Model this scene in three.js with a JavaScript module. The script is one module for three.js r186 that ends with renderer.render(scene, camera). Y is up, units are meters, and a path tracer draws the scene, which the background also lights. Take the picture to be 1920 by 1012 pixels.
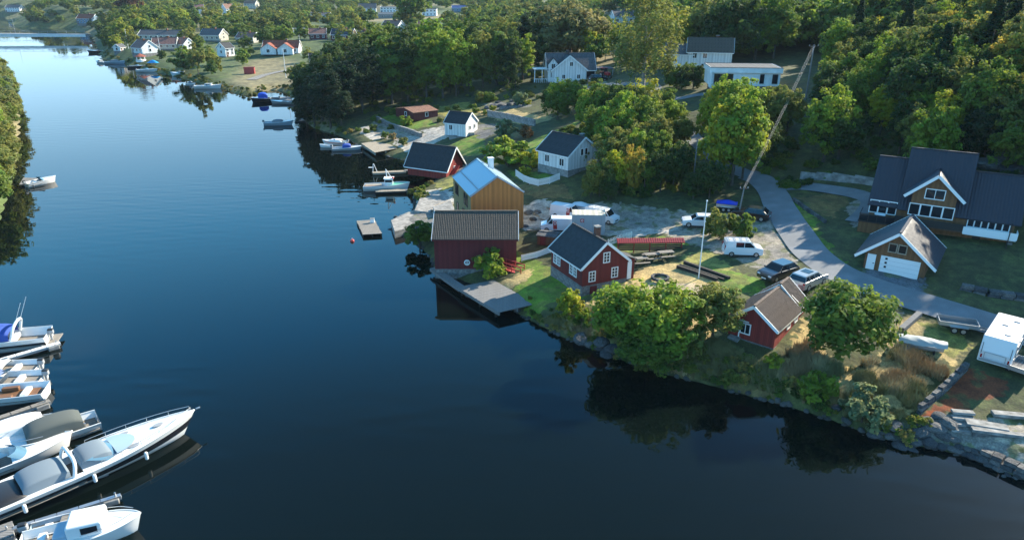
import * as THREE from 'three';
import { mergeGeometries } from 'three/addons/utils/BufferGeometryUtils.js';
import { RoundedBoxGeometry } from 'three/addons/geometries/RoundedBoxGeometry.js';

// ---------------------------------------------------------------- camera, sky, sun, exposure
const scene = new THREE.Scene();
const camera = new THREE.PerspectiveCamera(42.62, 1920 / 1012, 0.5, 6000);
camera.position.set(0, 30, 0);
camera.rotation.set(-22 * Math.PI / 180, 0, 0);
const sunDir = new THREE.Vector3(0.8, Math.tan(28 * Math.PI / 180), -0.6).normalize();
// clear late-summer sky: pale at the horizon, deep blue overhead, a glow round the sun, thin high cloud
const skyTexture = (() => {
  const W = 1024, H = 512, data = new Float32Array(W * H * 4), keys = [[0, 0.6, 0.86, 1.0], [5, 0.43, 0.72, 0.95], [11, 0.26, 0.55, 0.82], [17, 0.1, 0.45, 0.83], [26, 0.03, 0.29, 0.68], [35, 0.025, 0.14, 0.33], [50, 0.03, 0.11, 0.22], [90, 0.03, 0.105, 0.21]];
  const lattice = (x, y, z) => { let h = Math.imul(x | 0, 374761393) + Math.imul(y | 0, 668265263) + Math.imul(z | 0, 2147483647 ^ 1013904223); h = Math.imul(h ^ (h >>> 13), 1274126177); return ((h ^ (h >>> 16)) >>> 0) / 4294967296; };
  const soft = (x, y) => { const i = Math.floor(x), j = Math.floor(y), f = x - i, g = y - j, u = f * f * (3 - 2 * f), v = g * g * (3 - 2 * g), a = lattice(i, j, 3), b = lattice(i + 1, j, 3), c = lattice(i, j + 1, 3), d = lattice(i + 1, j + 1, 3); return a + (b - a) * u + (c - a) * v + (a - b - c + d) * u * v; };
  for (let j = 0; j < H; j++) for (let i = 0; i < W; i++) {
    const el = ((j + 0.5) / H - 0.5) * 180, az = ((i + 0.5) / W - 0.5) * 2 * Math.PI, ce = Math.cos(el * Math.PI / 180), y = Math.sin(el * Math.PI / 180), x = Math.cos(az) * ce, z = Math.sin(az) * ce, k = (j * W + i) * 4;
    let c = [0.12, 0.15, 0.15];
    if (el > 0) {
      let n = 0; while (n < keys.length - 2 && keys[n + 1][0] < el) n++;
      const t = (el - keys[n][0]) / (keys[n + 1][0] - keys[n][0]); c = [1, 2, 3].map((m) => (keys[n][m] + (keys[n + 1][m] - keys[n][m]) * t) * (0.95 + 0.17 * Math.min(1, Math.max(0, (el - 8) / 10))));
      const angle = Math.acos(Math.min(1, x * sunDir.x + y * sunDir.y + z * sunDir.z)) * 180 / Math.PI, glow = 0.9 * Math.exp(-angle / 9) + 0.04 * Math.exp(-angle / 30);
      const px = x / (y + 0.18) * 2.2, pz = z / (y + 0.18) * 2.2, wx = soft(px * 1.3 + 3, pz * 1.3) - 0.5; let s = 0, a = 0.5; for (let o = 0, f = 1; o < 5; o++, f *= 2.1, a *= 0.5) s += a * soft((px + wx) * f * 0.8 + o * 7, (pz + wx * 0.6) * f * 1.9 - o * 5);
      const veil = Math.min(1, Math.max(0, (s - 0.56) * 3.2)) * Math.min(1, Math.max(0, (el - 14) / 14)) * 0.22;
      c = [c[0] + glow, c[1] + glow * 0.93, c[2] + glow * 0.8].map((v, m) => v + ([0.6, 0.66, 0.72][m] - v * 0.4) * veil);
    }
    data[k] = c[0]; data[k + 1] = c[1]; data[k + 2] = c[2]; data[k + 3] = 1;
  }
  const t = new THREE.DataTexture(data, W, H, THREE.RGBAFormat, THREE.FloatType); t.mapping = THREE.EquirectangularReflectionMapping; t.magFilter = t.minFilter = THREE.LinearFilter; t.needsUpdate = true; return t;
})();
scene.background = skyTexture;
scene.environment = skyTexture;
scene.fog = new THREE.FogExp2(new THREE.Color(0.7, 0.86, 1.0), 0.00007);
const sun = new THREE.DirectionalLight(new THREE.Color(1.0, 0.91, 0.74), 5.0);
sun.position.copy(sunDir).multiplyScalar(400).add(new THREE.Vector3(20, 0, -90));
sun.target.position.set(20, 0, -90);
sun.castShadow = true;
sun.shadow.mapSize.set(4096, 4096);
Object.assign(sun.shadow.camera, { left: -220, right: 220, top: 220, bottom: -220, near: 1, far: 900 });
scene.add(sun, sun.target);
const renderer = new THREE.WebGLRenderer({ antialias: true });
renderer.toneMapping = THREE.LinearToneMapping;
renderer.toneMappingExposure = 2.45;
renderer.shadowMap.enabled = true;

// ---------------------------------------------------------------- helpers
let seedState = 12345;
function seed(s) { seedState = s >>> 0; }
function rnd() { seedState = (seedState + 0x6d2b79f5) | 0; let t = Math.imul(seedState ^ (seedState >>> 15), 1 | seedState); t = (t + Math.imul(t ^ (t >>> 7), 61 | t)) ^ t; return ((t ^ (t >>> 14)) >>> 0) / 4294967296; }
const rr = (a, b) => a + (b - a) * rnd();
const clamp = THREE.MathUtils.clamp, lerp = THREE.MathUtils.lerp, sstep = THREE.MathUtils.smoothstep;
const R = (d) => d * Math.PI / 180;
function hash2(x, y) { let h = Math.imul(x | 0, 374761393) + Math.imul(y | 0, 668265263); h = Math.imul(h ^ (h >>> 13), 1274126177); return ((h ^ (h >>> 16)) >>> 0) / 4294967296; }
function vnoise(x, y) { const ix = Math.floor(x), iy = Math.floor(y), fx = x - ix, fy = y - iy, u = fx * fx * (3 - 2 * fx), v = fy * fy * (3 - 2 * fy); return lerp(lerp(hash2(ix, iy), hash2(ix + 1, iy), u), lerp(hash2(ix, iy + 1), hash2(ix + 1, iy + 1), u), v); }
function fbm(x, y, o = 4) { let s = 0, a = 0.5, t = 0; for (let i = 0; i < o; i++) { s += a * vnoise(x, y); t += a; a *= 0.5; x = x * 2.03 + 17.1; y = y * 2.03 - 9.7; } return s / t; }
// noise that tiles with period p (in lattice cells)
function tnoise(x, y, p) { const ix = Math.floor(x), iy = Math.floor(y), fx = x - ix, fy = y - iy, u = fx * fx * (3 - 2 * fx), v = fy * fy * (3 - 2 * fy), m = (n) => ((n % p) + p) % p; return lerp(lerp(hash2(m(ix), m(iy)), hash2(m(ix + 1), m(iy)), u), lerp(hash2(m(ix), m(iy + 1)), hash2(m(ix + 1), m(iy + 1)), u), v); }
function tfbm(x, y, p, o = 4) { let s = 0, a = 0.5, t = 0; for (let i = 0; i < o; i++) { s += a * tnoise(x, y, p); t += a; a *= 0.5; x *= 2; y *= 2; p *= 2; } return s / t; }
function dataTex(w, h, fn, { srgb = true, repeat } = {}) {
  const d = new Uint8Array(w * h * 4);
  for (let j = 0; j < h; j++) for (let i = 0; i < w; i++) { const c = fn(i / w, j / h), k = (j * w + i) * 4; for (let n = 0; n < 3; n++) d[k + n] = clamp(Math.round(255 * (c.length ? c[n] : c)), 0, 255); d[k + 3] = 255; }
  const t = new THREE.DataTexture(d, w, h); t.wrapS = t.wrapT = THREE.RepeatWrapping; t.magFilter = THREE.LinearFilter; t.minFilter = THREE.LinearFilter; if (srgb) t.colorSpace = THREE.SRGBColorSpace; if (repeat) t.repeat.set(repeat, repeat); t.needsUpdate = true; return t;
}
const rep = (t, x, y = x) => { const c = t.clone(); c.repeat.set(x, y); c.needsUpdate = true; return c; };
const ordinal = (n) => ['first', 'second', 'third', 'fourth', 'fifth', 'sixth', 'seventh', 'eighth', 'ninth', 'tenth', 'eleventh', 'twelfth', 'thirteenth', 'fourteenth', 'fifteenth', 'sixteenth', 'seventeenth', 'eighteenth', 'nineteenth', 'twentieth'][n] ?? ((n + 1) % 10 === 0 ? 'thirtieth' : ['twenty', 'thirty'][Math.floor((n + 1) / 10) - 2] + '-' + ordinal((n + 1) % 10 - 1));
const taken = new Map();
function numbered(name) { const n = taken.get(name) ?? 0; taken.set(name, n + 1); return n ? name + '_' + String(n).padStart(3, '0') : name; }
function tag(o, label, category, group, kind) { if (label) o.userData.label = label; if (category) o.userData.category = category; if (group) o.userData.group = group; if (kind) o.userData.kind = kind; return o; }
// uv in metres, by the way each face points
function metreUV(g) {
  const p = g.attributes.position, n = g.attributes.normal, uv = new Float32Array(p.count * 2);
  for (let i = 0; i < p.count; i++) {
    const x = p.getX(i), y = p.getY(i), z = p.getZ(i), nx = Math.abs(n.getX(i)), ny = Math.abs(n.getY(i)), nz = Math.abs(n.getZ(i));
    if (ny > nx && ny > nz && ny > 0.8) { uv[i * 2] = x; uv[i * 2 + 1] = z; } else if (nx > nz) { uv[i * 2] = z; uv[i * 2 + 1] = y; } else { uv[i * 2] = x; uv[i * 2 + 1] = y; }
  }
  g.setAttribute('uv', new THREE.BufferAttribute(uv, 2)); return g;
}
const plain = (g) => { let q = g.index ? g.toNonIndexed() : g; for (const k of Object.keys(q.attributes)) if (!['position', 'normal'].includes(k)) q.deleteAttribute(k); if (!q.attributes.normal) q.computeVertexNormals(); return q; };
function join(list) { const l = [].concat(list).map(plain); return metreUV(l.length > 1 ? mergeGeometries(l) : l[0]); }
function mesh(name, geos, mat, parent) { const m = new THREE.Mesh(geos.userData?.ready ? geos : join(geos), mat); m.name = parent === scene ? numbered(name) : name; m.castShadow = m.receiveShadow = true; parent.add(m); return m; }
function thing(name, label, category, [x, y, z], turn = 0, group) { const o = new THREE.Group(); o.name = numbered(name); o.position.set(x, y, z); o.rotation.y = turn; scene.add(o); return tag(o, label, category, group); }
function bx(w, h, d, x = 0, y = 0, z = 0, ry = 0, rx = 0, rz = 0) { const g = new THREE.BoxGeometry(w, h, d); if (rx) g.rotateX(rx); if (rz) g.rotateZ(rz); if (ry) g.rotateY(ry); return g.translate(x, y, z); }
function rbx(w, h, d, r, x = 0, y = 0, z = 0, ry = 0, s = 2) { const g = new RoundedBoxGeometry(w, h, d, s, r); if (ry) g.rotateY(ry); return g.translate(x, y, z); }
function bar(a, b, r, seg = 6, r2 = r) { const A = new THREE.Vector3(...a), B = new THREE.Vector3(...b), d = B.clone().sub(A), g = new THREE.CylinderGeometry(r2, r, d.length(), seg); g.applyQuaternion(new THREE.Quaternion().setFromUnitVectors(new THREE.Vector3(0, 1, 0), d.normalize())); return g.translate((A.x + B.x) / 2, (A.y + B.y) / 2, (A.z + B.z) / 2); }
function beam(a, b, w, h) { const A = new THREE.Vector3(...a), B = new THREE.Vector3(...b), d = B.clone().sub(A), g = new THREE.BoxGeometry(d.length(), h, w), x = d.normalize(), up = new THREE.Vector3(0, 1, 0), z = new THREE.Vector3().crossVectors(x, up); if (z.lengthSq() < 1e-6) z.set(0, 0, 1); z.normalize(); const y = new THREE.Vector3().crossVectors(z, x); g.applyMatrix4(new THREE.Matrix4().makeBasis(x, y, z)); return g.translate((A.x + B.x) / 2, (A.y + B.y) / 2, (A.z + B.z) / 2); }
function prism(pts, d, z0 = 0) { const s = new THREE.Shape(pts.map((p) => new THREE.Vector2(...p))); return new THREE.ExtrudeGeometry(s, { depth: d, bevelEnabled: false }).translate(0, 0, z0); }   // outline in x, y pushed along z
function quadGrid(nu, nv, fn) { // surface patch fn(u, v) -> [x, y, z]
  const pos = [], idx = []; for (let j = 0; j <= nv; j++) for (let i = 0; i <= nu; i++) pos.push(...fn(i / nu, j / nv));
  for (let j = 0; j < nv; j++) for (let i = 0; i < nu; i++) { const a = j * (nu + 1) + i, b = a + 1, c = a + nu + 1, d = c + 1; idx.push(a, b, d, a, d, c); }
  const g = new THREE.BufferGeometry(); g.setAttribute('position', new THREE.Float32BufferAttribute(pos, 3)); g.setIndex(idx); g.computeVertexNormals(); return g;
}
const std = (r, g, b, rough = 0.85, o = {}) => new THREE.MeshStandardMaterial({ color: new THREE.Color(r, g, b), roughness: rough, ...o });
const phys = (r, g, b, rough = 0.5, o = {}) => new THREE.MeshPhysicalMaterial({ color: new THREE.Color(r, g, b), roughness: rough, ...o });

// ---------------------------------------------------------------- textures
const texGrain = dataTex(512, 512, (u, v) => { const a = tfbm(u * 8, v * 8, 8, 6), b = hash2((u * 512) | 0, (v * 512) | 0); return 0.86 + 0.5 * (a - 0.5) + 0.2 * (b - 0.5); });
const texSoft = dataTex(256, 256, (u, v) => 0.9 + 0.16 * (tfbm(u * 6, v * 6, 6, 5) - 0.5) + 0.1 * (hash2((u * 256) | 0, (v * 256) | 0) - 0.5));
const texCoarse = dataTex(512, 512, (u, v) => { const a = tfbm(u * 5, v * 5, 5, 7); return clamp(0.5 + 1.5 * (a - 0.5), 0, 1); }, { srgb: false });
const texBoards = dataTex(512, 512, (u, v) => { const n = 16, k = Math.floor(u * n), f = u * n - k, tone = 0.86 + 0.14 * hash2(k, 7), streak = 0.1 * (tfbm(u * 96, v * 4, 96, 2) - 0.5), edge = f < 0.07 || f > 0.95 ? 0.72 : 1; return clamp((tone + streak) * edge, 0, 1); });   // 16 boards to the tile
const texBoardsBump = dataTex(256, 64, (u, v) => { const f = (u * 16) % 1; return f < 0.09 || f > 0.93 ? 0.2 : 0.8; }, { srgb: false });
const texWood = dataTex(256, 256, (u, v) => 0.84 + 0.6 * (tfbm(u * 6, v * 48, 6, 4) - 0.5));
const boards = (r, g, b, tile = 2.4, rough = 0.8) => std(r, g, b, rough, { map: rep(texBoards, 1 / tile), bumpMap: rep(texBoardsBump, 1 / tile), bumpScale: 0.015 });
const grainy = (r, g, b, tile = 2, rough = 0.9, bump = 0.02) => std(r, g, b, rough, { map: rep(texGrain, 1 / tile), bumpMap: rep(texCoarse, 1 / tile), bumpScale: bump });

// ---------------------------------------------------------------- the lie of the land
const shoreA = [[41.0, -30.7], [33.7, -36.9], [32.1, -39.0], [30.3, -40.1], [28.0, -40.8], [26.2, -41.8], [24.0, -43.8], [21.5, -45.6], [18.7, -47.2], [16.1, -48.8], [13.4, -50.2], [10.5, -51.8], [8.1, -54.4], [4.9, -56.9], [2.1, -60.2], [0.1, -62.8], [-1.1, -65.1], [-3.1, -67.8], [-5.3, -70.5], [-7.9, -72.8], [-9.3, -74.4], [-10.4, -78.8], [-11.7, -81.6], [-13.3, -84.6], [-15.6, -87.4], [-16.7, -90.0], [-17.2, -93.6], [-14.8, -97.2], [-15.3, -103.0], [-16.3, -107.0], [-14.9, -110.2], [-13.4, -114.3], [-12.7, -118.7], [-15.4, -122.2], [-17.1, -124.6], [-19.5, -128.0], [-21.9, -130.7], [-25.0, -133.9], [-27.7, -136.8], [-30.4, -139.8], [-32.6, -143.9], [-35.8, -149.5], [-40.1, -155.5], [-43.5, -159.3], [-47.0, -163.3], [-51.3, -171.9], [-57.7, -190.8], [-62.8, -205.5], [-67.3, -216.4], [-73.2, -226.1], [-79.1, -231.2], [-79.2, -218.8], [-83.4, -218.8], [-88.9, -224.8], [-93.6, -231.2], [-101.0, -237.9], [-110.3, -249.5], [-120.6, -262.2], [-133.9, -276.1], [-149.8, -291.6], [-165.2, -311.1], [-181.2, -328.1], [-192.8, -341.4], [-214.7, -378.0], [-255.5, -449.6], [-309.5, -546.5], [-345.0, -591.2], [-368.4, -616.3], [-397.4, -634.3], [-410.0, -625.2], [-434.8, -653.3], [-511.4, -768.0], [-606.6, -911.2], [-1600.0, -960.0], [-2500.0, -3200.0], [3000.0, -3200.0], [3000.0, -25.0], [120.0, -25.0]];
const shoreB = [[-54.6, -56.7], [-65.6, -80.6], [-70.3, -90.0], [-77.2, -101.6], [-83.8, -112.6], [-94.8, -130.2], [-111.8, -156.8], [-137.7, -195.5], [-169.3, -239.3], [-199.9, -278.0], [-248.1, -328.1], [-329.4, -399.3], [-448.5, -502.1], [-596.1, -634.3], [-900.0, -640.0], [-900.0, -30.0], [-80.0, -30.0]];
const heights = [[21.7, -50.6, 2.2], [26.2, -48.9, 2.2], [20.0, -52.5, 2.2], [18.7, -63.8, 3.3], [16.2, -67.2, 3.2], [12.3, -60.4, 2.6], [7.9, -62.0, 1.9], [11.4, -65.1, 2.4], [4.2, -67.6, 1.7], [2.4, -72.0, 1.3], [0.0, -66.5, 1.1], [-3.6, -71.9, 1.0], [1.6, -78.4, 2.2], [8.1, -75.8, 2.8], [25.0, -68.8, 3.8], [26.6, -63.8, 4.0], [26.1, -76.5, 4.2], [18.7, -79.7, 3.8], [12.8, -83.6, 3.2], [5.5, -84.9, 2.8], [2.9, -89.6, 2.8], [31.6, -71.6, 4.6], [32.1, -81.7, 5.2], [34.1, -91.5, 5.6], [31.1, -96.6, 6.2], [31.5, -63.0, 4.3], [36.0, -57.6, 3.9], [39.3, -54.8, 3.6], [42.3, -52.2, 3.4], [45.2, -83.4, 6.4], [41.8, -88.0, 6.2], [36.0, -74.2, 5.6], [35.4, -67.2, 5.0], [36.4, -60.4, 4.3], [40.7, -61.0, 4.6], [43.7, -58.4, 4.6], [50.7, -65.6, 5.6], [46.0, -68.5, 5.4], [33.6, -52.7, 3.1], [36.3, -51.0, 3.0], [37.3, -47.0, 2.8], [32.6, -47.2, 2.2], [33.5, -44.4, 2.0], [28.4, -47.2, 2.2], [29.2, -43.5, 1.2], [34.9, -41.5, 1.2], [26.0, -45.4, 1.4], [-4.6, -96.9, 2.2], [-8.5, -96.9, 1.4], [-13.3, -91.4, 1.1], [-15.7, -88.2, 1.0], [-10.8, -104.0, 1.0], [0.0, -100.6, 4.0], [3.8, -95.3, 4.2], [7.5, -95.3, 4.6], [7.2, -102.1, 5.0], [11.5, -105.0, 5.8], [1.8, -112.4, 5.0], [-1.9, -123.4, 4.0], [-8.2, -132.5, 2.6], [-9.7, -112.4, 1.4], [-13.7, -120.9, 1.0], [-17.1, -137.6, 1.0], [-24.1, -141.9, 1.2], [-28.1, -152.5, 1.4], [-31.9, -153.6, 1.2], [-17.7, -144.0, 3.0], [-10.6, -137.3, 3.2], [-21.6, -152.4, 3.4], [-29.8, -162.7, 3.2], [-14.8, -161.5, 4.0], [-6.9, -150.7, 4.6], [0.0, -142.8, 5.4], [4.6, -152.5, 6.6], [-3.7, -164.4, 6.0], [11.1, -146.0, 7.6], [12.8, -170.5, 9.5], [5.3, -178.4, 9.2], [21.0, -164.7, 10.2], [14.2, -114.5, 7.2], [19.0, -123.8, 8.2], [24.2, -132.9, 9.6], [16.5, -95.1, 5.8], [20.9, -90.4, 4.8], [29.2, -115.0, 8.0], [29.4, -133.6, 10.0], [29.7, -148.9, 11.0], [26.9, -98.2, 6.6], [34.8, -120.5, 11.5], [42.6, -133.3, 13.0], [42.1, -161.5, 13.5], [36.5, -174.9, 11.5], [-46.7, -193.4, 3.2], [-36.8, -187.6, 4.0], [-69.8, -232.4, 1.2], [-100.8, -313.6, 4.0], [-78.2, -283.2, 3.5], [-97.9, -274.1, 2.0], [-95.1, -244.4, 1.5], [-122.8, -307.3, 3.0], [-152.9, -313.0, 2.5], [-81.6, -347.9, 8.0], [-69.7, -397.6, 9.0], [-46.4, -397.6, 9.0], [-9.8, -221.1, 9.0], [56.0, -80.0, 9.0], [60.0, -92.0, 14.0], [48.0, -98.0, 10.0], [75.0, -95.0, 19.0], [95.0, -98.0, 27.0], [75.0, -80.0, 19.0], [75.0, -65.0, 10.5], [95.0, -70.0, 18.0], [60.0, -60.0, 5.5], [60.0, -45.0, 3.5], [90.0, -45.0, 6.0], [45.0, -108.0, 10.5], [60.0, -118.0, 14.0], [80.0, -120.0, 19.0], [110.0, -120.0, 29.0], [130.0, -90.0, 30.0], [160.0, -110.0, 36.0], [120.0, -60.0, 12.0], [90.0, -165.0, 17.0], [60.0, -165.0, 14.0], [50.0, -190.0, 15.0], [120.0, -190.0, 26.0], [160.0, -240.0, 40.0], [110.0, -260.0, 34.0], [70.0, -270.0, 22.0], [40.0, -240.0, 14.0], [220.0, -200.0, 48.0], [250.0, -320.0, 60.0], [160.0, -360.0, 46.0], [90.0, -380.0, 24.0], [40.0, -330.0, 13.0], [10.0, -300.0, 11.0], [-20.0, -260.0, 9.0], [-60.0, -260.0, 6.0], [-100.0, -330.0, 7.0], [-140.0, -360.0, 6.0], [-60.0, -420.0, 11.0], [20.0, -450.0, 13.0], [-120.0, -480.0, 9.0], [-200.0, -560.0, 8.0], [-260.0, -700.0, 9.0], [-100.0, -700.0, 16.0], [60.0, -620.0, 15.0], [160.0, -700.0, 34.0], [300.0, -560.0, 60.0], [60.0, -900.0, 20.0], [-200.0, -950.0, 22.0], [-420.0, -1000.0, 16.0], [300.0, -1000.0, 70.0], [-700.0, -1050.0, 18.0], [600.0, -900.0, 90.0], [0.0, -1400.0, 60.0], [-600.0, -1600.0, 55.0], [600.0, -1600.0, 110.0], [-1500.0, -1500.0, 60.0], [1500.0, -1200.0, 120.0], [1200.0, -500.0, 90.0], [500.0, -300.0, 80.0], [0.0, -2600.0, 120.0], [-2000.0, -2600.0, 130.0], [2200.0, -2600.0, 150.0], [-110.0, -120.0, 6.0], [-130.0, -200.0, 7.0], [-120.0, -80.0, 5.0], [-200.0, -150.0, 14.0], [-300.0, -300.0, 20.0], [-200.0, -300.0, 10.0], [-400.0, -500.0, 25.0], [-800.0, -400.0, 40.0]];   // x, z, height
const weights = (() => { // multiquadric fit through the heights
  const n = heights.length, m = [];
  for (let i = 0; i < n; i++) { m.push([]); for (let j = 0; j < n; j++) m[i].push(Math.sqrt((heights[i][0] - heights[j][0]) ** 2 + (heights[i][1] - heights[j][1]) ** 2 + 36) - (i === j ? 3 : 0)); m[i].push(1, heights[i][2]); }
  m.push([...new Array(n).fill(1), 0, 0]);
  const N = n + 1;
  for (let c = 0; c < N; c++) { let p = c; for (let r = c + 1; r < N; r++) if (Math.abs(m[r][c]) > Math.abs(m[p][c])) p = r; [m[c], m[p]] = [m[p], m[c]]; for (let r = c + 1; r < N; r++) { const f = m[r][c] / m[c][c]; if (f) for (let k = c; k <= N; k++) m[r][k] -= f * m[c][k]; } }
  const w = new Array(N); for (let r = N - 1; r >= 0; r--) { let s = m[r][N]; for (let k = r + 1; k < N; k++) s -= m[r][k] * w[k]; w[r] = s / m[r][r]; } return w;
})();
function landH(x, z) { let s = weights[heights.length]; for (let i = 0; i < heights.length; i++) { const h = heights[i]; s += weights[i] * Math.sqrt((x - h[0]) ** 2 + (z - h[1]) ** 2 + 36); } return s; }
function polyDist(p, x, z) { let d = Infinity, inside = false; for (let i = 0, j = p.length - 1; i < p.length; j = i++) { const [ax, az] = p[j], [bx_, bz] = p[i], ex = bx_ - ax, ez = bz - az, t = clamp(((x - ax) * ex + (z - az) * ez) / (ex * ex + ez * ez), 0, 1); d = Math.min(d, (x - ax - ex * t) ** 2 + (z - az - ez * t) ** 2); if ((az > z) !== (bz > z) && x < ((bx_ - ax) * (z - az)) / (bz - az) + ax) inside = !inside; } return inside ? Math.sqrt(d) : -Math.sqrt(d); }
const shoreDist = (x, z) => Math.max(polyDist(shoreA, x, z), polyDist(shoreB, x, z));
function groundH(x, z) { const d = shoreDist(x, z); if (d < 0) return Math.max(-2.6, -0.25 + 0.35 * d); const l = Math.max(0.35, landH(x, z)), b = -0.25 + 0.75 * d, k = 0.6, h = Math.max(k - Math.abs(l - b), 0) / k; return Math.min(l, b) - h * h * k * 0.25; }
const on = ([x, z], dy = 0) => [x, groundH(x, z) + dy, z];

// ---------------------------------------------------------------- ground
const NEAR = { x0: -40, x1: 75, z0: -190, z1: -35 };
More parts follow.
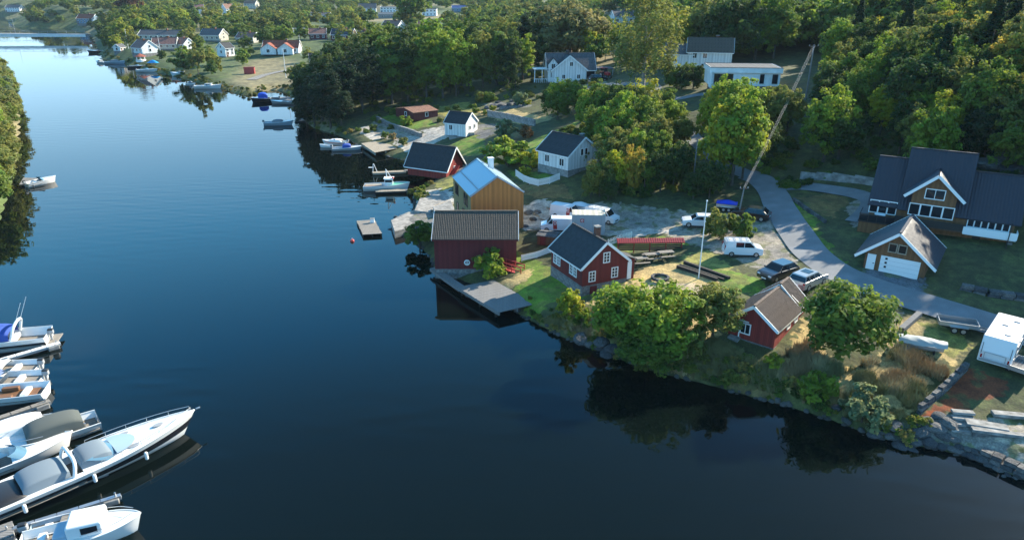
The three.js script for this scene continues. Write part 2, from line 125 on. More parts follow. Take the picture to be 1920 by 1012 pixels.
// what covers the ground, zone by zone, later zones over earlier ones: [colour, outline]
const SOIL = { brush: [76, 78, 44], lawn: [98, 124, 34], dryLawn: [140, 134, 66], straw: [176, 152, 100], sand: [190, 166, 130], gravel: [150, 140, 126], pale: [182, 172, 158], rock: [118, 114, 108], mud: [118, 98, 58], bark: [128, 66, 36], asphalt: [104, 106, 112] };
const zones = [
  ['mud', [[2.09, -60.94], [5.10, -59.78], [8.87, -57.54], [13.43, -53.38], [19.29, -49.87], [21.80, -48.29], [21.21, -46.05], [15.01, -49.63], [8.11, -54.63]]],
  ['straw', [[6.56, -59.08], [8.61, -59.49], [9.11, -55.26], [7.31, -56.26]]],
  ['lawn', [[0.00, -76.15], [4.65, -69.98], [7.35, -62.05], [2.10, -61.55], [-0.28, -65.34], [1.44, -68.77], [-0.60, -72.00]]],
  ['straw', [[1.42, -67.67], [2.90, -69.51], [1.78, -71.47], [0.00, -69.09], [-1.72, -68.54], [-0.56, -67.02]]],
  ['straw', [[11.89, -64.51], [13.56, -68.07], [18.65, -68.29], [20.28, -63.91], [21.08, -59.33], [21.21, -56.46], [16.92, -52.71], [13.69, -54.74], [9.34, -57.40], [7.24, -60.92]]],
  ['sand', [[13.68, -64.05], [17.98, -63.11], [20.84, -59.36], [18.19, -57.77], [12.75, -60.18], [8.49, -58.47], [8.21, -60.45]]],
  ['dryLawn', [[17.89, -69.94], [21.52, -70.72], [23.47, -63.97], [20.26, -65.86], [17.43, -67.83]]],
  ['lawn', [[20.60, -67.17], [23.58, -64.32], [24.91, -61.94], [23.92, -60.46], [21.55, -59.26], [20.18, -61.58]]],
  ['lawn', [[10.53, -75.67], [14.94, -76.29], [20.61, -74.15], [19.60, -72.40], [11.99, -72.92]]],
  ['gravel', [[1.76, -87.64], [7.10, -88.64], [15.41, -87.51], [22.58, -82.50], [28.36, -82.05], [31.93, -81.08], [31.51, -74.60], [29.46, -67.38], [29.04, -64.79], [25.23, -64.52], [22.41, -69.77], [18.06, -76.42], [11.94, -77.00], [7.71, -78.90], [2.02, -83.01]]],
  ['pale', [[1.09, -90.59], [5.09, -90.94], [6.93, -86.14], [4.67, -82.31], [1.67, -82.21], [0.35, -86.24]]],
  ['pale', [[10.21, -78.29], [15.51, -79.68], [20.71, -77.20], [16.87, -76.69], [12.52, -76.69]]],
  ['pale', [[-17.23, -93.13], [-14.61, -97.73], [-14.66, -105.28], [-9.68, -106.16], [-7.92, -91.08], [-11.61, -89.87], [-15.68, -87.57]]],
  ['rock', [[-16.81, -92.40], [-12.86, -94.14], [-8.66, -93.84], [-10.50, -86.27], [-15.29, -87.35]]],
  ['dryLawn', [[-12.51, -108.97], [-9.69, -111.76], [-8.40, -106.05], [-10.68, -103.29]]],
  ['pale', [[-15.32, -121.78], [-10.34, -120.00], [-8.34, -115.47], [-11.12, -112.89], [-13.56, -116.09]]],
  ['straw', [[22.99, -50.61], [25.93, -55.04], [26.08, -51.82], [25.84, -48.98], [28.84, -48.08], [32.05, -51.30], [32.93, -47.10], [29.74, -43.19], [26.78, -43.31], [24.61, -45.73], [21.14, -48.92]]],
  ['straw', [[31.02, -52.92], [34.33, -55.08], [37.05, -53.22], [37.93, -50.83], [34.83, -47.57], [32.21, -49.84]]],
  ['dryLawn', [[35.27, -54.17], [37.92, -52.36], [37.73, -50.47], [35.18, -48.20], [34.58, -51.09]]],
  ['gravel', [[30.30, -60.08], [32.86, -56.95], [34.78, -55.04], [31.12, -52.13], [30.30, -55.44]]],
  ['bark', [[35.63, -47.37], [37.04, -46.42], [37.85, -45.12], [34.83, -43.34], [32.14, -41.95], [29.54, -42.32]]],
  ['rock', [[26.38, -42.16], [28.90, -43.03], [30.77, -42.17], [32.70, -42.96], [34.61, -38.71], [33.65, -36.92], [31.13, -39.72]]],
  ['gravel', [[32.83, -41.85], [36.05, -41.03], [34.27, -38.06], [33.19, -40.46]]],
  ['lawn', [[35.21, -86.68], [35.64, -79.06], [33.48, -67.85], [33.96, -63.93], [31.77, -63.69], [31.99, -71.17], [33.20, -82.86]]],
  ['mud', [[36.10, -85.39], [41.52, -85.58], [41.75, -81.54], [37.15, -76.69], [36.21, -78.92]]],
  ['gravel', [[41.75, -81.54], [44.25, -81.46], [40.85, -74.18], [37.73, -73.84]]],
  ['brush', [[35.61, -75.17], [39.03, -72.80], [34.95, -63.80], [32.96, -66.60]]],
  ['brush', [[40.91, -63.19], [48.15, -61.52], [44.52, -54.31], [40.14, -56.32], [38.79, -58.70]]],
  ['asphalt', [[33.40, -62.64], [34.71, -63.25], [39.54, -60.60], [37.64, -57.42], [34.08, -59.64]]],
  ['lawn', [[-11.42, -134.00], [-7.41, -137.31], [-4.54, -130.44], [-5.69, -121.74], [-8.90, -124.12]]],
  ['lawn', [[-31.40, -161.20], [-27.30, -162.74], [-17.59, -153.37], [-16.49, -148.27], [-22.74, -147.83]]],
  ['dryLawn', [[-19.06, -167.34], [-10.19, -168.22], [-7.24, -158.68], [-9.13, -149.24], [-16.94, -158.66]]],
  ['pale', [[-35.21, -155.42], [-28.80, -156.60], [-25.28, -145.66], [-29.09, -144.75]]],
  ['gravel', [[-31.19, -159.99], [-21.25, -145.26], [-18.34, -139.49], [-25.46, -143.26], [-32.10, -154.81]]],
  ['pale', [[-24.87, -143.01], [-18.87, -144.09], [-15.52, -144.19], [-12.85, -138.76], [-17.77, -134.54], [-20.86, -134.04]]],
  ['pale', [[-19.06, -145.82], [-14.07, -146.79], [-11.80, -139.08], [-15.59, -139.09]]],
  ['rock', [[-8.87, -144.61], [-3.29, -143.16], [-1.04, -135.17], [-6.20, -133.69]]],
  ['mud', [[0.51, -131.67], [4.49, -129.86], [2.40, -124.36], [0.00, -123.54]]],
  ['straw', [[-8.41, -157.82], [0.00, -153.33], [8.42, -137.93], [4.13, -134.79], [-3.34, -145.52]]],
  ['rock', [[-6.82, -163.68], [3.62, -159.41], [4.62, -152.15], [-4.74, -155.85]]],
  ['lawn', [[2.34, -120.88], [9.90, -129.11], [13.02, -130.99], [5.24, -112.21], [2.57, -109.47]]],
  ['lawn', [[-0.84, -106.99], [4.00, -101.56], [7.02, -98.91], [3.84, -96.97], [0.40, -101.26]]],
  ['gravel', [[12.59, -167.77], [17.92, -170.95], [23.20, -162.91], [20.24, -158.38], [13.35, -161.23]]],
  ['straw', [[19.56, -143.57], [24.27, -149.87], [23.95, -144.10], [19.85, -137.62]]],
  ['mud', [[0.00, -99.11], [7.56, -95.50], [8.68, -90.70], [2.93, -91.69]]],
];
const HAYLAWN = [[-93.35, -232.13], [-109.79, -302.51], [-100.53, -309.00], [-71.43, -267.15], [-66.90, -249.30], [-71.67, -226.99], [-79.70, -220.19]];   // mown and dry
const texGround = (() => {
  const W = 1520, Hh = 2048, cw = 760, ch = 1024, sx = cw / (NEAR.x1 - NEAR.x0), sz = ch / (NEAR.z1 - NEAR.z0);
  const cv = document.createElement('canvas'); cv.width = cw; cv.height = ch; const c = cv.getContext('2d');
  c.fillStyle = 'rgb(' + SOIL.brush + ')'; c.fillRect(0, 0, cw, ch);
  for (const [k, pts] of zones) { c.fillStyle = 'rgb(' + SOIL[k] + ')'; c.beginPath(); pts.forEach(([x, z], i) => c[i ? 'lineTo' : 'moveTo']((x - NEAR.x0) * sx, (z - NEAR.z0) * sz)); c.closePath(); c.fill(); }
  const d = c.getImageData(0, 0, cw, ch).data, out = new Uint8Array(W * Hh * 4);
  const at = (x, y, n) => d[(clamp(y | 0, 0, ch - 1) * cw + clamp(x | 0, 0, cw - 1)) * 4 + n];
  for (let j = 0; j < Hh; j++) for (let i = 0; i < W; i++) {
    const x = NEAR.x0 + (i + 0.5) / W * (NEAR.x1 - NEAR.x0), z = NEAR.z0 + (j + 0.5) / Hh * (NEAR.z1 - NEAR.z0), k = (j * W + i) * 4;
    const wx = (fbm(x * 0.55, z * 0.55, 3) - 0.5) * 2.0 + (vnoise(x * 3, z * 3) - 0.5) * 0.7, wz = (fbm(x * 0.55 + 40, z * 0.55 + 11, 3) - 0.5) * 2.0 + (vnoise(x * 3 + 9, z * 3) - 0.5) * 0.7;
    const px = (x + wx - NEAR.x0) * sx, pz = (z + wz - NEAR.z0) * sz;
    const grain = 0.74 + 0.52 * hash2(i, j) * 0.6 + 0.5 * (fbm(x * 1.7, z * 1.7, 4) - 0.35), patch = fbm(x * 0.32 + 5, z * 0.32, 3) - 0.5, dry = sstep(fbm(x * 0.8 + 70, z * 0.8, 4), 0.5, 0.66);
    let r = at(px, pz, 0), g = at(px, pz, 1), b = at(px, pz, 2);
    if (g > r * 1.05) { r = lerp(r, 122, dry * 0.6); g = lerp(g, 112, dry * 0.5); b = lerp(b, 62, dry * 0.5); }   // withered patches in the grass
    else if (r < 165) { const tuft = sstep(fbm(x * 1.1 + 31, z * 1.1 + 8, 4), 0.57, 0.68) * 0.55; r = lerp(r, 92, tuft); g = lerp(g, 98, tuft); b = lerp(b, 52, tuft); }   // weeds in the gravel
    out[k] = clamp(r * grain * (1 + patch * 0.35), 0, 255); out[k + 1] = clamp(g * grain * (1 + patch * 0.3), 0, 255); out[k + 2] = clamp(b * grain * (1 + patch * 0.2), 0, 255); out[k + 3] = 255;
  }
  const t = new THREE.DataTexture(out, W, Hh); t.magFilter = THREE.LinearFilter; t.minFilter = THREE.LinearFilter; t.colorSpace = THREE.SRGBColorSpace; t.needsUpdate = true; return t;
})();
{
  const xs = [], zs = [];
  for (let x = NEAR.x0; x <= NEAR.x1 + 1e-6; x += 115 / 128) xs.push(x);
  for (let x = NEAR.x1, s = 1; x < 3000; s *= 1.07) { x += s; xs.push(x); }
  for (let x = NEAR.x0, s = 0.9; x > -2500; s *= 1.055) { x -= s; xs.unshift(x); }
  for (let z = NEAR.z1; z >= NEAR.z0 - 1e-6; z -= 155 / 172) zs.push(z);
  zs.unshift(-20, -24, -28, -31, -33.5);
  for (let z = NEAR.z0, s = 0.95; z > -3200; s *= 1.035) { z -= s; zs.push(z); }
  const nx = xs.length, nz = zs.length, pos = new Float32Array(nx * nz * 3), uv = new Float32Array(nx * nz * 2), uv1 = new Float32Array(nx * nz * 2), col = new Float32Array(nx * nz * 3);
  for (let j = 0; j < nz; j++) for (let i = 0; i < nx; i++) {
    const x = xs[i], z = zs[j], k = j * nx + i, y = groundH(x, z);
    pos.set([x, y + (y > 0.8 ? (fbm(x * 0.4, z * 0.4, 3) - 0.5) * 0.25 : 0), z], k * 3);
    uv.set([(x - NEAR.x0) / 115, (z - NEAR.z0) / 155], k * 2); uv1.set([x, z], k * 2);
    const f = fbm(x * 0.012 + 3, z * 0.012, 4), dry = Math.max(sstep(f, 0.5, 0.6), clamp(polyDist(HAYLAWN, x, z) / 6 + 0.5, 0, 1)), n = 0.8 + 0.4 * fbm(x * 0.3, z * 0.3, 3);
    col.set([lerp(0.1, 0.3, dry) * n, lerp(0.14, 0.25, dry) * n, lerp(0.035, 0.12, dry) * n], k * 3);
  }
  const inner = [], outer = [];
  for (let j = 0; j < nz - 1; j++) for (let i = 0; i < nx - 1; i++) {
    const a = j * nx + i, b = a + 1, c = a + nx, d = c + 1, near = xs[i] >= NEAR.x0 - 1e-3 && xs[i + 1] <= NEAR.x1 + 1e-3 && zs[j] <= NEAR.z1 + 1e-3 && zs[j + 1] >= NEAR.z0 - 1e-3;
    (near ? inner : outer).push(a, b, d, a, d, c);
  }
  const g = new THREE.BufferGeometry();
  g.setAttribute('position', new THREE.BufferAttribute(pos, 3)); g.setAttribute('uv', new THREE.BufferAttribute(uv, 2)); g.setAttribute('uv1', new THREE.BufferAttribute(uv1, 2)); g.setAttribute('color', new THREE.BufferAttribute(col, 3));
  g.setIndex([...inner, ...outer]); g.addGroup(0, inner.length, 0); g.addGroup(inner.length, outer.length, 1); g.computeVertexNormals();
  const bump = rep(texCoarse, 0.35); bump.channel = 1; const far = rep(texGrain, 0.12); far.channel = 1;
  const m = new THREE.Mesh(g, [std(1, 1, 1, 0.95, { map: texGround, bumpMap: bump, bumpScale: 0.05 }), std(1, 1, 1, 0.95, { vertexColors: true, map: far })]);
  m.name = 'ground'; m.castShadow = m.receiveShadow = true; scene.add(tag(m, 'grassy riverside land rising to wooded hills', 'ground', null, 'structure'));
}
// ---------------------------------------------------------------- water
{
  const ripple = dataTex(1024, 1024, (u, v) => { // low broken ripples in patches, calm water between
    let s = 0; const patch = sstep(tfbm(u * 3 + 0.4, v * 3, 3, 3), 0.46, 0.68);
    for (const [fx, fy, ph, a] of [[3, 17, 0.2, 0.3], [-5, 23, 1.7, 0.28], [8, 29, 3.1, 0.22], [-9, 36, 4.4, 0.18], [2, 43, 5.2, 0.12]]) s += a * Math.sin(2 * Math.PI * (fx * u + fy * v) + ph + 7 * (tfbm(u * 5 + fx, v * 5, 5, 3) - 0.5)) * (0.35 + 0.65 * tfbm(u * 7 + ph, v * 9, 7, 2));
    return clamp(0.5 + 0.34 * s * (0.12 + 0.88 * patch) + 0.07 * (tfbm(u * 24, v * 24, 24, 3) - 0.5), 0, 1);
  }, { srgb: false });
  const g = new THREE.PlaneGeometry(3600, 2600, 1, 1).rotateX(-Math.PI / 2).translate(-400, 0, -1270);
  const uv = g.attributes.uv; for (let i = 0; i < uv.count; i++) uv.setXY(i, g.attributes.position.getX(i), g.attributes.position.getZ(i));
  const m = new THREE.Mesh(g, phys(0.0022, 0.005, 0.0045, 0.02, { ior: 1.333, specularIntensity: 0.8, bumpMap: rep(ripple, 1 / 61), bumpScale: 0.03 }));
  m.name = 'water'; m.receiveShadow = true; scene.add(tag(m, 'calm dark blue river water mirroring sky and trees', 'water', null, 'structure'));
}

// ---------------------------------------------------------------- building materials
const M = {
  red: boards(0.18, 0.022, 0.018), redDark: boards(0.17, 0.02, 0.02), redBright: boards(0.3, 0.035, 0.025), redPaint: std(0.36, 0.04, 0.035, 0.6), orange: boards(0.66, 0.23, 0.055, 2.4), ochre: boards(0.32, 0.24, 0.1, 2.4), brown: boards(0.24, 0.11, 0.045, 2.0), brownDark: boards(0.15, 0.07, 0.035, 2.0),
  white: boards(0.86, 0.86, 0.84, 2.6), trim: std(0.83, 0.83, 0.81, 0.55), render: std(0.95, 0.95, 0.93, 0.8, { map: rep(texSoft, 1 / 6) }), cream: boards(0.6, 0.56, 0.46), blueWall: boards(0.16, 0.28, 0.4), maroon: boards(0.14, 0.03, 0.03),
  slate: grainy(0.03, 0.033, 0.038, 1.1, 0.7, 0.02), slateGrey: grainy(0.12, 0.12, 0.125, 1.2, 0.7, 0.02), tileDark: std(0.032, 0.034, 0.045, 0.42), tileBrown: grainy(0.19, 0.135, 0.105, 0.9, 0.85, 0.01), tileRed: grainy(0.34, 0.09, 0.05, 1.2, 0.8, 0.02), tileRust: grainy(0.3, 0.15, 0.1, 1.6, 0.8, 0.02), tilePink: grainy(0.3, 0.15, 0.12, 1.4, 0.8, 0.02), tileMoss: grainy(0.135, 0.11, 0.085, 0.7, 0.9, 0.01),
  metal: phys(0.3, 0.4, 0.47, 0.32, { metalness: 0.15 }), brick: grainy(0.26, 0.1, 0.06, 0.5, 0.9, 0.01), stone: grainy(0.27, 0.26, 0.25, 1.3, 0.9, 0.05), stoneDark: grainy(0.16, 0.155, 0.15, 1.3, 0.9, 0.05), concrete: grainy(0.36, 0.35, 0.33, 2.5, 0.9, 0.01), deck: std(0.36, 0.32, 0.27, 0.85, { map: rep(texWood, 0.5) }), greyWood: std(0.3, 0.29, 0.28, 0.88, { map: rep(texWood, 0.6) }), darkWood: std(0.06, 0.05, 0.042, 0.85, { map: rep(texWood, 0.6) }), paleWood: std(0.52, 0.44, 0.33, 0.8, { map: rep(texWood, 0.6) }),
  glass: phys(0.015, 0.02, 0.025, 0.04, { ior: 1.5 }), black: std(0.02, 0.02, 0.022, 0.5), rubber: std(0.018, 0.018, 0.018, 0.85), steel: std(0.5, 0.51, 0.52, 0.35, { metalness: 0.8 }), grey: std(0.3, 0.31, 0.32, 0.6), felt: grainy(0.14, 0.145, 0.15, 1.5, 0.95, 0.01),
};
// a window: frame with bars, its panes behind
function windowAt(parent, [x, y, z], ry, w, h, cols = 2, rows = 2, frame = M.trim) {
  const q = (g) => g.rotateY(ry).translate(x, y, z), f = 0.085, list = [bx(w + 2 * f, f, 0.09, 0, h / 2 + f / 2), bx(w + 2 * f, f, 0.11, 0, -h / 2 - f / 2), bx(f, h, 0.09, -w / 2 - f / 2), bx(f, h, 0.09, w / 2 + f / 2)];
  for (let i = 1; i < cols; i++) list.push(bx(0.06, h, 0.06, -w / 2 + w * i / cols)); for (let i = 1; i < rows; i++) list.push(bx(w, 0.045, 0.055, 0, -h / 2 + h * i / rows));
  const fr = mesh('window', list.map(q), frame, parent);
  for (let i = 0; i < cols; i++) mesh('pane', q(bx(w / cols - 0.02, h - 0.01, 0.02, -w / 2 + w * (i + 0.5) / cols, 0, -0.012)), M.glass, fr);
  return fr;
}
function onFace(L, W, face, s, y, off = 0.03) { return { '+z': [[s, y, W / 2 + off], 0], '-z': [[-s, y, -W / 2 - off], Math.PI], '+x': [[L / 2 + off, y, -s], Math.PI / 2], '-x': [[-L / 2 - off, y, s], -Math.PI / 2] }[face]; }   // s runs to the right as one faces the wall
// one roof slope as a thick slab or as courses of wavy tiles; from ridge to eave on side sz
function slope(L, W, eave, ridge, over, overG, sz, tiles, thick = 0.12, z0 = 0) {
  const half = W / 2 + over, drop = (ridge - eave) / (W / 2), yE = ridge - drop * half, x0 = -L / 2 - overG, x1 = L / 2 + overG, list = [];
  const n = Math.hypot(drop, 1);
  const pt = (x, t, up) => [x, lerp(ridge, yE, t) + up / n, sz * (half * t + up * drop / n) + z0];
  const slab = new THREE.BufferGeometry(), c = [pt(x0, 0, 0), pt(x1, 0, 0), pt(x1, 1, 0), pt(x0, 1, 0), pt(x0, 0, -thick), pt(x1, 0, -thick), pt(x1, 1, -thick), pt(x0, 1, -thick)];
  const faces = [[0, 1, 2, 3], [7, 6, 5, 4], [0, 4, 5, 1], [1, 5, 6, 2], [2, 6, 7, 3], [3, 7, 4, 0]], pos = [];
  for (const f of faces) { const o = sz > 0 ? [f[0], f[3], f[2], f[0], f[2], f[1]] : [f[0], f[1], f[2], f[0], f[2], f[3]]; for (const k of o) pos.push(...c[k]); }
  slab.setAttribute('position', new THREE.Float32BufferAttribute(pos, 3)); slab.computeVertexNormals(); list.push(slab);
  if (tiles) {
    const cols = Math.round((x1 - x0) / tiles), rows = Math.max(3, Math.round(half * n / 0.34)), wave = [0, 0.9, 1, 0.35];
    const grid = quadGrid(cols * 4, rows * 2, (u, v) => { const i = Math.round(u * cols * 4), j = Math.round(v * rows * 2), row = Math.floor(j / 2 + (j % 2 ? 0.5 : 0)), t = j % 2 ? (row) / rows - 0.004 : row / rows + 0.004; const up = 0.025 + 0.05 * wave[i % 4] + (j % 2 ? 0.035 : 0.0) + 0.012 * hash2(i >> 2, row); return pt(lerp(x0, x1, u), clamp(t, 0, 1), up); });
    if (sz > 0) { const ix = grid.index.array; for (let i = 0; i < ix.length; i += 3) { const t = ix[i + 1]; ix[i + 1] = ix[i + 2]; ix[i + 2] = t; } grid.computeVertexNormals(); }
    list.push(grid);
  }
  return list;
}
function gabled(t, o) { // walls, roof, trim, windows of a gabled volume under thing t; the ridge runs along x
  const { L, W, eave, ridge, wall, roof, base = 0, over = 0.3, overG = 0.25, tiles = 0, trim = M.trim, dx = 0, dz = 0, gableWall, found = 0, foundMat = M.stone } = o;
  const mv = (g) => (dx || dz ? g.map((k) => k.translate(dx, 0, dz)) : g), drop = (ridge - eave) / (W / 2), th = 0.16;
  const body = prism([[-W / 2, base + found], [W / 2, base + found], [W / 2, eave - th], [0, ridge - th], [-W / 2, eave - th]], L, -L / 2).rotateY(Math.PI / 2);
  mesh('wall', mv([body]), wall, t);
  if (gableWall) mesh('gable_wall', mv([prism([[-W / 2 - 0.01, base + found], [W / 2 + 0.01, base + found], [W / 2 + 0.01, eave - th], [0, ridge - th], [-W / 2 - 0.01, eave - th]], 0.03, L / 2).rotateY(Math.PI / 2)]), gableWall, t);
  if (found) mesh('foundation', mv([bx(L + 0.06, found + 1.6, W + 0.06, 0, base + found / 2 - 0.8)]), foundMat, t);
  const rf = mesh('roof', mv([...slope(L, W, eave, ridge, over, overG, 1, tiles), ...slope(L, W, eave, ridge, over, overG, -1, tiles)]), roof, t);
  mesh('ridge_cap', mv([bx(L + 2 * overG - 0.1, 0.1, 0.24, 0, ridge + (tiles ? 0.1 : 0.02))]), o.cap ?? roof, rf);
  const half = W / 2 + over, yE = ridge - drop * half;
  if (trim) for (const sx of [-1, 1]) for (const sz of [-1, 1]) { const x = sx * (L / 2 + overG + 0.025); mesh('bargeboard', mv([beam([x, ridge - 0.03, 0], [x, yE - 0.03, sz * half], 0.05, 0.26)]), trim, t); }
  if (trim && o.fascia !== false) for (const sz of [-1, 1]) mesh('fascia', mv([bx(L + 2 * overG - 0.04, 0.16, 0.04, 0, yE - 0.1, sz * (half - 0.02))]), o.fasciaMat ?? trim, t);
  for (const [face, s, y, w, h, cols, rows] of o.windows ?? []) { const [p, ry] = onFace(L, W, face, s, y + base); windowAt(t, [p[0] + dx, p[1], p[2] + dz], ry, w, h, cols, rows, o.frame); }
  for (const [face, s, w, h, mat, y0 = 0] of o.doors ?? []) { const [p, ry] = onFace(L, W, face, s, base + y0 + h / 2, 0.03); const d = mesh('door', [bx(w, h, 0.08).rotateY(ry).translate(p[0] + dx, p[1], p[2] + dz)], mat, t); mesh('handle', [bx(0.05, 0.14, 0.06, w * 0.36, 0, 0.06).rotateY(ry).translate(p[0] + dx, p[1], p[2] + dz)], M.black, d); }
  if (o.chimney) { const [cx, cz, w, h, mat = M.brick, capMat = M.concrete] = o.chimney, y0 = ridge - drop * Math.abs(cz) - 0.4; const c = mesh('chimney', mv([bx(w, h + 0.4, w, cx, y0 + (h + 0.4) / 2, cz)]), mat, rf); mesh('chimney_cap', mv([bx(w + 0.14, 0.1, w + 0.14, cx, y0 + h + 0.46, cz)]), capMat, rf); }
  return t;
}
const HOUSES = [];
function house(name, label, [x, z], deg, o) { HOUSES.push([x, z, Math.max(o.L, o.W) / 2 + 2, o.ridge]); const y = o.y ?? groundH(x, z); return gabled(thing(name, label, o.category ?? 'house', [x, y, z], R(deg), o.group), o); }

// ---------------------------------------------------------------- the waterside
{ // red barn on the quay
  const t = house('red_barn', 'large dark red wooden barn with ridged tile roof on the quay', [-4.05, -75.2], 0, { y: 1.0, L: 9.1, W: 7.0, eave: 3.9, ridge: 5.75, wall: M.redDark, roof: M.tileMoss, over: 0.35, overG: 0.2, tiles: 0.2, trim: M.trim, fascia: true, fasciaMat: M.redDark, found: 0.15, category: 'barn', cap: M.tileMoss });
  const ring = mesh('anchor_sign', [new THREE.TorusGeometry(0.27, 0.075, 8, 24).translate(-0.95, 0.95, 3.58)], M.trim, t);
  mesh('anchor', [bx(0.06, 0.34, 0.05, -0.95, 0.97, 3.56), bx(0.2, 0.05, 0.05, -0.95, 1.06, 3.56), bx(0.16, 0.05, 0.05, -1.0, 0.83, 3.56, 0, 0, -0.5), bx(0.16, 0.05, 0.05, -0.9, 0.83, 3.56, 0, 0, 0.5)], M.trim, ring);
  // ramp to the barn door with its railings
  const rp = thing('door_ramp', 'red wooden ramp with railings leading up to the barn', 'ramp', [-0.6, 1.0, -71.0], R(-20));
  mesh('floor', [beam([-1.4, 0.75, 0], [1.9, 0.12, 0], 1.1, 0.08)], M.redPaint, rp);
  for (const s of [-1, 1]) { for (const h of [0.45, 0.85]) mesh('rail', [beam([-1.4, 0.75 + h, s * 0.55], [1.9, 0.12 + h, s * 0.55], 0.05, 0.09)], M.redPaint, rp); for (let i = 0; i < 4; i++) mesh('post', [bx(0.08, 1.25 + 0.3 * (1 - i / 3), 0.08, -1.35 + i * 1.08, 0.55 + 0.5 * (1 - i / 3) - 0.15, s * 0.6)], M.redPaint, rp); }
}
{ // the new house
  const t = house('timber_house', 'new orange timber house with pale blue metal roof and white chimney', [-3.23, -86.55], -73, { y: 1.9, L: 9.8, W: 6.7, eave: 5.1, ridge: 7.25, wall: M.ochre, gableWall: M.orange, roof: M.metal, over: 0.12, overG: 0.1, trim: null, cap: M.metal, chimney: [-2.4, -1.2, 0.62, 1.3, M.render, M.render],
    windows: [['+z', -3.2, 3.9, 0.5, 1.3, 1, 1], ['+z', -2.2, 3.9, 0.5, 1.3, 1, 1], ['+z', 1.7, 3.9, 0.55, 1.4, 1, 1], ['+z', 2.9, 3.9, 0.55, 1.4, 1, 1], ['+z', -2.5, 1.3, 0.8, 1.7, 1, 1], ['+z', 0.9, 1.5, 0.7, 1.6, 1, 1], ['+z', 3.2, 1.6, 0.6, 1.2, 1, 1]], frame: M.black });
  for (const s of [-1, 1]) mesh('verge_strip', [beam([s * 5.0, 7.32, 0], [s * 5.0, 5.07, 3.5], 0.07, 0.07), beam([s * 5.0, 7.32, 0], [s * 5.0, 5.07, -3.5], 0.07, 0.07)], M.grey, t);
  mesh('snow_guard', [bar([-4.9, 5.85, 2.45], [4.9, 5.85, 2.45], 0.05)], M.grey, t);
}
{ // red house
  const t = house('red_house', 'red wooden house with black slate roof, white windows and brick chimney', [7.9, -66.8], -64.5, { y: 2.0, L: 6.4, W: 5.2, eave: 3.0, ridge: 5.15, wall: M.red, roof: M.slate, over: 0.3, overG: 0.2, tiles: 0, found: 0.85, chimney: [0.9, -0.35, 0.5, 1.1],
    windows: [['+z', -2.3, 1.95, 0.5, 0.95, 2, 3], ['+z', -1.55, 1.95, 0.5, 0.95, 2, 3], ['+z', 1.05, 1.95, 0.5, 0.95, 2, 3], ['+z', 1.8, 1.95, 0.5, 0.95, 2, 3], ['+x', -1.5, 1.75, 0.62, 0.95, 2, 3], ['+x', 1.15, 1.75, 0.62, 0.95, 2, 3], ['+x', 0.1, 3.5, 0.62, 0.95, 2, 3]], doors: [['+x', -1.3, 0.8, 1.0, M.redDark, -0.3]] });
  mesh('porch_wall', [bx(1.6, 2.6, 1.0, 2.3, 1.55, -3.1)], M.red, t); mesh('porch_roof', [bx(1.9, 0.1, 1.5, 2.3, 3.0, -3.05, 0, -0.35)], M.slate, t); mesh('porch_door', [bx(0.06, 1.9, 0.5, 3.12, 1.6, -3.0)], M.trim, t);
}
{ // small boathouse in two lengths
  const o = { y: 2.2, L: 5.5, W: 4.0, eave: 1.95, ridge: 3.4, wall: M.redBright, roof: M.tileBrown, over: 0.25, overG: 0.2, tiles: 0.2, windows: [['-x', -0.55, 1.15, 0.75, 0.85, 2, 1], ['+z', 0.2, 1.25, 0.55, 0.6, 2, 1], ['+z', 1.9, 1.25, 0.55, 0.6, 2, 1]], category: 'boathouse', found: 0.12 };
  const t = house('small_boathouse', 'small bright red boathouse with brown tile roof beside the maple', [22.1, -54.4], 49, o);
  gabled(t, { ...o, L: 1.7, W: 3.9, eave: 1.9, ridge: 3.6, dx: 3.65, windows: [] });
  mesh('door_frame', [bx(0.06, 1.7, 0.09, -2.8, 0.95, -1.05), bx(0.06, 0.09, 0.8, -2.8, 1.8, -0.7)], M.trim, t);
  mesh('door_step', [bx(0.6, 0.3, 0.9, -3.1, 0.1, -1.3)], M.concrete, t);
}
{ // dark roofed boathouse
  const t = house('tarred_boathouse', 'red boathouse with wide black roof beside the landing stages', [-13.1, -116.0], -28, { y: 0.9, L: 7.8, W: 5.2, eave: 1.9, ridge: 5.0, wall: M.redBright, roof: M.slate, over: 0.4, overG: 0.5, category: 'boathouse', windows: [['+x', 0, 1.5, 0.5, 0.5, 1, 1]] });
  mesh('stair', [beam([4.3, 0.2, 2.0], [4.3, 1.9, -0.4], 0.8, 0.08)], M.redPaint, t);
}
{ // white hut with the patio
  const t = house('white_hut', 'small white hut with black roof beside the stone terrace', [-10.2, -139.5], -28, { y: 3.2, L: 4.9, W: 4.6, eave: 2.6, ridge: 4.4, wall: M.white, roof: M.slate, over: 0.2, overG: 0.15, windows: [['+z', -1.0, 1.6, 0.7, 0.9, 2, 1], ['+x', -0.7, 1.6, 0.5, 0.7, 1, 1], ['+x', 1.1, 1.6, 0.5, 0.7, 1, 1]], category: 'hut' });
}
house('red_cabin', 'low dark red cabin with rusty sheet roof on the lawn', [-21.6, -158.5], 37, { y: 3.3, L: 6.2, W: 8.2, eave: 1.9, ridge: 2.5, wall: M.maroon, roof: M.tileRust, over: 0.2, overG: 0.15, trim: null, windows: [['-x', 0.6, 1.2, 0.8, 0.8, 1, 1], ['+z', 0.2, 1.2, 0.6, 0.8, 1, 1]], category: 'cabin' });
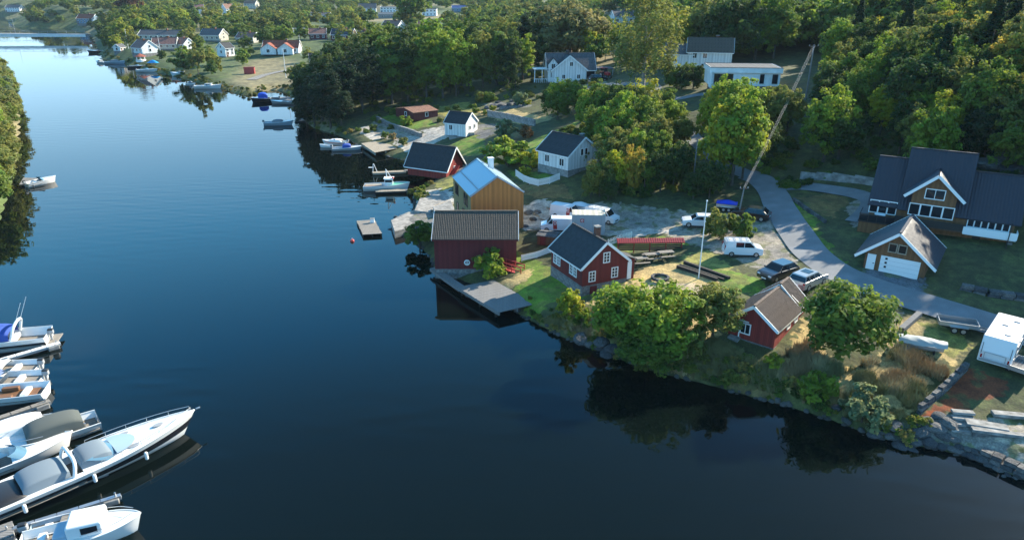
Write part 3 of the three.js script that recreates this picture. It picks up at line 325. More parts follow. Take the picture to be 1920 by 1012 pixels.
{ // white house above the picket fence
  const t = house('white_house', 'white wooden house with black roof and grey basement above the picket fence', [8.4, -102.3], -48, { y: 4.6, L: 6.2, W: 6.4, eave: 3.55, ridge: 5.7, wall: M.white, roof: M.slate, over: 0.3, overG: 0.3, found: 1.3, foundMat: M.concrete, windows: [['+z', -1.2, 2.4, 0.85, 0.95, 2, 1], ['+z', 1.8, 2.3, 0.85, 1.0, 2, 1], ['+x', -0.4, 3.6, 0.5, 0.9, 1, 1], ['+x', 0.5, 3.6, 0.5, 0.9, 1, 1]], chimney: [1.6, -1.2, 0.5, 0.9, M.stoneDark] });
  gabled(t, { L: 2.4, W: 3.0, eave: 2.9, ridge: 4.2, wall: M.white, roof: M.slate, dx: 1.4, dz: -4.4, base: 0 });
}
// ---------------------------------------------------------------- the big house and its garage in the shade
{
  const th = R(-31.64), t = thing('chalet_house', 'large brown house with black tiled roof, dormer gable and white balcony', 'house', [45.73, 5.45, -70.6], th);   // middle of the front wall; x along the front, z outward
  const X = (s) => s - 6.75, D = 9;
  const vol = (s0, s1, eave, ridge, wall) => { const L = s1 - s0, W = D, body = prism([[-W / 2, 0], [W / 2, 0], [W / 2, eave - 0.16], [0, ridge - 0.16], [-W / 2, eave - 0.16]], L, -L / 2).rotateY(Math.PI / 2).translate(X((s0 + s1) / 2), 0, -D / 2); return body; };
  mesh('wall', [vol(0, 2.7, 2.9, 7.0)], M.brown, t); mesh('wall', [vol(2.71, 9, 2.9, 8.25)], M.brown, t); mesh('wall', [vol(9.01, 13.4, 2.75, 6.4)], M.brown, t);
  for (const [s0, s1, eave, ridge] of [[-0.3, 2.7, 2.9, 7.0], [2.65, 9.05, 2.9, 8.25], [9.05, 13.9, 2.75, 6.4]]) { const L = s1 - s0, g = [...slope(L, D, eave, ridge, 0.4, 0, 1, 0.3), ...slope(L, D, eave, ridge, 0.4, 0, -1, 0.3)].map((k) => k.translate(X((s0 + s1) / 2), 0, -D / 2)); const rf = mesh('roof', g, M.tileDark, t); mesh('ridge_cap', [bx(L, 0.1, 0.24, X((s0 + s1) / 2), ridge + 0.1, -D / 2)], M.tileDark, rf); }
  // dormer
  const dg = prism([[-2.05, 2.2], [2.05, 2.2], [2.05, 4.55], [0, 6.45], [-2.05, 4.55]], 3.6, -3.1).translate(X(5.85), 0, 0); mesh('dormer', [dg], M.brown, t);
  const dr = [...slope(4.2, 5.0, 4.4, 6.65, 0.25, 0, 1, 0.3), ...slope(4.2, 5.0, 4.4, 6.65, 0.25, 0, -1, 0.3)].map((k) => k.rotateY(Math.PI / 2).translate(X(5.85), 0, -1.25)); mesh('dormer_roof', dr, M.tileDark, t);
  for (const s of [-1, 1]) mesh('bargeboard', [beam([X(5.85), 6.62, 0.88], [X(5.85) + s * 2.8, 4.1, 0.88], 0.06, 0.3)], M.trim, t);
  windowAt(t, [X(5.85), 4.6, 0.54], 0, 1.7, 0.95, 2, 1);
  for (let i = 0; i < 4; i++) windowAt(t, [X(4.25 + i * 1.05), 2.75, 0.54], 0, 0.9, 1.15, 1, 1);
  mesh('bay', [bx(4.3, 2.0, 0.5, X(5.85), 2.2, 0.25)], M.brown, t);
  for (let i = 0; i < 3; i++) windowAt(t, [X(0.35 + i * 0.9), 2.35, 0.05], 0, 0.75, 1.3, 1, 1);
  for (let i = 0; i < 6; i++) windowAt(t, [X(9.6 + i * 0.62), 2.05, 0.05], 0, 0.5, 0.9, 1, 1);
  // terrace at the left, balcony in the middle, white balcony at the right
  mesh('terrace_wall', [bx(3.4, 1.3, 2.4, X(1.0), 0.45, 1.2)], M.brown, t); mesh('terrace_floor', [bx(3.6, 0.1, 2.6, X(1.0), 1.15, 1.25)], M.darkWood, t);
  mesh('terrace_rail', [bx(3.5, 0.08, 0.06, X(1.0), 2.0, 2.45), bx(0.06, 0.08, 2.5, X(-0.7), 2.0, 1.2), ...[0, 1, 2, 3, 4].map((i) => bx(0.06, 0.9, 0.06, X(-0.7 + i * 0.85), 1.6, 2.45))], M.darkWood, t);
  mesh('terrace_glass', [bx(3.4, 0.7, 0.02, X(1.0), 1.58, 2.45)], M.glass, t);
  mesh('balcony_floor', [bx(6.6, 0.14, 1.3, X(5.9), 1.15, 0.68)], M.brownDark, t); mesh('balcony_rail', [bx(6.6, 0.75, 0.05, X(5.9), 1.6, 1.3)], M.darkWood, t);
  mesh('balcony_floor', [bx(4.6, 0.14, 1.4, X(11.35), 1.1, 0.7)], M.trim, t); mesh('balcony_front', [bx(4.7, 0.72, 0.06, X(11.35), 1.5, 1.42)], M.trim, t); mesh('balcony_front', [bx(0.06, 0.72, 1.4, X(13.7), 1.5, 0.7)], M.trim, t); mesh('downpipe', [bar([X(13.0), 0, 1.5], [X(13.0), 2.9, 1.5], 0.05)], M.black, t);
  mesh('cellar_door', [bx(0.7, 1.0, 0.08, X(10.4), 0.5, 0.05)], M.darkWood, t); mesh('corner_stones', [bx(0.5, 0.7, 0.5, X(13.3), 0.2, 0.2)], M.stone, t);
  // terrace furniture
  const tb = thing('garden_table', 'round white table on the dark terrace of the brown house', 'table', [40.35, 6.66, -72.5], 0);
  mesh('tabletop', [new THREE.CylinderGeometry(0.55, 0.55, 0.04, 20).translate(0, 0.6, 0)], M.trim, tb); mesh('leg', [bar([0, 0, 0], [0, 0.6, 0], 0.05, 8)], M.grey, tb);
}
{
  const t = house('garage', 'brown garage with white door and steep black gable roof below the big house', [38.9, -64.75], 53.6, { y: 4.35, L: 6.6, W: 5.3, eave: 2.15, ridge: 4.35, wall: M.brown, roof: M.tileDark, over: 0.85, overG: 0.45, tiles: 0.3, category: 'garage' });
  const face = (s, y, w, h, mat, name, par = t, off = 0.05) => mesh(name, [bx(0.06, h, w, -3.3 - off, y, s)], mat, par);
  const door = face(0.45, 0.95, 3.4, 1.75, M.trim, 'garage_door'); for (let i = 0; i < 3; i++) face(-0.75, 0.75 + i * 0.42, 0.2, 0.2, M.black, 'door_window', door, 0.075);
  for (let i = 1; i < 4; i++) mesh('door_groove', [bx(0.012, 0.012, 3.38, -3.384, 0.1 + i * 0.44, 0.45)], M.grey, door);
  const sd = face(-2.05, 0.92, 0.75, 1.7, M.trim, 'side_door'); mesh('handle', [bx(0.06, 0.05, 0.14, -3.42, 0.9, -1.8)], M.black, sd);
  for (const s of [-0.42, 0.42]) windowAt(t, [-3.36, 2.75, s], -Math.PI / 2, 0.6, 0.75, 1, 1, M.paleWood);
  mesh('flower_box', [bx(0.4, 0.4, 0.4, -3.6, 0.2, 2.5)], M.stoneDark, t);
}
// ---------------------------------------------------------------- houses up the lane
{
  const t = house('white_villa', 'big white villa with black roof and cross gable beyond the rockery', [14.2, -177.5], 4, { y: 9.4, L: 11.5, W: 8, eave: 3.0, ridge: 6.4, wall: M.white, roof: M.slateGrey, over: 0.4, overG: 0.3, windows: [['+z', 4.6, 1.5, 2.2, 1.9, 1, 1], ['+z', -4.6, 1.6, 0.9, 1.1, 2, 1]], chimney: [-0.6, 0.3, 0.7, 0.8, M.black, M.black] });
  const sub = (o, x, z) => { const g0 = new THREE.Group(); g0.name = 'cross_gable'; g0.position.set(x, 0, z); g0.rotation.y = -Math.PI / 2; t.add(g0); return g0; };
  const W = 8.2, eave = 3.0, ridge = 6.2, L = 6; // cross gable toward the camera
  mesh('gable_wall', [prism([[-W / 2, 0], [W / 2, 0], [W / 2, eave - 0.16], [0, ridge - 0.16], [-W / 2, eave - 0.16]], L, 0).translate(-0.8, 0, 0)], M.white, t);
  mesh('gable_roof', [...slope(L, W, eave, ridge, 0.4, 0.2, 1, 0), ...slope(L, W, eave, ridge, 0.4, 0.2, -1, 0)].map((k) => k.rotateY(Math.PI / 2).translate(-0.8, 0.02, L / 2)), M.slate, t);
  for (const s of [-1, 1]) mesh('bargeboard', [beam([-0.8, ridge, L + 0.25], [-0.8 + s * 4.5, ridge - 3.5, L + 0.25], 0.05, 0.28)], M.trim, t);
  for (const [x, y] of [[-2.2, 1.4], [1.4, 1.4], [-0.4, 4.3]]) windowAt(t, [x, y, L + 0.04], 0, 0.7, 0.9, 2, 1);
  mesh('dormer', [prism([[-1.1, 2.6], [1.1, 2.6], [1.1, 4.4], [0, 5.6], [-1.1, 4.4]], 3, 1.6).translate(-4.6, 0, 0)], M.white, t); windowAt(t, [-4.6, 3.7, 4.65], 0, 0.8, 1.1, 2, 1);
  mesh('dormer_roof', [...slope(3.2, 2.4, 4.3, 5.7, 0.15, 0, 1, 0), ...slope(3.2, 2.4, 4.3, 5.7, 0.15, 0, -1, 0)].map((k) => k.rotateY(Math.PI / 2).translate(-4.6, 0, 3.15)), M.slate, t);
  mesh('veranda', [bx(4.2, 0.15, 4, -7.2, 3.0, 2.2), ...[-9, -7.2, -5.4].map((x) => bx(0.15, 3, 0.15, x, 1.5, 4))], M.trim, t); mesh('veranda_rail', [bx(6, 0.1, 0.08, -6.4, 0.9, 6), ...Array.from({ length: 13 }, (_, i) => bx(0.08, 0.9, 0.08, -9.3 + i * 0.48, 0.45, 6))], M.trim, t);
  mesh('carport_roof', [bx(4.5, 0.2, 5, 8.2, 2.9, 1.2)], M.slateGrey, t); mesh('carport_post', [bx(0.15, 2.9, 0.15, 10.2, 1.4, 3.5)], M.grey, t);
}
{
  HOUSES.push([43.2, -134.5, 6.5, 4]); const t = thing('flat_roofed_house', 'modern white flat-roofed house with long windows on the hillside', 'house', [43.2, 13.2, -134.5], R(-7));
  mesh('wall', [bx(12.4, 2.4, 8, 0, 1.7, 0)], M.render, t); mesh('roof', [bx(12.9, 0.9, 8.8, 0, 3.3, 0)], M.render, t); mesh('roof_felt', [bx(12.3, 0.06, 8.2, 0, 3.74, 0)], M.felt, t); mesh('roof_edge', [bx(12.94, 0.08, 0.1, 0, 3.79, 4.4), bx(12.94, 0.08, 0.1, 0, 3.79, -4.4), bx(0.1, 0.08, 8.8, -6.42, 3.79, 0), bx(0.1, 0.08, 8.8, 6.42, 3.79, 0)], M.black, t);
  mesh('balcony_floor', [bx(6.5, 0.3, 1.6, -3.1, 0.4, 4.6)], M.render, t); mesh('side_wall', [bx(0.25, 2.6, 1.6, -6.3, 1.7, 4.6)], M.render, t); mesh('plinth', [bx(11, 2, 7, 0, -0.4, 0)], M.stoneDark, t);
  for (let i = 0; i < 3; i++) windowAt(t, [-5.0 + i * 1.15, 1.7, 4.05], 0, 0.95, 1.7, 1, 1, M.black); windowAt(t, [3.0, 1.8, 4.05], 0, 0.6, 1.5, 1, 1, M.black); windowAt(t, [5.3, 1.8, 4.05], 0, 0.8, 1.5, 1, 1, M.black);
}
{
  const t = house('hillside_villa', 'white two-storey house with brown tile roof behind the flat-roofed house', [44.5, -162.5], -14, { y: 13.0, L: 9.5, W: 6.5, eave: 4.6, ridge: 7.2, wall: M.white, roof: M.tileMoss, over: 0.35, overG: 0.3, tiles: 0.35, windows: [['+z', -3.2, 3.6, 0.8, 1.0, 2, 1], ['+z', -1.0, 3.6, 0.8, 1.0, 2, 1], ['+z', -1.2, 1.4, 0.8, 1.0, 2, 1], ['+x', -0.8, 4.2, 0.8, 1.0, 1, 1], ['+x', 0.9, 4.2, 0.8, 1.0, 1, 1]], chimney: [1.4, -0.6, 0.7, 0.9, M.brick] });
  gabled(t, { L: 6, W: 5, eave: 4.0, ridge: 6.0, wall: M.white, roof: M.slateGrey, dx: -6.5, dz: 0.5, windows: [['+z', -1, 2.8, 0.8, 1.0, 2, 1]] });
}
// ---------------------------------------------------------------- the village along the far reach
const V = (name, label, p, deg, L, W, e, r, wall, roof, o = {}) => { [L, W, e, r] = [L * 0.8, W * 0.8, e * 0.85, r * 0.82]; const n = Math.max(2, Math.floor(L / 2.6)), wins = []; for (let i = 0; i < n; i++) wins.push(['+z', -L / 2 + (i + 0.5) * L / n, Math.min(1.6, e * 0.55), 1.0, 1.1, 2, 1]); if (e > 3.8) for (let i = 0; i < n; i++) wins.push(['+z', -L / 2 + (i + 0.5) * L / n, e - 1.0, 1.0, 1.1, 2, 1]); wins.push(['+x', 0, e * 0.55, 0.9, 1.1, 1, 1], ['-x', 0, e * 0.55, 0.9, 1.1, 1, 1], ['+x', 0, e + 0.3, 0.7, 0.8, 1, 1], ['-x', 0, e + 0.3, 0.7, 0.8, 1, 1]); const t = house(name, label, p, deg, { L, W, eave: e, ridge: r, wall, roof, windows: wins, over: 0.4, found: 0.3, doors: [['+z', -L / 2 + 0.9, 0.9, 2.0, M.brownDark]], chimney: o.noChimney ? null : [L * 0.15, 0.3, 0.7, 0.8], ...o }); t.userData.category = o.category ?? 'house'; return t; };
{
  const t = V('red_roofed_villa', 'long white house with bright red tile roof above the river lawn', [-100.21, -315.70], 3, 19, 8, 3.2, 6.6, M.white, M.tileRed);
  for (const x of [-4.6, 2.6]) { mesh('cross_gable', [prism([[-3.2, 0], [3.2, 0], [3.2, 2.5], [0, 4.5], [-3.2, 2.5]], 3.4, 2.6).translate(x, 0, 0)], M.white, t); mesh('cross_roof', [...slope(5, 6.4, 2.6, 4.75, 0.3, 0, 1, 0), ...slope(5, 6.4, 2.6, 4.75, 0.3, 0, -1, 0)].map((k) => k.rotateY(Math.PI / 2).translate(x, 0, 3.8)), M.tileRed, t); windowAt(t, [x, 1.5, 6.05], 0, 1.2, 1.3, 2, 1); }
}
V('lawn_cottage', 'small white cottage with black roof half hidden at the dense trees', [-74.74, -275.10], 18, 6.5, 5.5, 2.6, 5.0, M.white, M.slate, { noChimney: true });
V('red_farm_barn', 'long dark red farm barn above the dense riverside trees', [-79.90, -345.89], -6, 13, 8, 3.6, 6.6, M.maroon, M.tileDark, { category: 'barn' });
V('red_shed', 'small dark red shed right of the long farm barn', [-71.55, -351.18], -20, 8, 6, 3, 5.2, M.maroon, M.tileMoss, { category: 'shed' });
V('brown_farmhouse', 'farmhouse with pinkish brown roof left of the red barn', [-94.70, -355.95], 10, 10, 8, 3.6, 6.4, M.maroon, M.tilePink);
V('pale_roof_shed', 'shed with a pale sheet roof between the villa and the farm', [-113.03, -388.31], 15, 8, 6, 2.8, 4.6, M.white, M.concrete, { category: 'shed' });
V('terrace_house', 'long white two-storey house with grey roof on the rise', [-142.79, -546.23], 2, 20, 9, 5.5, 7.6, M.white, M.slateGrey);
V('gabled_school', 'white house with steep gables far up the middle of the valley', [-125.89, -644.89], 8, 18, 10, 5, 9.5, M.white, M.slateGrey);
V('long_workshop', 'long low grey workshop in front of white hall buildings', [-101.82, -575.61], 0, 40, 12, 4, 5.2, M.concrete, M.slateGrey, { category: 'workshop', noChimney: true });
V('white_hall', 'flat white hall behind the long grey workshop', [-102.22, -636.86], 0, 26, 14, 5.5, 6.2, M.render, M.slateGrey, { category: 'hall', noChimney: true });
V('white_block', 'white block building right of the valley tree', [-65.84, -590.35], 0, 14, 10, 6, 6.6, M.render, M.slateGrey, { category: 'building', noChimney: true });
V('pink_roofed_house', 'white house with light red roof behind the dense trees', [-65.06, -401.58], -25, 13, 9, 3.6, 6.8, M.white, M.tilePink);
V('brick_roofed_house', 'dark house with brick red roof and white gable edge', [-44.84, -396.23], 5, 15, 9, 3.8, 7.4, M.maroon, M.tileRust);
V('white_gabled_house', 'tall white gabled house with three dark windows beside the river garden', [-124.27, -313.54], 62, 6, 6.5, 4.6, 7.2, M.white, M.slate, { noChimney: true });
V('riverside_house', 'white riverside house with purple-brown roof between small trees', [-162.59, -320.13], -35, 11, 9, 3.4, 7, M.white, M.tilePink);
V('pink_cottage', 'cottage with dull pink roof next to the riverside house', [-159.72, -334.63], 10, 13, 8, 3.2, 6.4, M.cream, M.tilePink);
V('white_cabin', 'tiny white gabled cabin at the bridge end of the village', [-184.02, -339.08], 80, 4.5, 4.5, 2.4, 4.0, M.white, M.slateGrey, { noChimney: true, category: 'cabin' });
V('brown_cottage', 'cottage with reddish roof left of the tall white gabled house', [-152.48, -337.15], -30, 9, 7, 3.2, 6.2, M.white, M.tilePink);
V('grey_long_house', 'long house with grey roof behind the riverside house', [-173.82, -362.07], -4, 26, 9, 3, 5.6, M.cream, M.slateGrey);
V('grey_farmhouse', 'house with pale grey roof and white verge among garden trees', [-150.19, -367.05], -15, 14, 9, 3.6, 7, M.cream, M.slateGrey);
V('maroon_house', 'house with maroon roof beside the red roofed villa', [-129.64, -357.47], -15, 12, 8, 3.2, 6, M.cream, M.tilePink);
V('blue_house', 'blue house with red roof beyond the bridge', [-349.70, -605.87], -8, 18, 11, 5, 9, M.blueWall, M.tileRed);
V('upper_white_house', 'white house high above the village beside a dark tree', [-282.79, -664.82], 20, 12, 10, 6, 10, M.white, M.tilePink);
V('upper_gabled_house', 'white steep gabled house high above the village', [-269.04, -699.09], 55, 12, 10, 6, 11, M.white, M.tileRust);
V('upper_brown_house', 'house with brown roof at the top of the village', [-274.41, -779.45], -10, 16, 10, 6, 10, M.cream, M.tileRust);
V('far_white_house', 'white house far up the river at the water end', [-619.12, -919.29], 0, 22, 12, 6, 10, M.white, M.slateGrey);
V('field_house', 'small white house by the pale field far up the lane', [51.21, -341.94], 10, 12, 9, 4, 7, M.white, M.slateGrey);
V('blue_roofed_shed', 'shed with a blue roof among the far trees', [-45.22, -638.50], 0, 16, 10, 4, 6.4, M.blueWall, std(0.03, 0.07, 0.2, 0.5), { category: 'shed', noChimney: true });

// ---------------------------------------------------------------- lanes, quays, walls
const asphalt = std(0.27, 0.275, 0.285, 0.9, { map: rep(texSoft, 1 / 7) });
function ribbon(pts, width, lift = 0.1) {
  const c = new THREE.CatmullRomCurve3(pts.map(([x, z]) => new THREE.Vector3(x, 0, z))), n = Math.ceil(c.getLength() / 1.2), P = c.getSpacedPoints(n);
  const g = quadGrid(6, n, (u, v) => { const i = Math.round(v * n), p = P[i], a = P[Math.max(0, i - 1)], b = P[Math.min(n, i + 1)], d = b.clone().sub(a).normalize(), k = (u - 0.5) * (width + 0.25 * (vnoise(i * 0.4, u * 9) - 0.5)), x = p.x - d.z * k, z = p.z + d.x * k; return [x, groundH(x, z) + lift, z]; });
  if (g.attributes.normal.getY(20) < 0) { const ix = g.index.array; for (let i = 0; i < ix.length; i += 3) { const t = ix[i + 1]; ix[i + 1] = ix[i + 2]; ix[i + 2] = t; } g.computeVertexNormals(); }
  return g;
}
tag(mesh('road', [ribbon([[46.72, -47.44], [42.67, -51.42], [40.09, -53.80], [37.33, -56.38], [34.08, -59.64], [32.14, -62.71], [31.36, -66.94], [31.87, -73.63], [33.02, -81.42], [34.15, -88.39], [33.94, -92.36], [32.75, -94.48]], 3.7)], asphalt, scene), 'narrow grey asphalt lane winding up from the river', 'road', null, 'structure');
tag(mesh('road', [ribbon([[33.15, -93.84], [32.00, -95.74], [30.08, -100.82], [29.08, -110.03], [28.56, -119.70], [28.90, -130.45], [29.42, -141.27], [30.10, -151.87], [29.94, -159.98]], 2.7, 0.115)], asphalt, scene), 'upper lane climbing between the trees to the white houses', 'road', null, 'structure');
tag(mesh('driveway', [ribbon([[34.78, -89.45], [38.05, -88.86], [41.16, -86.32], [43.30, -83.61], [43.83, -81.08], [41.88, -77.94], [39.12, -74.81]], 2.6, 0.12)], asphalt, scene), 'grey drive curving to the brown house', 'road', null, 'structure');
tag(mesh('path', [ribbon([[29.41, -140.14], [31.54, -134.53], [34.51, -134.45], [37.22, -133.41]], 2.6, 0.12)], asphalt, scene), 'side drive to the flat-roofed house', 'road', null, 'structure');
tag(mesh('path', [ribbon([[29.70, -150.92], [26.03, -157.71], [21.69, -160.51], [17.15, -163.06]], 3.4, 0.13)], grainy(0.3, 0.29, 0.27, 2), scene), 'gravel drive to the big white villa', 'road', null, 'structure');
tag(mesh('path', [ribbon([[-89.41, -243.77], [-87.67, -255.31], [-82.14, -262.60], [-71.19, -258.61]], 4, 0.14)], grainy(0.34, 0.31, 0.27, 2), scene), 'pale gravel drive on the river lawn', 'road', null, 'structure');
// decks and landing stages: planks laid across bearers
function planked(name, label, a, b, c, y, n, mat, bearer = M.darkWood, thick = 0.06, skirt = 0.25, category = 'dock') { // corners a -> b is the long side, a -> c the other; planks run along a -> c
  const t = thing(name, label, category, [a[0], y, a[1]], 0), ux = (b[0] - a[0]) / n, uz = (b[1] - a[1]) / n, vx = c[0] - a[0], vz = c[1] - a[1], w = Math.hypot(ux, uz);
  for (let i = 0; i < n; i++) { const j = (hash2(i, n) - 0.5) * 0.08, x = ux * (i + 0.5), z = uz * (i + 0.5), L = Math.hypot(vx, vz); mesh('plank', [beam([x - vx / L * j, (hash2(n, i) - 0.5) * 0.012, z - vz / L * j], [x + vx + vx / L * j, (hash2(n, i) - 0.5) * 0.012, z + vz + vz / L * j], w - 0.025, thick)], mat, t); }
  for (const k of [0.03, 0.5, 0.97]) mesh('bearer', [beam([vx * k, -thick / 2 - skirt / 2 - 0.012, vz * k], [vx * k + ux * n, -thick / 2 - skirt / 2 - 0.012, vz * k + uz * n], 0.14, skirt)], bearer, t);
  return t;
}
{
  const t = planked('timber_jetty', 'broad weathered plank jetty beside the red barn', [-5.81, -67.18], [-1.35, -61.03], [-2.03, -69.21], 0.85, 30, M.greyWood, M.greyWood, 0.07, 0.3);
  for (const [x, z] of [[-5.31, -67.13], [-3.27, -64.29], [-1.58, -61.89]]) mesh('pile', [bar([x - t.position.x, -2.4, z - t.position.z], [x - t.position.x, -0.1, z - t.position.z], 0.13, 8)], M.darkWood, t);
}
planked('quay_walk', 'narrow plank walk along the water under the red barn', [-9.32, -72.88], [-5.64, -67.12], [-8.65, -73.37], 0.75, 22, M.greyWood, M.greyWood, 0.06, 0.3);
planked('moored_raft', 'square wooden raft moored off the rock pier', [-21.58, -91.41], [-19.52, -85.54], [-19.15, -91.89], 0.4, 14, M.deck, M.darkWood, 0.06, 0.34);
planked('landing_stage', 'beige landing stage with swim ladder beyond the fishing boat', [-24.69, -119.38], [-19.04, -120.55], [-24.29, -118.23], 0.4, 18, M.paleWood, M.paleWood, 0.06, 0.25);
planked('gangway', 'narrow gangway from the beige landing stage to the shore', [-19.13, -120.53], [-16.47, -121.32], [-18.92, -119.75], 0.5, 10, M.greyWood, M.greyWood, 0.05, 0.12);
planked('landing_stage', 'pale landing stage in front of the fishing boat', [-21.94, -107.44], [-17.16, -108.08], [-21.62, -106.18], 0.4, 18, M.paleWood, M.darkWood, 0.06, 0.25);
planked('gangway', 'thin gangway from the pale landing stage to the grassy shore', [-17.09, -107.58], [-13.28, -108.69], [-17.00, -106.94], 0.45, 12, M.greyWood, M.greyWood, 0.05, 0.1);
planked('sun_deck', 'light brown timber deck at the water below the stone terrace', [-30.95, -141.21], [-26.63, -132.65], [-27.24, -145.03], 0.9, 20, M.paleWood, M.paleWood, 0.07, 0.5);
planked('float_dock', 'small grey floating dock under the left bank trees', [-81.26, -110.91], [-78.67, -110.57], [-83.54, -115.46], 0.35, 10, M.greyWood, M.greyWood, 0.05, 0.2);
planked('float_dock', 'grey floating dock at the dense trees beside the speed boat', [-53.25, -170.59], [-48.89, -172.85], [-54.00, -173.62], 0.35, 10, M.greyWood, M.greyWood, 0.05, 0.2);
planked('float_dock', 'small dock behind the boat with blue canopy', [-69.19, -204.11], [-63.94, -204.11], [-70.94, -210.59], 0.5, 10, M.greyWood, M.greyWood, 0.05, 0.2);
{
  const p = [-24.43, -118.99], t = thing('swim_ladder', 'white hooped swim ladder on the beige landing stage', 'ladder', [p[0], 0.45, p[1]], 0);
  mesh('rail', [bar([0, 0, 0], [0.1, 1.4, -0.1], 0.05), bar([0.7, 0, -0.2], [0.2, 1.4, -0.2], 0.05), bar([0.1, 1.4, -0.1], [0.2, 1.4, -0.2], 0.05)], M.trim, t); mesh('board', [bx(0.9, 0.06, 0.3, -0.3, 0.8, -0.1)], M.trim, t);
}
// boulders
const boulderGeo = [0, 1, 2, 3].map((k) => { const g = new THREE.IcosahedronGeometry(1, 2), p = g.attributes.position; for (let i = 0; i < p.count; i++) { const x = p.getX(i), y = p.getY(i), z = p.getZ(i), n = 0.72 + 0.55 * fbm(x * 1.3 + k * 9 + 5, y * 1.3 + z * 1.7 + k * 3, 3); p.setXYZ(i, x * n, y * n * 0.72, z * n); } g.computeVertexNormals(); const j = join([g]); j.userData.ready = true; return j; });
const rockMats = [grainy(0.13, 0.13, 0.13, 0.7, 0.95, 0.06), grainy(0.2, 0.19, 0.18, 0.7, 0.95, 0.06), grainy(0.09, 0.09, 0.095, 0.7, 0.95, 0.06)];
seed(9);
function boulder([x, z], r, label, group, dy = 0) { const b = mesh('boulder', boulderGeo[Math.floor(rnd() * 4)], rockMats[Math.floor(rnd() * 3)], scene); b.position.set(x, Math.max(groundH(x, z), -0.3) + r * 0.1 + dy, z); b.scale.set(r * rr(0.9, 1.4), r * rr(0.7, 1), r * rr(0.9, 1.3)); b.rotation.y = rr(0, 6.28); tag(b, label, 'boulder', group); }
boulder([27.58, -40.88], 0.55, 'smooth round boulder standing in the water at the bank', null, 0.1);
boulder([28.29, -40.51], 0.5, 'dark boulder in the water right of the smooth round one');
boulder([24.68, -44.74], 0.35, 'grey boulder between the two bank shrubs');
const rocks = [[1640, 815, 0.8], [1655, 808, 0.7], [1668, 818, 0.6], [1680, 800, 0.9], [1700, 815, 0.8], [1715, 828, 0.7], [1728, 812, 1.0], [1742, 830, 0.8], [1752, 802, 1.1], [1765, 838, 0.6], [1770, 818, 0.8], [1785, 842, 0.5], [1790, 825, 0.6], [1800, 846, 0.5], [1778, 795, 0.9], [1760, 780, 0.8], [1740, 790, 0.8], [1720, 790, 0.7], [1808, 852, 0.5], [1822, 856, 0.6], [1840, 862, 0.6], [1856, 872, 0.6], [1872, 880, 0.6], [1890, 890, 0.6], [1905, 898, 0.6], [1620, 815, 0.6], [1600, 806, 0.5], [1660, 785, 0.5], [1800, 838, 0.4], [1815, 842, 0.4], [1830, 848, 0.5]];
const ROCKPX = [[26.38, -42.16], [26.94, -42.24], [27.27, -41.81], [27.86, -42.26], [28.34, -41.63], [28.72, -41.16], [29.34, -41.57], [29.62, -40.96], [30.30, -41.77], [30.31, -40.60], [30.71, -41.17], [30.90, -40.33], [31.26, -40.79], [31.31, -40.08], [31.31, -41.88], [30.97, -42.58], [30.07, -42.25], [29.36, -42.34], [31.49, -39.84], [31.86, -39.61], [32.33, -39.28], [32.57, -38.73], [32.86, -38.28], [33.14, -37.73], [33.38, -37.29], [25.64, -42.21], [25.13, -42.81], [27.37, -42.93], [31.41, -40.32], [31.82, -40.07], [32.20, -39.77]];
ROCKPX.map((p, i) => [p, rocks[i][2] * 0.6]).sort((a, b) => a[0][0] / a[0][1] < b[0][0] / b[0][1] ? 1 : -1).forEach(([p, r], i) => boulder(p, r, 'grey boulder of the rocky shore below the bark slope, ' + ordinal(i) + ' from the left', 'rocky shore boulders'));
const inRow = (list, lo, hi, label, group) => list.sort((a, b) => a[0] / -a[1] - b[0] / -b[1]).forEach((p, i) => boulder(p, rr(lo, hi), label + ', ' + ordinal(i) + ' from the left', group));
inRow([[7.70, -55.28], [7.04, -55.88], [8.44, -54.24], [9.03, -54.53], [6.38, -56.60], [8.11, -55.59]], 0.45, 0.8, 'boulder in the rocky outcrop at the river bank clump', 'outcrop boulders');
inRow([[-16.39, -88.90], [-15.25, -87.13], [-14.14, -86.92], [-12.80, -86.66], [-11.82, -86.78], [-17.14, -91.68], [-15.14, -99.35], [-14.86, -103.44], [-14.73, -105.83]], 0.3, 0.55, 'grey boulder at the foot of the pier beside the orange house', 'pier boulders');
inRow([[59.19, -81.88], [58.81, -79.59], [59.09, -83.34], [60.52, -83.32], [60.12, -80.99], [57.75, -81.87], [58.03, -77.67]], 1.0, 1.9, 'bare rock on the slope behind the brown house', 'slope rocks');
inRow([[-5.42, -158.49], [-4.11, -159.14], [-2.40, -158.40], [-0.60, -158.06], [0.95, -157.36], [2.97, -156.78], [-3.20, -162.68], [0.00, -161.27], [1.88, -154.49], [-1.53, -155.06]], 0.5, 0.9, 'grey boulder of the rockery below the villa', 'rockery boulders');
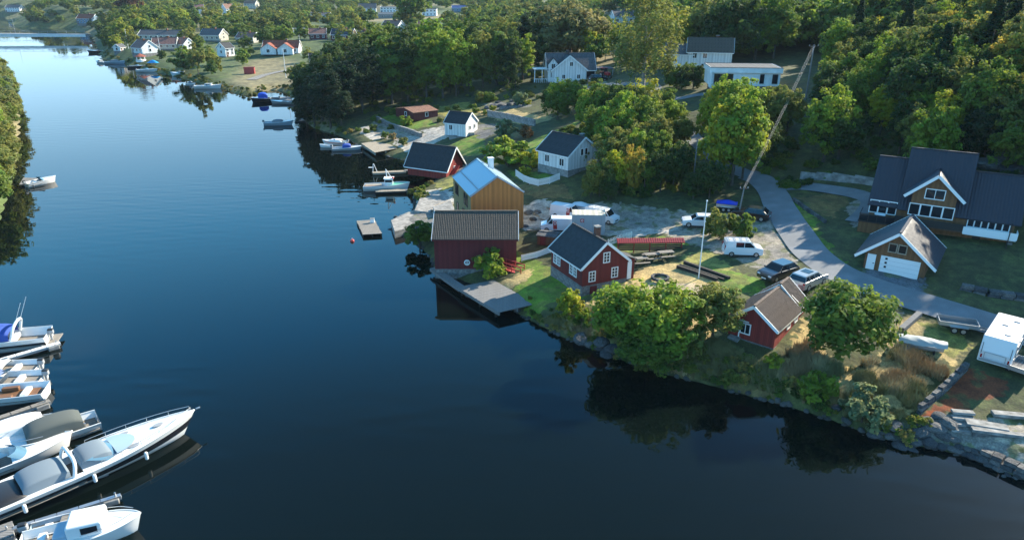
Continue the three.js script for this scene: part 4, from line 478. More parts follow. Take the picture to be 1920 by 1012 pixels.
// the pier of squared stone beside the orange house
{
  const slab = (pts, y, d) => { const g = new THREE.ExtrudeGeometry(new THREE.Shape(pts.map(([x, z]) => new THREE.Vector2(x, -z))), { depth: d, bevelEnabled: true, bevelSize: 0.06, bevelThickness: 0.05, bevelSegments: 1 }).rotateX(-Math.PI / 2); return g.translate(0, y - d, 0); };
  const t = thing('stone_pier', 'pale stone pier jutting into the river beside the orange house', 'pier', [0, 0, 0]), pale = grainy(0.42, 0.39, 0.35, 3, 0.95, 0.03);
  mesh('lower_block', [slab([[-16.53, -90.10], [-13.95, -94.28], [-12.25, -95.32], [-11.37, -90.82], [-13.14, -87.57], [-15.28, -85.37]], 0.9, 1.5)], pale, t);
  mesh('upper_block', [slab([[-13.71, -93.24], [-13.70, -101.16], [-9.71, -103.56], [-8.73, -99.42], [-11.14, -95.84], [-11.46, -92.49]], 1.3, 1.8)], pale, t);
  mesh('landing_block', [slab([[-11.11, -93.56], [-8.89, -96.76], [-7.87, -91.53], [-10.52, -90.06]], 1.75, 1.5)], M.concrete, t);
}
// walls
function wallAlong(name, label, pts, h, w, mat, capMat, courses) { // a wall that follows the ground; stones as parts where asked for
  const t = thing(name, label, 'wall', [0, 0, 0], 0), segs = [];
  for (let i = 0; i + 1 < pts.length; i++) { const [ax, az] = pts[i], [bx2, bz] = pts[i + 1], L = Math.hypot(bx2 - ax, bz - az), n = Math.max(1, Math.round(L / (courses ? 0.9 : 2.5))); for (let k = 0; k < n; k++) { const p = [lerp(ax, bx2, k / n), lerp(az, bz, k / n)], q = [lerp(ax, bx2, (k + 1) / n), lerp(az, bz, (k + 1) / n)]; segs.push([p, q]); } }
  segs.forEach(([p, q], i) => { const y = (groundH(...p) + groundH(...q)) / 2;
    if (courses) { for (let r = 0; r < courses; r++) { const s = (hash2(i, r) - 0.5) * 0.3, e = 0.04; const m = lerp(0, 1, 0.5), dx = q[0] - p[0], dz = q[1] - p[1]; mesh('stone', [beam([p[0] + dx * (e + s * (r % 2)), y - 0.2 + (r + 0.5) * (h + 0.2) / courses, p[1] + dz * (e + s * (r % 2))], [q[0] - dx * e + dx * s * (r % 2), y - 0.2 + (r + 0.5) * (h + 0.2) / courses + (hash2(r, i) - 0.5) * 0.05, q[1] - dz * e + dz * s * (r % 2)], w * (0.85 + 0.3 * hash2(i + 9, r)), (h + 0.2) / courses - 0.03)], mat[(i + r) % mat.length], t); } }
    else { mesh('panel', [beam([p[0], y + h / 2 - 0.4, p[1]], [q[0], y + h / 2 - 0.4, q[1]], w, h + 0.8)], mat, t); if (capMat) mesh('coping', [beam([p[0], y + h + 0.04, p[1]], [q[0], y + h + 0.04, q[1]], w + 0.1, 0.08)], capMat, t); } });
  return t;
}
wallAlong('retaining_wall', 'straight grey block wall running from the caravan down to the rocks', [[29.68, -42.90], [32.04, -44.62], [35.63, -47.37]], 0.7, 0.35, rockMats, null, 3);
wallAlong('quay_wall', 'stone quay edge in the bottom right corner of the shore', [[32.42, -39.64], [33.29, -38.60], [34.21, -37.32]], 0.5, 0.7, rockMats, null, 2);
wallAlong('garden_wall', 'dark stone wall between the lawn and the gravel slip by the cabin', [[-31.13, -160.34], [-24.84, -150.37], [-18.58, -141.59]], 0.8, 0.4, M.stone, M.concrete);
wallAlong('garden_wall', 'grey concrete wall beside the garden path behind the white hut', [[-5.16, -150.31], [-1.10, -144.30], [4.42, -134.06]], 1.3, 0.3, M.concrete, null);
wallAlong('garden_wall', 'pale concrete wall along the drive of the brown house', [[38.87, -91.15], [42.30, -89.21], [46.23, -85.15]], 1.0, 0.2, M.concrete, null);
wallAlong('garden_wall', 'low rubble wall edging the flower bed by the lane', [[35.62, -84.43], [35.73, -80.09], [35.91, -75.46]], 0.35, 0.35, rockMats, null, 1);
wallAlong('garden_wall', 'long rubble wall on the shaded lawn below the brown house', [[41.61, -58.94], [43.31, -57.68], [46.23, -56.61]], 0.5, 0.8, rockMats, null, 2);
wallAlong('terrace_wall', 'curved low wall around the green lawn by the white hut', [[-12.52, -137.29], [-9.76, -137.46], [-7.41, -137.31]], 0.6, 0.3, M.concrete, null);
// stone steps in the corner
{
  const p = [32.03, -41.27], t = thing('stone_steps', 'pale stone steps climbing from the corner quay', 'steps', [p[0], groundH(...p), p[1]], R(-15));
  for (let i = 0; i < 4; i++) mesh('step', [rbx(1.5, 0.2, 0.5, 0.04, 0.1 * i, -0.05 + 0.22 * i, -0.48 * i, 0.05 * (i - 1))], M.concrete, t);
}
for (const [i, p] of [[33.61, -41.25], [34.37, -40.38], [35.82, -42.14]].entries()) { const t = thing('terrace_slab', ['pale concrete terrace slab behind the stone steps', 'long pale slab above the corner quay', 'upper slab of the corner terrace beside the grass'][i], 'slab', [p[0], groundH(...p) + 0.12, p[1]], R(-18 + i * 4)); mesh('slab', [rbx([2.6, 4.2, 2.4][i], 0.22, [0.8, 0.5, 0.6][i], 0.03)], M.concrete, t); mesh('footing', [bx([2.5, 4.0, 2.3][i], 0.5, [0.6, 0.4, 0.5][i], 0, -0.35, 0)], M.stoneDark, t); }
// fences
function fence(name, label, pts, h, mat, { pickets = true, gap = 0.22 } = {}) {
  const t = thing(name, label, 'fence', [0, 0, 0], 0), c = new THREE.CatmullRomCurve3(pts.map(([x, z]) => new THREE.Vector3(x, 0, z))), L = c.getLength(), n = Math.max(2, Math.round(L / 1.9)), P = c.getSpacedPoints(n);
  for (let i = 0; i <= n; i++) { const y = groundH(P[i].x, P[i].z); mesh('post', [bx(0.1, h + 0.5, 0.1, P[i].x, y + h / 2 - 0.2, P[i].z)], mat, t); }
  for (let i = 0; i < n; i++) { const a = P[i], b = P[i + 1], ya = groundH(a.x, a.z), yb = groundH(b.x, b.z); for (const k of [0.25, 0.75]) mesh('rail', [beam([a.x, ya + h * k, a.z], [b.x, yb + h * k, b.z], 0.04, 0.09)], mat, t); if (pickets) { const m = Math.round(a.distanceTo(b) / gap), l = []; for (let j = 0; j < m; j++) { const f = (j + 0.5) / m; l.push(bx(0.1, h, 0.03, lerp(a.x, b.x, f), lerp(ya, yb, f) + h / 2 + 0.08, lerp(a.z, b.z, f) + 0.04, Math.atan2(a.z - b.z, b.x - a.x))); } mesh('picket_panel', l, mat, t); } }
  return t;
}
fence('picket_fence', 'white picket fence curving below the white house', [[0.57, -102.44], [1.95, -98.59], [4.19, -95.99], [6.85, -97.40]], 0.95, M.trim, { gap: 0.14 });
fence('board_fence', 'low white board fence between the barn and the red house', [[1.09, -73.04], [2.73, -73.48], [4.41, -74.44]], 0.7, M.trim, { gap: 0.13 });
fence('board_fence', 'white fence between the red house and the parked vans', [[10.99, -74.43], [12.46, -75.36], [13.93, -76.18]], 0.8, M.trim);

// ---------------------------------------------------------------- vehicles
const paint = { white: phys(0.72, 0.73, 0.74, 0.3, { clearcoat: 0.7, clearcoatRoughness: 0.1 }), dark: phys(0.018, 0.022, 0.03, 0.28, { clearcoat: 0.9, clearcoatRoughness: 0.06 }), silver: phys(0.38, 0.38, 0.37, 0.32, { metalness: 0.5, clearcoat: 0.8, clearcoatRoughness: 0.1 }), black: phys(0.01, 0.01, 0.012, 0.3, { clearcoat: 0.8 }), red: phys(0.4, 0.02, 0.02, 0.4, { clearcoat: 0.5 }) };
const lampWhite = phys(0.7, 0.72, 0.75, 0.1), lampRed = phys(0.35, 0.01, 0.01, 0.2);
function wheelAt(t, x, z, r, w) { const wl = mesh('wheel', [new THREE.CylinderGeometry(r, r, w, 18).rotateX(Math.PI / 2).translate(x, r, z)], M.rubber, t); mesh('rim', [new THREE.CylinderGeometry(r * 0.62, r * 0.62, w + 0.02, 10).rotateX(Math.PI / 2).translate(x, r, z)], M.steel, wl); }
// outline of the side, nose toward +x; body below the belt line, glasshouse above it, roof on top
function vehicle(name, label, [px, pz], deg, o) {
  const { L, W, H, belt, body, hood, screen, roofF, roofR, tail, van } = o, t = thing(name, label, o.category ?? 'car', [px, groundH(px, pz) + 0.06, pz], R(deg), o.group), g = 0.2, bev = 0.06; if (o.size) t.scale.setScalar(o.size);
  const ex = (pts, w, b) => new THREE.ExtrudeGeometry(new THREE.Shape(pts.map((p) => new THREE.Vector2(...p))), { depth: w - 2 * b, bevelEnabled: true, bevelSize: b, bevelThickness: b, bevelSegments: 2 }).translate(0, 0, -w / 2 + b);
  mesh('body', [ex([[-L / 2 + bev, g + 0.1], [L / 2 - bev - 0.05, g + 0.1], [L / 2 - bev, g + 0.3], [L / 2 - bev - 0.05, hood - 0.12], [L / 2 - 0.35, hood - bev], [screen + 0.05, belt], [-L / 2 + bev + 0.05, belt], [-L / 2 + bev, belt - 0.2]], W, bev)], body, t);
  mesh('sill', [bx(L - 0.5, 0.18, W - 0.12, 0, g + 0.02)], M.black, t);
  const cab = (inset, y0, y1, k) => { const f = (y) => (y - belt) / (H - belt), pt = (x0, x1, y) => lerp(x0, x1, f(y)); return [[pt(tail, roofR, y0), y0], [pt(screen, roofF, y0), y0], [pt(screen, roofF, y1), y1], [pt(tail, roofR, y1), y1]]; };
  // glasshouse tapers inward to the roof
  const ghouse = (y0, y1, wid, mat, nm, grow = 0) => { const q = cab(0, y0, y1), w0 = lerp(W / 2 - 0.05, W / 2 - wid, (y0 - belt) / (H - belt)) + grow, w1 = lerp(W / 2 - 0.05, W / 2 - wid, (y1 - belt) / (H - belt)) + grow, v = [[q[0][0] - grow, y0, w0], [q[1][0] + grow, y0, w0], [q[2][0] + grow, y1, w1], [q[3][0] - grow, y1, w1]], m = v.map(([x, y, z]) => [x, y, -z]), P = [], tri = (a, b, c) => P.push(...a, ...b, ...c), quad = (a, b, c, d) => { tri(a, b, c); tri(a, c, d); }; quad(v[0], v[1], v[2], v[3]); quad(m[1], m[0], m[3], m[2]); quad(v[1], m[1], m[2], v[2]); quad(m[0], v[0], v[3], m[3]); quad(v[3], v[2], m[2], m[3]); quad(m[0], m[1], v[1], v[0]); const ge = new THREE.BufferGeometry(); ge.setAttribute('position', new THREE.Float32BufferAttribute(P, 3)); ge.computeVertexNormals(); return mesh(nm, [ge], mat, t); };
  const wid = van ? 0.14 : 0.24;
  ghouse(belt - 0.01, H - 0.1, wid, M.glass, 'windows'); ghouse(H - 0.1, H, wid, body, 'roof', 0.015);
  const pill = (x0, x1, w) => { for (const s of [-1, 1]) mesh('pillar', [beam([x0, belt, s * (W / 2 - 0.045)], [x1, H - 0.08, s * (W / 2 - wid + 0.005)], 0.05, w)], body, t); };
  pill(screen - 0.02, roofF, 0.09); pill(tail + 0.05, roofR + 0.05, 0.14); for (const x of o.posts ?? [0]) pill(x, x, 0.1);
  if (van) { const x1 = van, x0 = tail; for (const s of [-1, 1]) mesh('side_panel', [prism([[lerp(x0, roofR, 0), belt - 0.03], [x1, belt - 0.03], [x1, H - 0.05], [roofR, H - 0.05]], 0.05, -0.025).rotateX(0).applyMatrix4(new THREE.Matrix4().makeShear(0, 0, 0, 0, 0, 0)).applyMatrix4(new THREE.Matrix4().set(1, 0, 0, 0, 0, 1, 0, 0, 0, -s * (wid - 0.05) / (H - belt), 1, s * (W / 2 - 0.03) + s * (wid - 0.05) * belt / (H - belt), 0, 0, 0, 1))], body, t); mesh('rear_door', [bx(0.05, H - belt - 0.08, W - 0.2, (tail + roofR) / 2 - 0.02, (H + belt) / 2, 0)], body, t); }
  for (const x of [-L / 2 + o.wr, L / 2 - o.wf]) for (const s of [-1, 1]) { wheelAt(t, x, s * (W / 2 - 0.09), o.r ?? 0.32, 0.22); }
  for (const s of [-1, 1]) { mesh('headlight', [rbx(0.12, 0.16, 0.36, 0.04, L / 2 - 0.06, hood - 0.22, s * (W / 2 - 0.26))], lampWhite, t); mesh('taillight', [rbx(0.1, van ? 0.5 : 0.18, 0.2, 0.03, -L / 2 + 0.05, belt - (van ? 0.05 : 0.1), s * (W / 2 - 0.12))], lampRed, t); mesh('mirror', [rbx(0.1, 0.14, 0.2, 0.03, screen - 0.25, belt + 0.08, s * (W / 2 + 0.08))], body, t); }
  mesh('grille', [bx(0.06, 0.2, W * 0.5, L / 2 - 0.02, 0.52, 0)], M.black, t); mesh('number_plate', [bx(0.03, 0.11, 0.5, L / 2 + 0.01, 0.36, 0), bx(0.03, 0.11, 0.5, -L / 2 - 0.005, 0.62, 0)], M.trim, t);
  if (o.rack) { for (const s of [-1, 1]) mesh('roof_rail', [bar([roofR + 0.1, H + 0.08, s * 0.55], [roofF - 0.1, H + 0.08, s * 0.55], 0.03)], M.steel, t); for (let i = 0; i < 4; i++) mesh('roof_bar', [bx(0.06, 0.04, 1.3, lerp(roofR + 0.2, roofF - 0.2, i / 3), H + 0.09)], M.steel, t); }
  if (o.pano) mesh('sunroof', [bx(0.9, 0.02, 0.9, (roofF + roofR) / 2 + 0.3, H + 0.018, 0)], M.glass, t);
  if (o.logo !== undefined) for (const s of [-1, 1]) { const lg = mesh('red_panel', [bx(0.55, 1.2, 0.012, o.logo, 1.05, 0).applyMatrix4(new THREE.Matrix4().set(1, 0.06, 0, 0, 0, 1, 0, 0, 0, 0, 1, s * (W / 2 + 0.012), 0, 0, 0, 1))], paint.red, t); mesh('logo_ring', [new THREE.TorusGeometry(0.15, 0.035, 6, 20).translate(o.logo + 0.08, 1.38, s * (W / 2 + 0.03))], M.trim, lg); mesh('logo_stroke', [bx(0.4, 0.04, 0.02, o.logo + 0.05, 1.08, s * (W / 2 + 0.03)), bx(0.05, 0.3, 0.02, o.logo - 0.14, 1.38, s * (W / 2 + 0.03))], M.trim, lg); }
  return t;
}
const VAN = { L: 4.9, W: 1.9, H: 1.95, belt: 1.1, hood: 1.05, screen: 1.65, roofF: 0.95, roofR: -2.25, tail: -2.38, wf: 0.85, wr: 0.95, van: 0.75, posts: [0.75], body: paint.white, category: 'van', size: 0.86 };
vehicle('delivery_van', 'white van with roof rack parked by the yard shrubs', [24.47, -68.87], -6, { ...VAN, L: 4.2, W: 1.75, H: 1.75, belt: 1.05, screen: 1.35, roofF: 0.65, roofR: -1.85, tail: -2.0, van: -0.9, posts: [0.0], rack: true, r: 0.3, wf: 0.75, wr: 0.8, size: 0.95 });
vehicle('work_van', 'white van with red panel parked nose left behind the red house', [5.65, -80.82], 176, { ...VAN, logo: 0.35 });
vehicle('work_van', 'white van with red panel in sunlight behind the nose-left van', [7.04, -84.72], -28, { ...VAN, logo: 0.5 });
vehicle('work_van', 'white van with red panel in the shade beside the grey container', [11.21, -82.51], -35, { ...VAN, logo: 0.3, rack: true });
vehicle('dark_car', 'dark blue car parked nose toward the river on the grass edge', [26.15, -62.88], 212, { L: 4.2, W: 1.8, H: 1.5, belt: 0.92, hood: 0.9, screen: 1.05, roofF: 0.3, roofR: -1.35, tail: -1.95, wf: 0.8, wr: 0.8, posts: [-0.5], body: paint.dark });
vehicle('silver_wagon', 'silver estate car parked beside the dark blue car', [28.30, -60.87], 38, { L: 4.3, W: 1.78, H: 1.5, belt: 0.92, hood: 0.9, screen: 1.0, roofF: 0.3, roofR: -1.75, tail: -2.05, wf: 0.8, wr: 0.85, posts: [-0.35, -1.2], body: paint.silver, pano: true });
vehicle('white_hatchback', 'small white car half hidden by the pale shrub at the gravel edge', [22.21, -78.26], 172, { L: 4.0, W: 1.7, H: 1.42, belt: 0.88, hood: 0.86, screen: 1.0, roofF: 0.25, roofR: -1.3, tail: -1.85, wf: 0.75, wr: 0.75, posts: [-0.45], body: paint.white });
vehicle('black_car', 'black car in the shade beside the utility pole', [28.61, -79.11], 150, { L: 4.3, W: 1.8, H: 1.45, belt: 0.9, hood: 0.88, screen: 1.0, roofF: 0.25, roofR: -1.4, tail: -1.95, wf: 0.8, wr: 0.8, posts: [-0.5], body: paint.black });
vehicle('villa_car', 'black car parked at the garage of the big white villa', [20.23, -167.78], 20, { L: 4.3, W: 1.8, H: 1.5, belt: 0.9, hood: 0.88, screen: 1.0, roofF: 0.25, roofR: -1.5, tail: -1.95, wf: 0.8, wr: 0.8, posts: [-0.5], body: paint.black });
{ // red tractor under the carport
  const p = [22.31, -170.45], t = thing('tractor', 'red tractor standing under the carport of the villa', 'tractor', [p[0], groundH(...p), p[1]], R(-60));
  mesh('bonnet', [rbx(1.5, 0.7, 0.8, 0.08, 0.7, 1.2, 0)], paint.red, t); mesh('cab', [rbx(1.2, 1.3, 1.2, 0.06, -0.6, 1.7, 0)], M.glass, t); mesh('cab_roof', [rbx(1.35, 0.12, 1.35, 0.04, -0.6, 2.4, 0)], paint.red, t); mesh('seat', [bx(0.4, 0.4, 0.5, -0.6, 1.2, 0)], M.black, t);
  for (const s of [-1, 1]) { wheelAt(t, -0.7, s * 0.75, 0.72, 0.35); wheelAt(t, 1.1, s * 0.65, 0.42, 0.25); mesh('mudguard', [bx(0.9, 0.08, 0.35, -0.7, 1.48, s * 0.75)], paint.red, t); }
}
{ // grey box trailer
  const p = [9.09, -78.56], t = thing('box_trailer', 'tall grey box trailer with a small red badge behind the red house roof', 'trailer', [p[0], groundH(...p), p[1]], R(-4));
  mesh('box', [rbx(3.9, 2.35, 2.1, 0.04, 0, 1.55, 0)], std(0.34, 0.38, 0.4, 0.5, { metalness: 0.2 }), t); mesh('roof', [rbx(3.96, 0.08, 2.16, 0.03, 0, 2.77, 0)], M.cream, t); for (let i = 0; i < 4; i++) mesh('side_rib', [bx(0.05, 2.2, 0.03, -1.5 + i * 1.0, 1.55, 1.062)], M.grey, t); mesh('badge', [bx(0.42, 0.42, 0.02, -0.75, 2.1, 1.07)], paint.red, t); mesh('badge_mark', [new THREE.TorusGeometry(0.1, 0.03, 6, 16).translate(-0.75, 2.1, 1.085)], M.trim, t); mesh('drawbar', [bx(1.3, 0.1, 0.1, 2.5, 0.5, 0)], M.grey, t);
  for (const x of [-0.5, 0.4]) for (const s of [-1, 1]) wheelAt(t, x, s * 0.95, 0.32, 0.2);
}
function openTrailer(name, label, [x, z], deg, { L = 3.0, W = 1.5, y = 0.55, h = 0.35, cover } = {}) {
  const t = thing(name, label, 'trailer', [x, groundH(x, z) + 0.02, z], R(deg));
  mesh('floor', [bx(L, 0.06, W, 0, y, 0)], M.greyWood, t); for (const s of [-1, 1]) { mesh('side_board', [bx(L, h, 0.04, 0, y + h / 2, s * W / 2)], M.steel, t); mesh('end_board', [bx(0.04, h, W, s * L / 2, y + h / 2, 0)], M.steel, t); wheelAt(t, 0.35, s * (W / 2 + 0.12), 0.28, 0.18); wheelAt(t, -0.3, s * (W / 2 + 0.12), 0.28, 0.18); mesh('mudguard', [bx(1.35, 0.04, 0.24, 0, 0.6, s * (W / 2 + 0.13))], M.steel, t); }
  mesh('drawbar', [beam([L / 2, y - 0.1, 0.4], [L / 2 + 1.2, y - 0.15, 0], 0.07, 0.07), beam([L / 2, y - 0.1, -0.4], [L / 2 + 1.2, y - 0.15, 0], 0.07, 0.07)], M.steel, t); mesh('jockey_wheel', [bar([L / 2 + 1.1, 0.02, 0], [L / 2 + 1.1, 0.6, 0], 0.06)], M.rubber, t);
  if (cover) mesh('cover', [quadGrid(14, 8, (u, v) => [(u - 0.5) * (L + 0.1), y + h + 0.05 + 0.35 * Math.sin(u * Math.PI) * Math.sin(v * Math.PI) + 0.05 * vnoise(u * 9, v * 9), (v - 0.5) * (W + 0.1)])], cover, t);
  return t;
}
const tarpBlue = std(0.01, 0.05, 0.5, 0.45, { side: THREE.DoubleSide }), tarpGrey = std(0.33, 0.36, 0.35, 0.6, { side: THREE.DoubleSide });
openTrailer('flat_trailer', 'empty steel twin-axle trailer parked on the grass by the lane', [37.70, -52.53], -22, { L: 2.9, W: 1.5 });
openTrailer('covered_trailer', 'trailer under a bright blue tarpaulin at the wood edge', [26.70, -82.66], -20, { L: 2.4, W: 1.5, cover: tarpBlue });
openTrailer('van_trailer', 'small trailer with white top between the two red-badged vans', [8.80, -85.32], -30, { L: 2.2, W: 1.4, h: 0.7, cover: std(0.6, 0.62, 0.64, 0.5, { side: THREE.DoubleSide }) });
{ // caravan
  const p = [38.32, -47.75], t = thing('caravan', 'white caravan parked at the right above the bark slope', 'caravan', [p[0] + 1.2, groundH(...p), p[1] - 1.6], R(47)), w = phys(0.74, 0.74, 0.73, 0.35, { clearcoat: 0.3 });
  mesh('body', [new THREE.ExtrudeGeometry(new THREE.Shape([[-3.0, 0.45], [2.8, 0.45], [3.0, 1.2], [2.7, 2.4], [-2.75, 2.42], [-3.05, 1.3]].map((q) => new THREE.Vector2(...q))), { depth: 2.1, bevelEnabled: true, bevelSize: 0.06, bevelThickness: 0.06, bevelSegments: 2 }).translate(0, 0, -1.05)], w, t);
  for (const [x, z] of [[-1.6, 0.3], [0.4, -0.2], [1.7, 0.4]]) mesh('roof_hatch', [rbx(0.5, 0.08, 0.4, 0.03, x, 2.5, z)], M.grey, t);
  for (const x of [-1.8, -0.6, 1.4]) windowAt(t, [x, 1.65, 1.13], 0, 0.8, 0.5, 1, 1, M.grey);
  mesh('rear_trim', [bx(0.06, 0.12, 2.0, -3.1, 0.55, 0)], M.grey, t); mesh('bike_rack', [bar([-3.3, 0.7, -0.7], [-3.3, 1.3, -0.7], 0.025), bar([-3.3, 0.7, 0.7], [-3.3, 1.3, 0.7], 0.025), bar([-3.3, 1.3, -0.7], [-3.3, 1.3, 0.7], 0.025), bar([-3.3, 0.75, -0.8], [-3.3, 0.75, 0.8], 0.03)], M.steel, t);
  for (const s of [-1, 1]) { wheelAt(t, -0.1, s * 1.0, 0.32, 0.2); mesh('taillight', [bx(0.04, 0.3, 0.12, -3.08, 0.85, s * 0.9)], lampRed, t); mesh('grab_handle', [bar([-3.16, 1.1, s * 0.95], [-3.1, 2.0, s * 0.95], 0.02)], M.black, t); } mesh('drawbar', [bx(1.2, 0.1, 0.12, 3.5, 0.5, 0)], M.steel, t); mesh('side_stripe', [bx(5.4, 0.07, 0.012, -0.1, 1.1, 1.12)], M.grey, t);
}

// ---------------------------------------------------------------- boats
const gel = phys(0.76, 0.76, 0.74, 0.25, { clearcoat: 0.5, clearcoatRoughness: 0.1 }), gelDark = phys(0.02, 0.022, 0.028, 0.2, { clearcoat: 0.5 }), teak = std(0.3, 0.14, 0.06, 0.6, { map: rep(texWood, 1.2) }), tarpSlate = std(0.17, 0.21, 0.24, 0.85, { side: THREE.DoubleSide }), tarpOlive = std(0.09, 0.1, 0.09, 0.9, { side: THREE.DoubleSide }), tarpRoyal = std(0.035, 0.08, 0.33, 0.8, { side: THREE.DoubleSide }), tarpWhite = std(0.7, 0.7, 0.68, 0.7, { side: THREE.DoubleSide }), screenGlass = phys(0.1, 0.2, 0.28, 0.05), blueGrey = phys(0.3, 0.4, 0.48, 0.35), teal = std(0.12, 0.42, 0.3, 0.6);
const halfBeam = (t, B, fine) => B / 2 * (t < 0.5 ? lerp(0.9, 1, Math.sin(t / 0.5 * Math.PI / 2)) : Math.pow(Math.max(0, 1 - Math.pow((t - 0.5) / 0.5, fine)), 0.8));
function hullParts(t, { L, B, H, fine = 2.2, rake = 0.08, sheer = 0.35, mat = gel, deckMat = gel, open, band }) {
  const sh = (k) => H * (0.82 + sheer * k * k), X = (k, v) => L * (k - 0.5) + rake * L * Math.pow(k, 5) * (v - 0.6);
  const side = (s, v0, v1, grow = 0) => { const g = quadGrid(28, 6, (u, q) => { const v = lerp(v0, v1, q), b = halfBeam(u, B, fine), z = s * (b * Math.pow(v, 0.45) + (v > 0.02 ? grow : 0)); return [X(u, v), lerp(-0.35, sh(u), v), z]; }); if (s > 0) { const ix = g.index.array; for (let i = 0; i < ix.length; i += 3) { const c = ix[i + 1]; ix[i + 1] = ix[i + 2]; ix[i + 2] = c; } g.computeVertexNormals(); } return g; };
  const h = mesh('hull', [side(1, 0, 1), side(-1, 0, 1), quadGrid(1, 4, (u, v) => [-L / 2 + 0.01, lerp(-0.35, sh(0), v), (u - 0.5) * 2 * halfBeam(0, B, fine) * Math.pow(Math.max(v, 0.001), 0.45)])], mat, t);
  if (band) mesh('hull_band', [side(1, band[0], band[1], 0.012), side(-1, band[0], band[1], 0.012)], gelDark, h);
  mesh('gunwale', [1, -1].map((s) => { const c = []; for (let i = 0; i <= 24; i++) { const k = i / 24; c.push(new THREE.Vector3(X(k, 1), sh(k) + 0.02, s * halfBeam(k, B, fine))); } return new THREE.TubeGeometry(new THREE.CatmullRomCurve3(c), 30, 0.045, 6); }), mat === gel ? gel : M.trim, t);
  const d0 = open ? open : 0; // deck from share d0 of the length to the bow, cockpit floor behind it
  mesh('deck', [quadGrid(20, 8, (u, v) => { const k = lerp(d0, 0.999, u), b = halfBeam(k, B, fine) * 0.99; return [X(k, 1), sh(k) - 0.02 + 0.06 * B * Math.sin(v * Math.PI) * 0.6, (0.5 - v) * 2 * b]; })], deckMat, t);
  if (open) mesh('cockpit', [quadGrid(6, 2, (u, v) => { const k = lerp(0.02, d0, u), b = halfBeam(k, B, fine) * 0.96; return [X(k, 1), sh(k) - 0.45 * H, (0.5 - v) * 2 * b]; })], open.mat ?? M.deck, t);
  return { sh, X };
}
function hood(name, t, x0, x1, w, y0, y1, mat, round = 0.32) { return mesh(name, [quadGrid(12, 12, (u, v) => { const a = v * Math.PI, k = Math.sin(Math.PI * clamp(u, 0.015, 0.985)), e = Math.pow(k, 0.16); return [lerp(x0, x1, u), y0 + (y1 - y0) * Math.pow(Math.sin(a), round) * e, Math.cos(a) * w / 2 * (0.85 + 0.15 * e)]; })], mat, t); }
function screen(t, x0, x1, w, y0, y1, mat = screenGlass) { const g = quadGrid(10, 3, (u, v) => { const a = (u - 0.5) * Math.PI * 0.9; return [lerp(x1, x0, v) - (1 - Math.cos(a)) * (x1 - x0) * 1.2, lerp(y0, y1, v), Math.sin(a) * w / 2 * (1 - 0.12 * v)]; }); mesh('windscreen', [g], mat, t); }
function outboard(t, x, y, z = 0) { const m = mesh('outboard', [rbx(0.5, 0.42, 0.36, 0.1, x - 0.25, y + 0.5, z), rbx(0.2, 0.9, 0.14, 0.04, x - 0.2, y, z)], M.grey, t); mesh('cowling', [rbx(0.46, 0.16, 0.34, 0.07, x - 0.27, y + 0.74, z)], M.black, m); }
function boat(name, label, [x, z], deg, o, group) {
  const t = thing(name, label, 'boat', [x, o.y ?? 0, z], R(deg), group), { L, B, H } = o; const { sh } = hullParts(t, { open: 0.5, ...o });
  if (o.screen !== false) screen(t, L * 0.02, L * 0.12, B * 0.8, sh(0.5), sh(0.5) + 0.5);
  if (o.canopy) hood('canopy', t, o.canopy[0] * L, o.canopy[1] * L, B * 0.86, sh(0.3), sh(0.3) + o.canopy[2], o.canopyMat ?? tarpSlate);
  if (o.cabin) { const cb = mesh('cabin', [rbx(L * o.cabin[1], o.cabin[2], B * 0.66, 0.08, L * o.cabin[0], sh(0.5) + o.cabin[2] / 2 - 0.05, 0)], gel, t); mesh('cabin_window', [bx(L * o.cabin[1] * 0.8, o.cabin[2] * 0.4, B * 0.67, L * o.cabin[0], sh(0.5) + o.cabin[2] * 0.6, 0), bx(L * o.cabin[1] + 0.02, o.cabin[2] * 0.4, B * 0.55, L * o.cabin[0], sh(0.5) + o.cabin[2] * 0.6, 0)], M.glass, cb); }
  for (const s of o.seats ?? [-0.2]) mesh('seat', [rbx(0.45, 0.4, B * 0.6, 0.06, L * s, sh(0.2) - 0.25, 0)], gel, t);
  if (o.motor !== false) outboard(t, -L / 2 + 0.05, sh(0) * 0.6); if (o.rail) for (const s of [1, -1]) mesh('bow_rail', [new THREE.TubeGeometry(new THREE.CatmullRomCurve3([0.55, 0.7, 0.85, 0.97].map((k) => new THREE.Vector3(L * (k - 0.5), sh(k) + 0.35, s * halfBeam(k, B, o.fine ?? 2.2) * 0.92))), 16, 0.022, 5)], M.steel, t);
  if (o.stripe) for (const s of [1, -1]) mesh('stripe', [quadGrid(20, 1, (u, v) => [L * (u * 0.9 - 0.48), lerp(sh(u) * 0.62, sh(u) * 0.78, v), s * (halfBeam(u * 0.9 + 0.02, B, o.fine ?? 2.2) * 0.95 + 0.03)])], o.stripe, t);
  return t;
}
